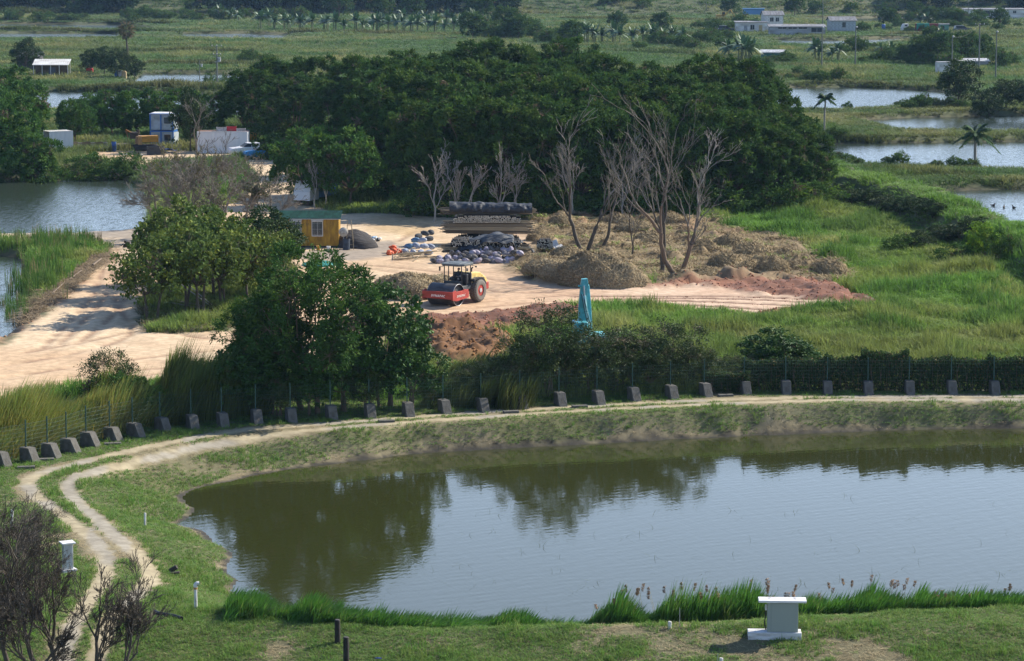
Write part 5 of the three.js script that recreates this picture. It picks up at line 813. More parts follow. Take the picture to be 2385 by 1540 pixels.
  for (const s of [-1, 1]) bones.push([B(x0 + s * 0.17, 2.06, -1.85), B(x0 + s * 0.24, 1.82, -1.72), 0.062, 0.05], [B(x0 + s * 0.24, 1.82, -1.72), B(x0 + s * 0.14, 1.84, -1.45), 0.05, 0.036], [B(x0 + s * 0.09, 1.66, -1.8), B(x0 + s * 0.14, 1.66, -1.42), 0.09, 0.065], [B(x0 + s * 0.14, 1.66, -1.42), B(x0 + s * 0.15, 1.28, -1.32), 0.06, 0.045], [B(x0 + s * 0.15, 1.26, -1.32), B(x0 + s * 0.15, 1.25, -1.18), 0.045, 0.04]);
  part(d, 'clothed_body', bodyGeometry(bones, [-0.55, 1.15, -2.1], 1.05, 52), mat(0.03, 0.035, 0.05, 0.9)); const skin = mat(0.32, 0.19, 0.125, 0.6);
  part(d, 'head', bodyGeometry([[B(x0, 2.27, -1.83), B(x0, 2.33, -1.84), 0.075, 0.085], [B(x0, 2.22, -1.79), B(x0, 2.24, -1.78), 0.045, 0.045], [B(x0, 2.275, -1.755), B(x0, 2.29, -1.745), 0.014, 0.01], [B(x0 - 0.085, 2.28, -1.84), B(x0 - 0.088, 2.3, -1.84), 0.014, 0.016], [B(x0 + 0.085, 2.28, -1.84), B(x0 + 0.088, 2.3, -1.84), 0.014, 0.016]], [-0.2, 2.14, -1.99], 0.3, 40), skin); part(d, 'hair', [at(new THREE.SphereGeometry(0.098, 16, 10, 0, 6.283, 0, 1.6), x0, 2.325, -1.85, -0.25)], black);
  for (const s of [-1, 1]) { const hb = [[B(x0 + s * 0.14, 1.84, -1.44), B(x0 + s * 0.12, 1.83, -1.38), 0.034, 0.036]]; for (let k = 0; k < 4; k++) hb.push([B(x0 + s * (0.09 + k * 0.02), 1.835, -1.37), B(x0 + s * (0.088 + k * 0.021), 1.80, -1.335 + 0.004 * k), 0.010, 0.008]); hb.push([B(x0 + s * 0.085, 1.85, -1.41), B(x0 + s * 0.06, 1.835, -1.37), 0.011, 0.009]); part(d, 'hand', bodyGeometry(hb, [x0 + s * 0.12 - 0.09, 1.75, -1.49], 0.18, 40), skin); }
}
// ---------- turquoise excavator, its arm above the bushes ----------
{
  const p = foot(1372, 846), teal = dirty(0.10, 0.42, 0.46, 0.45), o = thing('excavator', 'turquoise excavator hidden by bushes except its raised arm', 'excavator', p, 0.1);
  for (const s of [-1, 1]) part(o, 'track', [rbox(0.5, 0.7, 3.0, s * 0.95, 0.35, 0, 0.3)], rubber);
  part(o, 'turntable', [cyl(0.7, 0.8, 0.3, 0, 0.8, 0, 24)], black); part(o, 'cab_body', [rbox(1.9, 0.9, 2.2, 0, 1.4, 0.5, 0.12)], teal); const cab = part(o, 'cab', [rbox(0.85, 1.0, 1.3, -0.6, 2.1, 0.3, 0.1)], teal); part(cab, 'window', [rbox(0.87, 0.55, 1.0, -0.6, 2.25, 0.3, 0.03)], glass);
  const boom = prism([[0.2, 1.5], [-0.1, 2.8], [-0.55, 4.35], [-0.5, 4.5], [-0.3, 4.45], [0.1, 3.6], [0.5, 2.4], [0.55, 1.6]], 0.42, 0.03); boom.rotateY(-Math.PI / 2 + 0.08); const bm = part(o, 'boom', [boom], teal); bm.position.set(-0.1, 0.1, -0.5);
  const stick = prism([[-0.34, 2.2], [-0.3, 3.6], [-0.2, 4.7], [-0.14, 5.15], [0.16, 5.17], [0.2, 4.9], [0.16, 3.6], [0.1, 2.2]], 0.3, 0.03); const st = part(o, 'dipper_arm', [stick], teal); st.position.set(-0.3, -0.1, -0.1);
  part(o, 'hydraulic_ram', [bar(V(-0.25, 3.2, 0.24), V(-0.32, 4.1, 0.24), 0.09, 0.09, 12)], dirty(0.35, 0.62, 0.66, 0.4)); part(o, 'ram_rod', [bar(V(-0.32, 4.1, 0.24), V(-0.36, 4.7, 0.2), 0.045, 0.045, 10)], steel); part(o, 'hydraulic_ram', [bar(V(0.0, 1.9, 0.3), V(-0.2, 3.1, 0.24), 0.07, 0.07, 10)], dirty(0.35, 0.62, 0.66, 0.4));
  for (let k = 0; k < 4; k++) part(o, 'hose', [tubeOf([V(-0.5 + k * 0.06, 4.2, 0.22), V(-0.42 + k * 0.05, 3.7, 0.36), V(-0.3 + k * 0.06, 3.1, 0.36), V(-0.1 + k * 0.07, 2.2, 0.4)], 0.02, 18, 6)], k % 2 ? dirty(0.35, 0.6, 0.63, 0.5) : black);
  for (const y of [4.66, 3.3]) part(o, 'pivot_pin', [cyl(0.06, 0.06, 0.55, -0.4, y, 0, 12, 0, 0, Math.PI / 2)], teal);
}
// ---------- yellow site cabin ----------
{
  const p = foot(789, 577), W = 5.2, o = thing('site_cabin', 'mustard yellow site cabin with a green roof sheet and two barred windows', 'cabin', p.clone().add(V(-W / 2, 0, -1.25)), 0);
  part(o, 'wall', [box(W, 2.3, 2.5, 0, 1.3, 0)], mustard); part(o, 'base_rail', [box(W - 0.1, 0.14, 2.4, 0, 0.08, 0)], black); for (const x of [-2.57, -1.3, 1.32, 2.57]) part(o, 'corner_post', [box(0.07, 2.3, 0.03, x, 1.3, 1.258)], mustard);
  const roof = part(o, 'roof_sheet', [box(W + 0.35, 0.05, 2.95, 0, 2.62, 0.0, 0.13)], new THREE.MeshPhysicalMaterial({ color: C(0.015, 0.055, 0.045), roughness: 0.9, specularIntensity: 0.1, map: tStreak, side: THREE.DoubleSide })); part(roof, 'front_trim', [bar(V(-1.4, 2.40, 1.46), V(2.75, 2.39, 1.46), 0.03, 0.03, 6)], offWhite);
  for (const x of [-0.95, 0.84]) {
    const w = part(o, 'window', [box(0.84, 1.14, 0.03, x, 1.58, 1.262)], glass); part(w, 'window_frame', [box(0.05, 1.24, 0.05, x - 0.44, 1.58, 1.28), box(0.05, 1.24, 0.05, x + 0.44, 1.58, 1.28), box(0.93, 0.05, 0.05, x, 2.18, 1.281), box(0.93, 0.07, 0.05, x, 0.98, 1.281), box(0.03, 1.14, 0.04, x, 1.58, 1.284)], white);
    const bars = []; for (let k = 1; k < 8; k++) bars.push(bar(V(x - 0.42 + k * 0.105, 1.0, 1.33), V(x - 0.42 + k * 0.105, 2.16, 1.33), 0.007, 0.007, 4)); for (const y of [1.1, 1.55, 2.05]) bars.push(bar(V(x - 0.42, y, 1.335), V(x + 0.42, y, 1.335), 0.007, 0.007, 4)); part(w, 'security_bars', bars, offWhite);
    part(w, 'shutter_box', [rbox(1.0, 0.17, 0.16, x, 2.29, 1.33, 0.02)], dirty(0.48, 0.5, 0.52, 0.6));
  }
  const [g, m] = lettering('C 10', 0.55, 0.26, '#1c160c', '100px sans-serif'); part(o, 'lettering', at(g, -0.08, 1.95, 1.256), m);
  const s = foot(690, 584), sh = thing('lean_to', 'small grey green lean-to shed at the left front of the yellow cabin', 'shed', s.clone().add(V(-0.9, 0, 0.2)), 0.0); part(sh, 'roof', [box(1.9, 0.04, 1.3, 0, 1.68, 0, 0.06)], zinc); part(sh, 'back_wall', [box(1.7, 1.6, 0.05, 0, 0.82, -0.55)], darkGreen); part(sh, 'side_wall', [box(0.05, 1.6, 1.1, 0.83, 0.82, 0)], zinc); part(sh, 'side_wall', [box(0.05, 1.6, 1.1, -0.83, 0.82, 0)], darkGreen); part(sh, 'front_post', [box(0.06, 1.6, 0.06, 0.83, 0.82, 0.58)], wood);
  const bucket = (u, v, m, label) => { const b = thing('bucket', label, 'bucket', foot(u, v), 0, 'buckets in front of the yellow cabin'); part(b, 'pail', [cyl(0.17, 0.14, 0.36, 0, 0.18, 0, 16)], m); part(b, 'rim', [at(new THREE.TorusGeometry(0.17, 0.014, 6, 18), 0, 0.36, 0, Math.PI / 2)], m); part(b, 'handle', [at(new THREE.TorusGeometry(0.16, 0.008, 5, 14, Math.PI), 0, 0.3, 0.02, -1.2)], steel); };
  bucket(741, 583, dirty(0.65, 0.27, 0.02, 0.5), 'orange bucket under the right window of the cabin'); bucket(765, 584, white, 'white bucket in front of the yellow cabin');
  const drum = (u, v, m, label, h = 0.88) => { const d = thing('steel_drum', label, 'drum', foot(u, v)); part(d, 'barrel', [cyl(0.29, 0.29, h, 0, h / 2, 0, 24)], m); for (const y of [0.02, h * 0.34, h * 0.67, h - 0.01]) part(d, 'hoop', [at(new THREE.TorusGeometry(0.292, 0.014, 6, 24), 0, y, 0, Math.PI / 2)], m); part(d, 'lid', [cyl(0.27, 0.27, 0.02, 0, h - 0.01, 0, 24)], m); return d; };
  drum(807, 581, mat(0.035, 0.055, 0.085, 0.6, { map: tDirty }), 'dark blue steel drum at the corner of the yellow cabin'); drum(265, 352, blue, 'bright blue drum standing in the yard by the far pond', 1.15);
  const l = thing('step_ladder', 'tall bamboo step ladder leaning by the yellow cabin', 'ladder', foot(818, 580), 0); for (const s2 of [-1, 1]) { part(l, 'rail', [bar(V(s2 * 0.32 - 0.1, 0, 0.3), V(s2 * 0.14 - 0.15, 2.4, -0.1), 0.03)], bamboo); part(l, 'rear_leg', [bar(V(s2 * 0.34 - 0.1, 0, -0.7), V(s2 * 0.14 - 0.15, 2.4, -0.12), 0.025)], bamboo); } for (let k = 1; k < 6; k++) { const f = k / 6; part(l, 'rung', [bar(V(-0.42 + 0.18 * f, 2.4 * f, 0.3 - 0.4 * f), V(0.22 - 0.2 * f, 2.4 * f, 0.3 - 0.4 * f), 0.022)], bamboo); }
  const dish = thing('satellite_dish', 'round grey dish propped beside the yellow cabin', 'dish', foot(800, 581)); part(dish, 'bowl', [at(new THREE.SphereGeometry(0.5, 20, 8, 0, 6.283, 0, 0.9), 0, 1.42, -0.4, Math.PI / 2)], dirty(0.45, 0.42, 0.36, 0.8)); part(dish, 'mast', [bar(V(0, 0, -0.1), V(0, 1.4, -0.1), 0.03)], steel);
}
// soil heap and rubbish
{
  const p = foot(828, 574), g = new THREE.SphereGeometry(1, 36, 16, 0, 6.283, 0, Math.PI / 2), a = g.attributes.position; for (let i = 0; i < a.count; i++) { const x = a.getX(i), y = a.getY(i), z = a.getZ(i); a.setXYZ(i, x * 1.9, Math.pow(y, 1.3) * 1.35 * (0.8 + 0.4 * noise(x * 2 + 3, z * 2, 3)) - 0.08, z * 1.6); } g.computeVertexNormals();
  single('soil_heap', g, mat(0.055, 0.05, 0.048, 1, { map: tGround, bumpMap: tBump, bumpScale: 0.05 }), 'conical heap of dark grey soil beside the yellow cabin', 'soil heap', p);
  const lump = (s, sy, seed) => { const e = new THREE.IcosahedronGeometry(1, 3), b = e.attributes.position; for (let i = 0; i < b.count; i++) { const x = b.getX(i), y = b.getY(i), z = b.getZ(i), k = 0.72 + 0.5 * noise(x * 2.2 + seed, y * 2.2 + z * 1.7, seed); b.setXYZ(i, x * s * k, y * sy * k, z * s * k); } e.computeVertexNormals(); return e; };
  const q = rng(3), mats = [white, black, mat(0.35, 0.5, 0.62, 0.6), mat(0.6, 0.42, 0.04, 0.6), offWhite, mat(0.05, 0.06, 0.09, 0.7)];
  const geos = [lump(0.28, 0.18, 1), lump(0.22, 0.12, 2), lump(0.18, 0.2, 3)], words = ['white', 'black', 'pale blue', 'yellow', 'off-white', 'dark blue'];
  [[850, 548, 0], [852, 553, 3], [862, 556, 1], [872, 557, 2], [884, 558, 0], [880, 562, 1], [865, 562, 0], [858, 560, 5], [842, 566, 4], [836, 572, 4], [832, 577, 0], [874, 560, 4]].forEach(([u, v, m], i) => single('rubbish_bag', geos[i % 3], mats[m], 'crumpled ' + words[m] + ' plastic rubbish, ' + ordinal[i] + ' piece by the dark soil heap', 'rubbish', foot(u, v).add(V(0, 0.08, 0)), q() * 6, 'rubbish by the dark soil heap'));
  // ---------- sacks ----------
  const sackGeo = [0, 1, 2].map((s) => { const e = new THREE.IcosahedronGeometry(1, 4), b = e.attributes.position; for (let i = 0; i < b.count; i++) { const x = b.getX(i), y = b.getY(i), z = b.getZ(i), k = 0.88 + 0.22 * noise(x * 2.4 + s * 7, y * 2.4 + z * 2, 40 + s); b.setXYZ(i, Math.sign(x) * Math.pow(Math.abs(x), 0.85) * 0.40 * k, Math.sign(y) * Math.pow(Math.abs(y), 0.9) * 0.22 * k, z * 0.27 * k); } e.computeVertexNormals(); return e; });
  const sm = [dirty(0.42, 0.385, 0.47, 0.85), dirty(0.19, 0.175, 0.165, 0.95), dirty(0.28, 0.26, 0.27, 0.9), dirty(0.12, 0.11, 0.10, 0.95)], sn = ['lavender white', 'dark grey', 'pale grey', 'brown grey'];
  let n = 0; const pile = (u0, u1, v, y, count, back) => { for (let i = 0; i < count; i++) { const u = lerp(u0, u1, (i + 0.5) / count) + (q() - 0.5) * 14, m = q() < 0.38 ? 0 : Math.floor(1 + q() * 3), p2 = foot(u, v); p2.y += y + (q() - 0.5) * 0.16; p2.z -= back + (q() - 0.5) * 0.4; const s = single('sack', sackGeo[n % 3], sm[m], sn[m] + ' filled sack on the heap behind the road roller, ' + ordinal[i] + ' along its ' + back.toFixed(1) + ' row', 'sack', p2, q() * 3, 'sacks heaped behind the road roller'); s.rotation.z = (q() - 0.5) * 1.1; s.rotation.x = (q() - 0.5) * 0.7; s.scale.setScalar(0.66 + 0.4 * q()); s.userData.label = sn[m] + ' filled sack, ' + ordinal[i] + ' along the ' + ['front', 'second', 'third', 'top'][Math.round(back / 0.4)] + ' row of the heap'; n++; } };
  pile(1003, 1210, 613, 0.14, 20, 0); pile(1022, 1208, 612, 0.38, 18, 0.4); pile(1050, 1198, 611, 0.62, 15, 0.8); pile(1090, 1185, 610, 0.84, 9, 1.2);
  const bm = [mat(0.10, 0.22, 0.36, 0.7, { map: tDirty }), dirty(0.33, 0.38, 0.48, 0.8), dirty(0.07, 0.075, 0.08, 0.9)], bn = ['blue', 'pale blue', 'black'];
  [[945, 590, 0, 1], [962, 592, 0, 1], [980, 593, 0, 1], [998, 594, 0, 1], [952, 588, 0.35, 0], [970, 588, 0.38, 1], [988, 590, 0.4, 1], [1004, 588, 0.3, 1], [968, 584, 0.7, 0], [984, 585, 0.72, 1], [1000, 582, 0.75, 2], [990, 578, 1.05, 2], [1004, 577, 1.1, 2], [975, 580, 0.9, 2]].forEach(([u, v, y, m], i) => { const p2 = foot(u, v); p2.y += y + 0.18; const s = single('sack', sackGeo[i % 3], bm[m], bn[m] + ' bundle left of the bamboo stack, ' + ordinal[i] + ' of its heap', 'sack', p2, q() * 3, 'bundles left of the bamboo stacks'); s.rotation.z = (q() - 0.5) * 0.8; });
  [[908, 594, 0], [918, 591, 0.05], [927, 590, 0], [915, 589, 0.3]].forEach(([u, v, y], i) => { const p2 = foot(u, v); p2.y += y + 0.14; single('orange_sack', lump(0.34, 0.24, 9 + i), dirty(0.68, 0.11, 0.02, 0.6), ['bright orange plastic heap at the end of the loose bamboo', 'orange plastic heap beside the brightest one', 'rightmost orange plastic heap', 'orange plastic heap on top of the others'][i], 'sack', p2, i, 'orange plastic heaps'); });
  [[1290, 586, 0.45], [1305, 590, 0.35], [1312, 594, 0.25]].forEach(([u, v, s], i) => { const p2 = foot(u, v), t = thing('white_sheet', ['upright white board at the right end of the stacks', 'folded white sheet beside the white board', 'white sheet corner lying on the straw'][i], 'sheet', p2, 0.3 * i); part(t, 'sheet', [rbox(s * 1.6, 0.03, s * 1.8, 0, s * 0.9, 0, 0.01, 0.9 - 0.5 * i, 0.3, 0.2)], white); part(t, 'fold', [rbox(s * 1.2, 0.03, s, s * 0.6, s * 0.35, 0.1, 0.01, 0.3, -0.4, -0.5)], white); });
  const tealS = thing('green_sheet', 'crumpled turquoise sheet half hidden by the feathery tree', 'sheet', foot(745, 618)); part(tealS, 'sheet', lump(1.3, 0.35, 6), mat(0.02, 0.2, 0.16, 0.5)); part(tealS, 'fold', lump(0.6, 0.42, 8), mat(0.03, 0.25, 0.2, 0.5));
}
// ---------- bamboo stacks ----------
{
  const q = rng(55), pole = new THREE.CylinderGeometry(0.034, 0.04, 1, 6), endM = mat(0.74, 0.68, 0.55, 0.9), darkB = mat(0.035, 0.029, 0.023, 0.9, { map: tStreak });
  const endOn = (w, h, len, dark = 0.7) => { const ends = [], sides = []; const nx = Math.round(w / 0.11), ny = Math.round(h / 0.1); for (let j = 0; j < ny; j++) for (let i = 0; i < nx; i++) { const x = (i + 0.5 * (j % 2)) / nx * w - w / 2 + gauss(q) * 0.012, y = j / ny * h + 0.04, e = Math.pow(Math.abs(x) / (w / 2), 4); if (y > h * (1 - 0.45 * e)) continue; const dz = gauss(q) * 0.09; const c = at(new THREE.CylinderGeometry(0.048, 0.048, len, 6, 1, true), x, y, dz, Math.PI / 2); sides.push(c); if (q() < dark) ends.push(at(new THREE.CircleGeometry(0.034 + 0.016 * q(), 6), x, y, dz + len / 2 - 0.004)); } return [sides, ends]; };
  const sideOn = (len, h, d) => { const out = []; const ny = Math.round(h / 0.07), nz = 5; for (let j = 0; j < ny; j++) for (let k = 0; k < nz; k++) { const l = len * (0.86 + 0.16 * q()), x = gauss(q) * 0.35; out.push(at(new THREE.CylinderGeometry(0.028, 0.038, l, 6), x, j / ny * h + 0.04 + gauss(q) * 0.01, (k / (nz - 1) - 0.5) * d + gauss(q) * 0.02, 0, gauss(q) * 0.012, Math.PI / 2 + gauss(q) * 0.012)); } return out; };
  const tones = [mat(0.34, 0.28, 0.18, 0.8), mat(0.20, 0.16, 0.105, 0.85), mat(0.10, 0.08, 0.055, 0.9)];
  const stack = (label, p, layers) => { const o = thing('bamboo_stack', label, 'bamboo stack', p); for (const [kind, x, y, z, w, h, len, dk] of layers) { if (kind === 'end') { const [s, e] = endOn(w, h, len, dk); const b = part(o, 'pole_bundle', s, darkB); b.position.set(x, y, z); b.userData.kind = 'stuff'; const ee = part(b, 'pole_ends', e, endM); ee.userData.kind = 'stuff'; } else { for (let k = 0; k < 3; k++) { const b = part(o, 'pole_layer', sideOn(w, h, len).filter((_, n) => (n * 7 + (n >> 2)) % 3 === k), tones[k]); b.position.set(x, y, z); b.userData.kind = 'stuff'; } } } return o; };
  const f = foot(1130, 601), r = foot(1135, 568);
  stack('front stack of bamboo poles with a rumpled black sheet over it', f, [['end', -1.2, 0, 0, 3.6, 0.5, 2.2, 0.5], ['end', 2.2, 0, 0.1, 1.5, 0.55, 2.2, 0.8], ['side', 0, 0.5, 0, 7.2, 0.5, 2.0], ['end', -1.9, 1.02, 0.1, 1.6, 0.62, 2.2, 0.55], ['end', -0.4, 1.02, 0.1, 1.35, 0.55, 2.2, 0.55], ['end', 1.0, 1.02, 0.1, 1.5, 0.6, 2.2, 0.5], ['end', 2.3, 1.02, 0.1, 1.2, 0.5, 2.2, 0.5]]);
  stack('rear stack of bamboo poles topped by a long black roll', r, [['end', 0, 0, 0, 5.5, 0.9, 2.0, 0.2], ['side', 0, 0.95, 0, 7.6, 0.9, 2.0], ['end', 0, 1.9, 0.1, 5.6, 0.6, 2.1, 0.95], ['side', 0, 2.52, 0, 7.9, 0.5, 1.3]]);
  stack('small bundle of dark poles at the right end of the stacks', foot(1270, 592), [['end', 0, 0, 0, 1.3, 0.75, 1.4, 0.75]]);
  const tarpM = new THREE.MeshStandardMaterial({ color: C(0.024, 0.029, 0.037), roughness: 0.6, side: THREE.DoubleSide, bumpMap: tBump, bumpScale: 0.03 });
  const cloth = (W, D2, fn, nx = 90, nz = 40) => { const g = new THREE.PlaneGeometry(W, D2, nx, nz); g.rotateX(-Math.PI / 2); const a = g.attributes.position; for (let i = 0; i < a.count; i++) { const [x, y, z] = fn(a.getX(i), a.getZ(i)); a.setXYZ(i, x, y, z); } g.computeVertexNormals(); return g; };
  single('black_tarpaulin', cloth(5.6, 3.0, (x, z) => { const e = Math.abs(x / 2.8), fr = Math.max(0, z - 0.5), wr = 0.16 * (fbm(x * 1.2 + 4, z * 1.5, 3, 7) - 0.5) + 0.06 * Math.sin(x * 5 + z * 2); let y = 1.72 + 0.22 * Math.sin(x * 1.3 + 0.5) + wr - 0.75 * fr * (0.35 + 0.65 * noise(x * 0.9, 2, 5)); if (x < -2.1) y -= (-2.1 - x) * 1.7; if (x > 2.2) y -= (x - 2.2) * 1.6; return [x * (1 - 0.04 * e), Math.max(y, 0.25), z * 0.9]; }), tarpM, 'rumpled black plastic sheet draped over the front bamboo stack', 'tarpaulin', f.clone().add(V(0.1, 0, 0.2)));
  single('black_tarpaulin', cloth(6.9, 3.2, (x, z) => { const t = z / 1.6 * 2.0, w = 0.26 * (fbm(x * 2.1, z * 1.6, 4, 9) - 0.5) + 0.02 * Math.sin(x * 9 + 5 * fbm(x, z, 2, 3)) * (0.4 + 0.6 * Math.abs(t)); const rr = 0.62 + w, y = 2.86 + rr * Math.cos(t) * 0.86, end = x < -2.9 ? (x + 2.9) * 0.25 : 0; return [x, y + end * 0.0 - 0.02 * x, rr * Math.sin(t) * 1.25]; }, 120, 36), tarpM, 'long black plastic roll along the top of the rear bamboo stack', 'tarpaulin', r.clone().add(V(0.3, 0.1, 0.1)));
  single('black_tarpaulin', cloth(1.8, 1.6, (x, z) => [x * 0.8 + 0.2 * z, Math.max(0.06, 1.1 - 0.65 * (x + 0.9) + 0.16 * Math.sin(x * 5 + z * 4)), z], 30, 26), tarpM, 'torn black sheet trailing off the right end of the stacks', 'tarpaulin', foot(1228, 590));
  const pole2 = (list, name, label, group, m = bamboo) => list.forEach(([u, v, u2, v2, y1, y2, r2 = 0.035], i) => { const a = foot(u, v), b = foot(u2, v2); a.y += y1; b.y += y2; const c = a.clone().add(b).multiplyScalar(0.5); c.y = Math.min(a.y, b.y); single(name, [bar(a.clone().sub(c), b.clone().sub(c), r2, r2 * 0.7, 7)], m, label(i), 'bamboo pole', c, 0, group); });
  const loose = []; for (let i = 0; i < 16; i++) loose.push([912 + q() * 20, 600 + q() * 9, 990 + q() * 40, 594 + q() * 10, 0.06 + 0.03 * i, 0.08 + 0.03 * i]); loose.push([915, 607, 932, 590, 0.05, 0.5], [962, 610, 990, 600, 0.05, 0.45], [950, 600, 968, 608, 0.6, 0.1]);
  pole2(loose, 'bamboo_pole', (i) => 'loose bamboo pole, ' + ordinal[i] + ' of the pile left of the stacks', 'loose bamboo left of the stacks');
  const left = []; for (let i = 0; i < 16; i++) { const t = q(); left.push([385 + 30 * q(), 716 - 40 * t + 10 * q(), 505 + 18 * q(), 722 + 12 * q(), 0.1 + 0.02 * i, 0.08, 0.04]); } left.push([415, 676, 512, 728, 1.0, 0.1, 0.045], [418, 684, 510, 730, 0.8, 0.1, 0.045]);
  pole2(left, 'bamboo_pole', (i) => 'grey bamboo pole, ' + ordinal[i] + ' of the fan under the broad leaved trees', 'grey bamboo under the broad leaved trees', mat(0.36, 0.32, 0.26, 0.85));
  pole2([[318, 750, 335, 752, 0.05, 0.05, 0.05], [216, 624, 236, 616, 0.2, 0.5, 0.09], [160, 655, 190, 640, 0.1, 0.3, 0.05], [120, 690, 150, 668, 0.1, 0.3, 0.06], [98, 668, 130, 664, 0.2, 0.2, 0.05]], 'broken_timber', (i) => ['short stick lying at the edge of the sandy bend', 'thick broken timber beside the sandy track', 'broken timber near the bulrushes', 'broken timber at the pool edge', 'pale timber floating in the pool'][i], 'broken timber beside the track', wood);
  // pallet and stones
  const pl = thing('pallet', 'dark wooden pallet lying at the edge of the sandy bend', 'pallet', foot(398, 767), 0.15); for (let k = 0; k < 6; k++) part(pl, 'slat', [box(1.5, 0.03, 0.13, 0, 0.15, -0.45 + k * 0.18)], mat(0.12, 0.115, 0.11, 0.9)); for (const x of [-0.68, 0, 0.68]) part(pl, 'bearer', [box(0.1, 0.12, 1.0, x, 0.07, 0)], wood);
  [[428, 768, 0.22, 0], [438, 764, 0.2, 1], [447, 767, 0.16, 0], [452, 762, 0.2, 1], [470, 770, 0.16, 2], [482, 770, 0.13, 2], [493, 768, 0.2, 2], [462, 766, 0.14, 2]].forEach(([u, v, s, m], i) => { const e = new THREE.IcosahedronGeometry(s, 2), b = e.attributes.position; for (let k = 0; k < b.count; k++) { const x = b.getX(k), y = b.getY(k), z = b.getZ(k), w = 0.8 + 0.4 * noise(x * 5 + i * 3, y * 5 + z * 4, 4); b.setXYZ(k, x * w * 1.2, y * w * 0.8, z * w); } e.computeVertexNormals(); single('stone', e, [dirty(0.32, 0.33, 0.35, 0.9), dirty(0.08, 0.10, 0.13, 0.9), dirty(0.52, 0.36, 0.2, 0.95)][m], ['grey', 'dark slate', 'sandy orange'][m] + ' stone beside the pallet, ' + ordinal[i] + ' from it', 'stone', foot(u, v).add(V(0, s * 0.4, 0)), i, 'stones beside the pallet'); });
}
// red earth clods
{
  const q = rng(88), list = [], e = new THREE.IcosahedronGeometry(1, 1), b = e.attributes.position; for (let k = 0; k < b.count; k++) { const x = b.getX(k), y = b.getY(k), z = b.getZ(k), w = 0.7 + 0.6 * noise(x * 2 + 3, y * 2 + z * 2, 4); b.setXYZ(k, x * w, y * w * 0.8, z * w); } e.computeVertexNormals();
  const cloud = (k, n, c, smax) => { const A = redSoil[k]; for (let i = 0; i < n; i++) { const x = lerp(A.x0, A.x1, q()), z = lerp(A.z0, A.z1, q()); if (sd(A, x, z) < -0.25) continue; const s = smax * Math.pow(q(), 3) + 0.02; list.push({ x, y: H(x, z) + s * 0.3, z, s, h: s * 0.8, r: q() * 6, c: tone(c, 0.95 + 0.7 * q()) }); } };
  cloud(0, 1500, [0.24, 0.095, 0.05], 0.09); cloud(1, 900, [0.21, 0.095, 0.03], 0.11); cloud(2, 2400, [0.25, 0.105, 0.06], 0.07); cloud(3, 900, [0.24, 0.10, 0.055], 0.08); cloud(4, 1200, [0.33, 0.19, 0.10], 0.08);
  for (const r of ruts.slice(0, 5)) for (let i = 0; i < 110; i++) { const k = Math.floor(q() * (r.pts.length - 1)), f = q(), x = lerp(r.pts[k][0], r.pts[k + 1][0], f) + gauss(q) * 0.12, z = lerp(r.pts[k][1], r.pts[k + 1][1], f) + 0.2 + gauss(q) * 0.5, s = 0.02 + 0.06 * q() * q(); list.push({ x, y: H(x, z) + s * 0.3, z, s, r: q() * 6, c: tone([0.26, 0.125, 0.07], 0.6 + 0.7 * q()) }); }
  stuff('earth_clods', e, mat(1, 1, 1, 1), list, 'reddish clods of dug earth strewn over the site', 'earth');
}
// ---------- vehicles, containers, huts ----------
function car(name, label, p, turn, L, Hh, W, paint, roofPaint, kind = 'hatch') {
  const o = thing(name, label, 'car', p, turn), x = L / 2;
  const low = prism([[-x, 0.28], [-x + 0.05, Hh * 0.5], [-x + 0.12, Hh * 0.62], [x - L * 0.32, Hh * 0.64], [x - 0.12, Hh * 0.55], [x, Hh * 0.42], [x - 0.02, 0.28]], W - 0.12, 0.06); part(o, 'body', [low], paint);
  const back = kind === 'sedan' ? -x + L * 0.2 : -x + 0.16; const up = prism([[back, Hh * 0.62], [back + (kind === 'sedan' ? L * 0.17 : 0.16), Hh * 0.95], [x - L * 0.47, Hh * 0.96], [x - L * 0.29, Hh * 0.63]], W - 0.3, 0.04); part(o, 'cabin_glass', [up], glass);
  part(o, 'roof', [rbox((x - L * 0.45) - (back + 0.1), 0.07, W - 0.22, ((x - L * 0.45) + (back + 0.1)) / 2, Hh * 0.975, 0, 0.03)], roofPaint);
  for (const s of [-1, 1]) { for (const px of [back + 0.14, x - L * 0.56]) part(o, 'pillar', [bar(V(px, Hh * 0.62, s * (W / 2 - 0.1)), V(px + (px > 0 ? 0 : 0.08), Hh * 0.95, s * (W / 2 - 0.17)), 0.04)], roofPaint); part(o, 'headlight', [at(new THREE.SphereGeometry(0.11, 10, 8), x - 0.06, Hh * 0.47, s * (W / 2 - 0.22))], clearGlass); part(o, 'tail_light', [rbox(0.05, 0.18, 0.12, -x + 0.01, Hh * 0.5, s * (W / 2 - 0.16), 0.02)], mat(0.45, 0.02, 0.02, 0.3)); part(o, 'mirror', [rbox(0.12, 0.1, 0.14, x - L * 0.32, Hh * 0.68, s * (W / 2 + 0.06), 0.03)], paint); }
  for (const px of [-x + L * 0.18, x - L * 0.2]) for (const s of [-1, 1]) { const w = new THREE.Group(); w.name = 'wheel'; w.position.set(px, 0.31, s * (W / 2 - 0.09)); o.add(w); part(w, 'tyre', [at(new THREE.TorusGeometry(0.235, 0.085, 8, 20), 0, 0, 0)], rubber); part(w, 'rim', [cyl(0.2, 0.2, 0.12, 0, 0, 0, 14, Math.PI / 2)], steel); }
  return o;
}
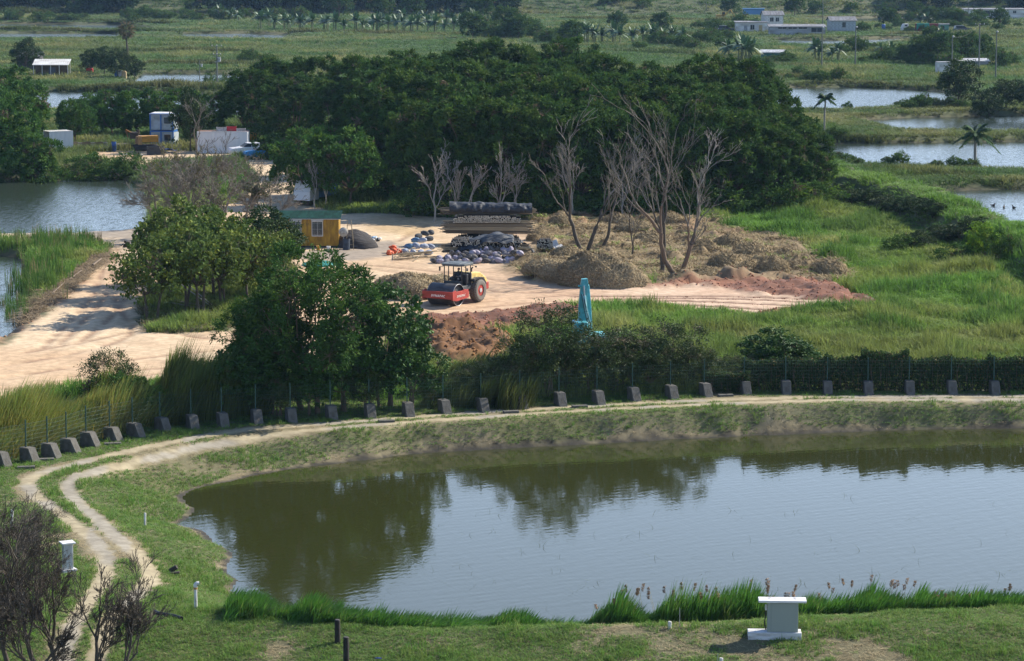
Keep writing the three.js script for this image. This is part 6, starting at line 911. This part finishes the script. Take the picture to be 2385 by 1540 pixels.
car('blue_car', 'sky blue hatchback with a dark roof parked by the container', foot(606, 369), Math.PI + 0.25, 3.8, 1.5, 1.72, mat(0.07, 0.36, 0.68, 0.25), mat(0.03, 0.035, 0.04, 0.3)); car('white_car', 'white saloon car parked behind the sky blue hatchback', foot(578, 361), Math.PI + 0.35, 4.5, 1.45, 1.8, mat(0.75, 0.76, 0.78, 0.25), mat(0.75, 0.76, 0.78, 0.25), 'sedan');
car('dark_car', 'dark grey estate car beside the red container', foot(2242, 75), 0.2, 4.9, 1.9, 1.9, mat(0.04, 0.045, 0.06, 0.3), mat(0.05, 0.055, 0.07, 0.3)); car('dark_van', 'dark van parked left of the low white building', foot(1691, 75), 0.1, 4.4, 1.9, 1.8, mat(0.05, 0.06, 0.075, 0.35), mat(0.12, 0.13, 0.15, 0.4));
function truck(label, p, turn, cabMat, boxMat, boxH = 2.2, len = 5.4) {
  const o = thing('truck', label, 'truck', p, turn), x = len / 2; const cab = prism([[x - 1.7, 0.6], [x - 1.7, 2.35], [x - 0.55, 2.35], [x - 0.12, 1.5], [x, 1.35], [x, 0.6]], 1.7, 0.06); const c = part(o, 'cab', [cab], cabMat); part(c, 'windscreen', [box(0.03, 0.8, 1.5, x - 0.33, 1.95, 0, 0, 0, 0.46)], glass); for (const s of [-1, 1]) part(c, 'side_window', [box(0.7, 0.5, 0.02, x - 1.1, 1.95, s * 0.92)], glass);
  part(o, 'chassis', [box(len, 0.2, 1.1, 0, 0.6, 0)], black); part(o, boxH > 1 ? 'cargo_box' : 'flat_bed', [rbox(len - 1.85, boxH, 1.95, -0.92, 0.72 + boxH / 2, 0, 0.04)], boxMat); for (const px of [-x + 0.9, x - 0.95]) for (const s of [-1, 1]) { const w = new THREE.Group(); w.name = 'wheel'; w.position.set(px, 0.38, s * 0.8); o.add(w); part(w, 'tyre', [at(new THREE.TorusGeometry(0.29, 0.1, 8, 18), 0, 0, 0)], rubber); part(w, 'rim', [cyl(0.22, 0.22, 0.14, 0, 0, 0, 12, Math.PI / 2)], steel); }
  return o;
}
truck('blue and white box truck mostly hidden by feathery trees', foot(735, 474), -2.0, mat(0.7, 0.72, 0.74, 0.4), dirty(0.10, 0.24, 0.45, 0.5), 2.1); truck('small white flatbed truck left of the red container', foot(2118, 73), Math.PI + 0.15, white, offWhite, 0.35, 4.6);
function container(name, label, p, turn, L, h, W, m, roofM = m, open = false) {
  const o = thing(name, label, 'container', p, turn), wall = (len, x, z, ry, nm = 'wall') => { const n = Math.round(len / 0.28), pts = []; for (let k = 0; k <= n; k++) { const a = -len / 2 + len * k / n; pts.push([a, k % 2 ? 0.035 : -0.0], [a + len / n * 0.5, k % 2 ? 0.035 : 0]); } const s = pts.filter(([a]) => a <= len / 2 + 0.001); const poly = [...s.map(([a, b]) => [a, b + 0.02]), ...s.slice().reverse().map(([a, b]) => [a, b - 0.02])]; const g = prism(poly, h - 0.24); g.rotateX(Math.PI / 2); part(o, nm, [at(g, x, h / 2, z, 0, ry, 0)], m); };
  wall(L - 0.16, 0, W / 2 - 0.05, 0); wall(L - 0.16, 0, -W / 2 + 0.05, Math.PI); wall(W - 0.16, L / 2 - 0.05, 0, Math.PI / 2); if (!open) wall(W - 0.16, -L / 2 + 0.05, 0, -Math.PI / 2);
  part(o, 'roof', [box(L - 0.02, 0.06, W - 0.02, 0, h - 0.05, 0)], roofM); part(o, 'floor', [box(L - 0.02, 0.12, W - 0.02, 0, 0.07, 0)], m); for (const a of [-1, 1]) for (const b of [-1, 1]) part(o, 'corner_post', [box(0.12, h, 0.12, a * (L / 2 - 0.06), h / 2, b * (W / 2 - 0.06))], m); for (const b of [-1, 1]) { part(o, 'top_rail', [box(L - 0.24, 0.1, 0.1, 0, h - 0.05, b * (W / 2 - 0.045))], m); part(o, 'bottom_rail', [box(L - 0.24, 0.12, 0.1, 0, 0.065, b * (W / 2 - 0.045))], m); }
  return o;
}
{
  const p = foot(520, 357); container('shipping_container', 'long white shipping container with a rusty roof behind the parked cars', p.clone().add(V(-0.1, 0, -1.2)), 0.0, 6.06, 2.6, 2.44, mat(0.66, 0.68, 0.70, 0.6), rust);
  [[516, 0.0, 1.2, 0.45, 1.0, white, 'white crate on the roof of the long container'], [540, 0.1, 1.15, 0.55, 0.7, mat(0.55, 0.03, 0.04, 0.5), 'red crate on the roof of the long container'], [556, 0.05, 0.6, 0.3, 0.6, white, 'small white box on the container roof'], [566, 0.0, 0.7, 0.32, 0.6, offWhite, 'rightmost pale box on the container roof']].forEach(([u, dz, w, h, d, m, l]) => { const x = (u - 520) / 19.6 - 0.1, t = thing('roof_crate', l, 'crate', p.clone().add(V(x, 2.58, -1.2 + dz)), 0.1, 'crates on the container roof'); part(t, 'shell', [rbox(w, h, d, 0, h / 2, 0, 0.03)], m); part(t, 'lid', [rbox(w + 0.04, 0.06, d + 0.04, 0, h - 0.03, 0, 0.02)], m); });
  container('shipping_container', 'white ribbed container with an open end behind the bank bushes', foot(132, 352).add(V(0, 0, -1.2)), 0.5, 3.0, 2.4, 2.3, mat(0.72, 0.73, 0.74, 0.6), offWhite, true);
  // two storey cabins
  const c = foot(380, 345), o = thing('stacked_cabin', 'two storey blue and white portable cabin behind the yellow machine', 'cabin', c.clone().add(V(0, 0, -1.5)), -0.15); const pale = dirty(0.45, 0.52, 0.58, 0.6), blueM = mat(0.04, 0.16, 0.45, 0.5);
  for (const y of [0, 2.1]) { part(o, 'wall', [box(2.9, 1.9, 2.4, 0, y + 1.05, 0)], pale); part(o, 'trim', [box(3.0, 0.16, 2.5, 0, y + 2.02, 0)], blueM); for (const x of [-1.43, -0.1, 1.43]) part(o, 'corner_post', [box(0.16, 1.9, 0.08, x, y + 1.05, 1.23)], blueM); const w = part(o, 'window', [box(0.8, 0.8, 0.04, 0.7, y + 1.25, 1.215)], glass); part(w, 'frame', [box(0.9, 0.06, 0.06, 0.7, y + 1.67, 1.24), box(0.9, 0.06, 0.06, 0.7, y + 0.83, 1.24)], white); } part(o, 'roof', [box(3.1, 0.08, 2.6, 0, 4.18, 0, 0.03)], white);
  // derelict yellow machine
  const m = thing('old_digger', 'derelict yellow digger with a rusty raised arm in the yard', 'digger', foot(338, 352).add(V(0, 0, -0.6)), 0.2); part(m, 'body', [rbox(2.4, 0.75, 1.5, 0.3, 1.45, 0, 0.06)], yellow.clone()); m.children[0].material.color.setRGB(0.55, 0.27, 0.02); part(m, 'counterweight', [rbox(0.8, 1.0, 1.5, -0.85, 1.35, 0, 0.1)], dirty(0.32, 0.20, 0.10, 0.8)); part(m, 'engine', [rbox(1.0, 0.8, 1.2, -1.4, 1.9, 0, 0.06), cyl(0.18, 0.18, 0.5, -0.9, 2.3, 0.2)], dirty(0.07, 0.055, 0.04, 0.9)); for (const s of [-1, 1]) part(m, 'track', [rbox(3.0, 0.75, 0.5, 0, 0.4, s * 0.75, 0.3)], dirty(0.05, 0.045, 0.04, 0.95)); part(m, 'boom', [bar(V(-1.2, 1.9, 0.3), V(-2.4, 2.6, 0.3), 0.16, 0.1, 6), bar(V(-2.4, 2.6, 0.3), V(-2.1, 1.6, 0.3), 0.1, 0.07, 6)], dirty(0.30, 0.15, 0.05, 0.9)); part(m, 'door', [rbox(0.5, 0.95, 0.06, -0.75, 1.25, 0.8, 0.02, 0, 0.2)], dirty(0.5, 0.3, 0.12, 0.8));
  const tk = thing('steel_tank', 'open dark grey steel tank in front of the derelict digger', 'tank', foot(361, 361).add(V(0, 0, -0.6)), 0.06); for (const z of [-0.6, 0.6]) part(tk, 'side', [box(2.0, 1.0, 0.05, 0, 0.5, z)], dirty(0.06, 0.065, 0.07, 0.8)); for (const x of [-1, 1]) part(tk, 'end', [box(0.05, 1.0, 1.15, x * 0.97, 0.5, 0)], dirty(0.06, 0.065, 0.07, 0.8)); part(tk, 'bottom', [box(1.9, 0.05, 1.1, 0, 0.06, 0)], rust);
  const lg = thing('log', 'thick grey log lying behind the blue drum', 'log', foot(282, 348), 0.2); part(lg, 'bark', [cyl(0.36, 0.42, 2.0, 0, 0.4, 0, 14, 0, 0, Math.PI / 2)], mat(0.16, 0.14, 0.12, 0.95, { map: tStreak })); part(lg, 'cut_end', [at(new THREE.CircleGeometry(0.34, 14), 1.004, 0.4, 0, 0, Math.PI / 2, 0)], wood);
  const bf = thing('board_fence', 'low fence of weathered boards behind the yard', 'fence', foot(202, 347), 0.0); for (let k = 0; k < 10; k++) part(bf, 'board', [box(0.5, 0.85 + 0.08 * ((k * 7) % 3), 0.04, -2.4 + k * 0.52, 0.42, 0.02 * (k % 2))], k % 3 ? wood : mat(0.3, 0.28, 0.25, 0.9)); for (const x of [-2.4, 0, 2.3]) part(bf, 'post', [box(0.09, 1.05, 0.09, x, 0.5, -0.09)], wood); part(bf, 'rail', [box(5.0, 0.07, 0.05, 0, 0.7, 0.07)], wood);
  const yt = thing('yellow_tank', 'ribbed yellow plastic tank behind the long container', 'tank', foot(588, 345)); part(yt, 'body', [cyl(0.55, 0.55, 1.0, 0, 1.4, 0, 18, 0, 0, Math.PI / 2)], dirty(0.62, 0.30, 0.02, 0.5)); for (let k = 0; k < 5; k++) part(yt, 'rib', [at(new THREE.TorusGeometry(0.56, 0.03, 5, 18), -0.44 + k * 0.22, 1.4, 0, 0, Math.PI / 2)], dirty(0.66, 0.34, 0.03, 0.5)); part(yt, 'stand', [box(0.9, 0.85, 0.7, 0, 0.42, 0)], rust);
  [[310, 364, white, 'white sheeting strewn before the steel tank'], [395, 356, mat(0.1, 0.13, 0.25, 0.6), 'crumpled blue tarpaulin beside the steel tank'], [240, 350, mat(0.1, 0.15, 0.28, 0.7), 'blue rags beside the blue drum']].forEach(([u, v, mm, l], i) => { const g = new THREE.PlaneGeometry(2.2 - 0.4 * i, 1.2, 20, 12); g.rotateX(-Math.PI / 2); const a = g.attributes.position; for (let k = 0; k < a.count; k++) a.setY(k, 0.1 + 0.35 * fbm(a.getX(k) * 1.5 + i * 5, a.getZ(k) * 2, 3, i) * (i === 1 ? 1.7 : 0.8)); g.computeVertexNormals(); single('sheeting', g, mm, l, 'sheet', foot(u, v), 0.2 * i); });
}
// utility poles
function pole(u, v, h, label, arms = 0, r = 0.13, kit = '') {
  const o = thing('utility_pole', label, 'utility pole', foot(u, v)), m = mat(0.13, 0.14, 0.12, 0.85); part(o, 'shaft', [cyl(r * 0.65, r, h + 0.3, 0, h / 2 - 0.15, 0, 10)], m);
  for (let k = 0; k < arms; k++) { const a = part(o, 'crossarm', [box(2.0 - 0.5 * k, 0.1, 0.1, 0, h - 0.25 - k * 1.5, 0.12)], m); for (const x of [-0.85, 0, 0.85]) part(a, 'insulator', [cyl(0.05, 0.07, 0.22, x * (1 - 0.25 * k), h - 0.1 - k * 1.5, 0.12, 8)], offWhite); }
  if (kit === 'transformer') { part(o, 'transformer', [cyl(0.3, 0.3, 0.75, 0.42, h - 2.6, 0.2, 14), box(0.9, 0.08, 0.3, 0.1, h - 3.05, 0.15)], zinc); part(o, 'bracket', [box(1.4, 0.08, 0.08, 0, h - 2.1, 0.12)], m); } if (kit === 'lamp') part(o, 'lamp_box', [rbox(0.35, 0.5, 0.25, 0.4, h - 0.9, 0, 0.03), bar(V(0, h - 0.7, 0), V(0.35, h - 0.7, 0), 0.03)], offWhite); if (kit === 'cap') part(o, 'cap', [at(new THREE.SphereGeometry(0.22, 12, 8), 0.12, h, 0)], zinc); return o;
}
pole(506, 195, 8.6, 'dark pole with crossarm and transformer by the western ponds', 2, 0.17, 'transformer'); pole(465, 188, 5.7, 'slim pole with a lamp box beside the transformer pole', 0, 0.09, 'lamp'); pole(1916, 78, 12, 'tall pole rising behind the long grey shed out of the picture', 1, 0.16); pole(1914, 161, 8.2, 'dark pole below the long grey shed', 0, 0.15, 'cap'); pole(1992, 158, 8.1, 'pole at the right end of the grey house', 0, 0.15, 'cap'); pole(2217, 172, 7.1, 'pole beside the white walled hut', 0, 0.15, 'cap'); pole(2280, 164, 9.3, 'pole with crossarm right of the white walled hut', 1, 0.17); pole(2319, 187, 8.8, 'rightmost bare pole above the eastern ponds', 0, 0.16, 'cap'); pole(2255, 46, 8.5, 'pole in front of the long white building at the top edge', 1, 0.14); pole(1645, 34, 6, 'thin far pole near the yellow digger', 0, 0.1);
// wires between the poles on the east side
{ const w = (a, b, l) => { const m = a.clone().lerp(b, 0.5); m.y -= 0.8; const pts = [a, a.clone().lerp(m, 0.5).add(V(0, -0.2, 0)), m, b.clone().lerp(m, 0.5).add(V(0, -0.2, 0)), b]; single('power_line', [tubeOf(pts, 0.022, 24, 4)], black, l, 'cable'); }; const tp = (u, v, h) => foot(u, v).add(V(0, h, 0.1)); w(tp(1992, 158, 8.0), tp(2217, 172, 7.0), 'cable sagging from the grey house pole to the hut pole'); w(tp(2217, 172, 7.0), tp(2280, 164, 9.0), 'cable from the hut pole to the crossarm pole'); w(tp(506, 195, 8.4), tp(465, 188, 5.6), 'cable between the two western poles'); }
// huts and houses
function house(name, label, u, v, w, d, h, wallM, roofM, { rise = 0.9, turn = 0, wins = [], doors = [], over = 0.35, flat = false, tilt = 0, dz = null } = {}) {
  const p = foot(u, v), o = thing(name, label, 'house', p.add(V(0, -0.05, dz ?? -d / 2)), turn);
  if (flat) { part(o, 'wall', [box(w, h, d, 0, h / 2, 0)], wallM); part(o, 'roof', [box(w + over * 2, 0.12, d + over * 2, 0, h + 0.1, 0, tilt)], roofM); }
  else { const g = prism([[-d / 2, 0], [d / 2, 0], [d / 2, h], [0, h + rise], [-d / 2, h]], w); g.rotateY(Math.PI / 2); part(o, 'wall', [g], wallM); const a = Math.atan2(rise, d / 2), l = Math.hypot(rise, d / 2) + over; for (const s of [-1, 1]) { const r = part(o, 'roof', [box(w + over * 2, 0.09, l, 0, h + rise / 2 + 0.06 - over * Math.sin(a) / 2, s * (d / 4 + over * Math.cos(a) / 2), s * a)], roofM); for (let k = -3; k <= 3; k++) part(r, 'rib', [box(0.06, 0.05, l, k * w / 6.6, h + rise / 2 + 0.12 - over * Math.sin(a) / 2, s * (d / 4 + over * Math.cos(a) / 2), s * a)], roofM); } }
  for (const [x, y, ww, hh] of wins) { const q = part(o, 'window', [box(ww, hh, 0.05, x, y, d / 2 + 0.02)], glass); part(q, 'frame', [box(ww + 0.16, 0.08, 0.08, x, y + hh / 2 + 0.04, d / 2 + 0.03), box(ww + 0.16, 0.1, 0.1, x, y - hh / 2 - 0.05, d / 2 + 0.04), box(0.06, hh, 0.07, x, y, d / 2 + 0.03)], offWhite); }
  for (const [x, ww, hh, m] of doors) part(o, 'door', [box(ww, hh, 0.06, x, hh / 2, d / 2 + 0.02)], m ?? wood); return o;
}
const slate = mat(0.22, 0.23, 0.25, 0.75, { map: tStreak }), plaster = dirty(0.68, 0.68, 0.66, 0.85), greyW = dirty(0.36, 0.38, 0.40, 0.85), tin = mat(0.52, 0.54, 0.56, 0.5, { map: tStreak });
house('white_building', 'low white building with yellow posts beside the two storey house', 1750, 76, 8.6, 4, 3.0, plaster, slate, { flat: true, tilt: 0.05, wins: [[0.3, 1.6, 1.1, 1.3]], doors: [[2.6, 1.0, 2.2, dirty(0.5, 0.4, 0.2)], [-1.6, 1.0, 2.1, greyW]] }); house('two_storey_house', 'two storey white house with grey gable roof', 1800, 75, 5.4, 4.6, 4.9, plaster, slate, { rise: 1.0, wins: [[-0.6, 3.6, 1.0, 1.1], [1.0, 3.6, 0.9, 1.1]], turn: 0.12 });
house('long_shed', 'long grey panelled shed with a dark flat roof', 1858, 83, 15, 5, 2.6, greyW, slate, { flat: true, tilt: 0.10, wins: [[-4.2, 2.1, 2.2, 0.45], [-1.4, 2.1, 2.2, 0.45], [1.4, 2.1, 2.2, 0.45], [5.2, 1.6, 3.0, 1.2]] }); house('grey_house', 'blue grey boarded house with ridged grey roof', 1962, 75, 7.2, 5, 3.4, dirty(0.40, 0.45, 0.48, 0.85), slate, { rise: 1.0, wins: [[0.2, 2.2, 0.9, 1.5]], turn: 0.1 });
house('blue_shed', 'flat blue shed behind the low white building', 1756, 38, 7, 4, 2.6, mat(0.10, 0.25, 0.46, 0.6), mat(0.10, 0.25, 0.46, 0.6), { flat: true }); house('long_white_building', 'long white building under a dark lean-to roof at the top corner', 2318, 44, 20, 6, 3.2, plaster, slate, { flat: true, tilt: 0.04, wins: [[-4, 1.9, 4.5, 1.7], [6.4, 2.3, 1.0, 0.8]] }); house('white_hut', 'small white hut on the far field', 1303, 30, 5.4, 3, 2.3, plaster, plaster, { flat: true, over: 0.05, wins: [[0.9, 1.5, 0.7, 0.5]], doors: [[0, 0.8, 1.9, greyW]] }); house('beige_hut', 'small beige hut with a dark door on the far field', 1459, 30, 5.8, 3, 2.6, dirty(0.55, 0.48, 0.40, 0.85), rust, { flat: true, over: 0.05, doors: [[-0.9, 0.8, 1.9, black]] });
house('teal_shed', 'teal shed with pale sloping roof below the banana plants', 1801, 138, 4.8, 3, 1.6, mat(0.03, 0.14, 0.13, 0.7), tin, { flat: true, tilt: 0.14, turn: -0.15 }); house('white_walled_hut', 'white walled roofless hut behind bare saplings', 2199, 175, 2.5, 3, 2.3, plaster, greyW, { flat: true, over: 0.02 }); house('grey_lean_to', 'low grey roofed lean-to right of the white walled hut', 2262, 158, 7, 3, 1.5, greyW, tin, { flat: true, tilt: 0.12 }); house('pale_hut', 'pale hut behind the fruit trees at the top corner', 2212, 44, 7, 3, 2.6, plaster, offWhite, { flat: true, over: 0.1 }); house('gazebo', 'open gazebo with white hipped roof at the top edge', 1967, 12, 5.2, 4, 2.2, greyW, white, { rise: 1.0 }); house('blue_hut', 'light blue hut among trees near the top corner', 2090, 44, 5, 3, 2.2, mat(0.2, 0.36, 0.45, 0.7), tin, { flat: true });
{
  const rc = container('red_container', 'dark red container half covered by a green sheet', foot(2160, 76).add(V(0, 0, -1.2)), 0.0, 6.2, 2.6, 2.4, dirty(0.22, 0.03, 0.03, 0.7)); const g = new THREE.PlaneGeometry(3.6, 3.6, 30, 30); const a = g.attributes.position; for (let i = 0; i < a.count; i++) { const x = a.getX(i), t = a.getY(i) + 1.8; const f = 3.6 - t; a.setXYZ(i, x, f < 1.4 ? 2.68 + 0.03 * Math.sin(x * 6) : 2.68 - (f - 1.4) * (0.75 + 0.35 * Math.sin(x * 2.2)), f < 1.4 ? f - 0.15 : 1.3 + 0.06 * Math.sin(x * 5)); } g.computeVertexNormals(); single('green_sheet', g, mat(0.02, 0.22, 0.15, 0.6), 'bright green sheet hung over the dark red container', 'sheet', foot(2152, 76).add(V(-0.3, 0, -1.2)));
  house('green_lean_to', 'narrow green lean-to at the right of the dark red container', 2199, 75, 2.6, 2, 2.3, mat(0.10, 0.26, 0.20, 0.7), tin, { flat: true, doors: [[-0.5, 1.0, 1.9, black]] });
  [[2176, 77, white, 'white drum in front of the dark red container'], [2181, 77, blue, 'blue drum between two white drums'], [2186, 77, white, 'white drum right of the blue drum'], [2058, 69, blue, 'blue tank on the open yard right of the grey house'], [2049, 38, blue, 'blue water tank in the far greenery']].forEach(([u, v, m, l], i) => { const t = thing('plastic_drum', l, 'drum', foot(u, v)); const s = i > 2 ? 1.7 : 1; part(t, 'barrel', [cyl(0.32 * s, 0.32 * s, 0.9 * s, 0, 0.45 * s, 0, 16)], m); part(t, 'lid', [cyl(0.27 * s, 0.32 * s, 0.08 * s, 0, 0.94 * s, 0, 16)], m); });
  // far yellow digger
  const m = thing('far_digger', 'yellow digger working on the far field', 'digger', foot(1682, 50)); for (const s of [-1, 1]) part(m, 'track', [rbox(3.4, 0.8, 0.5, 0, 0.42, s * 0.9, 0.3)], rubber); part(m, 'body', [rbox(2.6, 1.1, 2.0, -0.7, 1.5, 0, 0.1)], dirty(0.5, 0.33, 0.06, 0.6)); const cb = part(m, 'cab', [rbox(1.1, 1.5, 1.0, 0.4, 2.2, 0.5, 0.08)], dirty(0.5, 0.33, 0.06, 0.6)); part(cb, 'window', [rbox(0.9, 0.8, 0.04, 0.4, 2.5, 1.01, 0.01)], glass); part(m, 'boom', [bar(V(0.8, 1.8, -0.2), V(2.6, 3.7, -0.2), 0.25, 0.2, 6), bar(V(2.6, 3.7, -0.2), V(4.0, 1.5, -0.2), 0.2, 0.14, 6)], dirty(0.5, 0.33, 0.06, 0.6)); part(m, 'bucket', [rbox(0.8, 0.9, 0.9, 4.0, 1.0, -0.2, 0.1)], rust);
  // west: white roofed shed
  const p = foot(118, 181), o = thing('open_shed', 'open shed with white ribbed roof on thin posts', 'shed', p.add(V(0, 0, -1.4))); const r = part(o, 'roof', [box(6.8, 0.07, 3.4, 0, 2.85, 0, 0.28)], white); for (let k = 0; k < 16; k++) part(r, 'rib', [box(0.08, 0.06, 3.4, -3.2 + k * 0.43, 2.91, 0, 0.28)], white); for (const x of [-3.2, -1.6, 0, 1.6, 3.2]) for (const z of [-1.3, 1.35]) part(o, 'post', [box(0.12, z > 0 ? 2.3 : 3.1, 0.12, x, z > 0 ? 1.15 : 1.55, z)], offWhite); part(o, 'back_wall', [box(6.2, 2.2, 0.08, -0.2, 1.1, -1.1)], mat(0.14, 0.10, 0.06, 0.9, { map: tDirty })); part(o, 'screen', [box(1.2, 1.9, 0.06, 0.2, 0.95, 0.9)], mat(0.06, 0.07, 0.09, 0.8));
  house('timber_hut', 'dark timber hut behind the white roofed shed', 66, 168, 4.5, 4, 3.0, mat(0.07, 0.065, 0.06, 0.9), slate, { rise: 0.8 });
  [[209, 172, mat(0.5, 0.03, 0.02, 0.6), 'red crate beside the scrub right of the white roofed shed'], [281, 181, white, 'white sack under the fan palm'], [289, 182, dirty(0.45, 0.34, 0.18, 0.8), 'tan sack under the fan palm'], [467, 189, white, 'white bundle at the foot of the slim lamp pole'], [274, 180, blue, 'blue crate under the fan palm']].forEach(([u, v, mm, l], i) => { const t = thing('far_crate', l, 'crate', foot(u, v)); part(t, 'shell', [rbox(1.3 - 0.2 * (i % 3), 0.9 + 0.5 * (i === 2 || i === 1), 0.9, 0, 0.5, 0, 0.15)], mm); part(t, 'lid', [rbox(1.0 - 0.2 * (i % 3), 0.1, 0.8, 0, 1.0 + 0.25 * (i === 2 || i === 1), 0, 0.04)], mm); });
  // ducks
  const dk = mat(0.045, 0.035, 0.03, 0.8); [[2313, 480], [2338, 484], [2362, 485]].forEach(([u, v], i) => { const q = G(u, v, FAR), o2 = thing('duck', ['leading dark duck swimming on the eastern pond', 'middle dark duck swimming on the eastern pond', 'dark duck with pale flank swimming last'][i], 'duck', q.add(V(0, 0.02, 0)), 0.2 + i, 'ducks on the eastern pond'); part(o2, 'body', bodyGeometry([[V(-0.18, 0.06, 0), V(0.1, 0.07, 0), 0.05, 0.11], [V(-0.18, 0.07, 0), V(-0.3, 0.13, 0), 0.05, 0.015], [V(0.14, 0.1, 0), V(0.2, 0.22, 0), 0.045, 0.035], [V(0.2, 0.24, 0), V(0.23, 0.25, 0), 0.055, 0.045], [V(0.26, 0.24, 0), V(0.33, 0.225, 0), 0.02, 0.014]], [-0.36, -0.3, -0.36], 0.72, 32), dk); });
}
scene.traverse((m) => { if (m.isMesh) { m.castShadow = true; m.receiveShadow = true; } });
renderer.render(scene, camera);
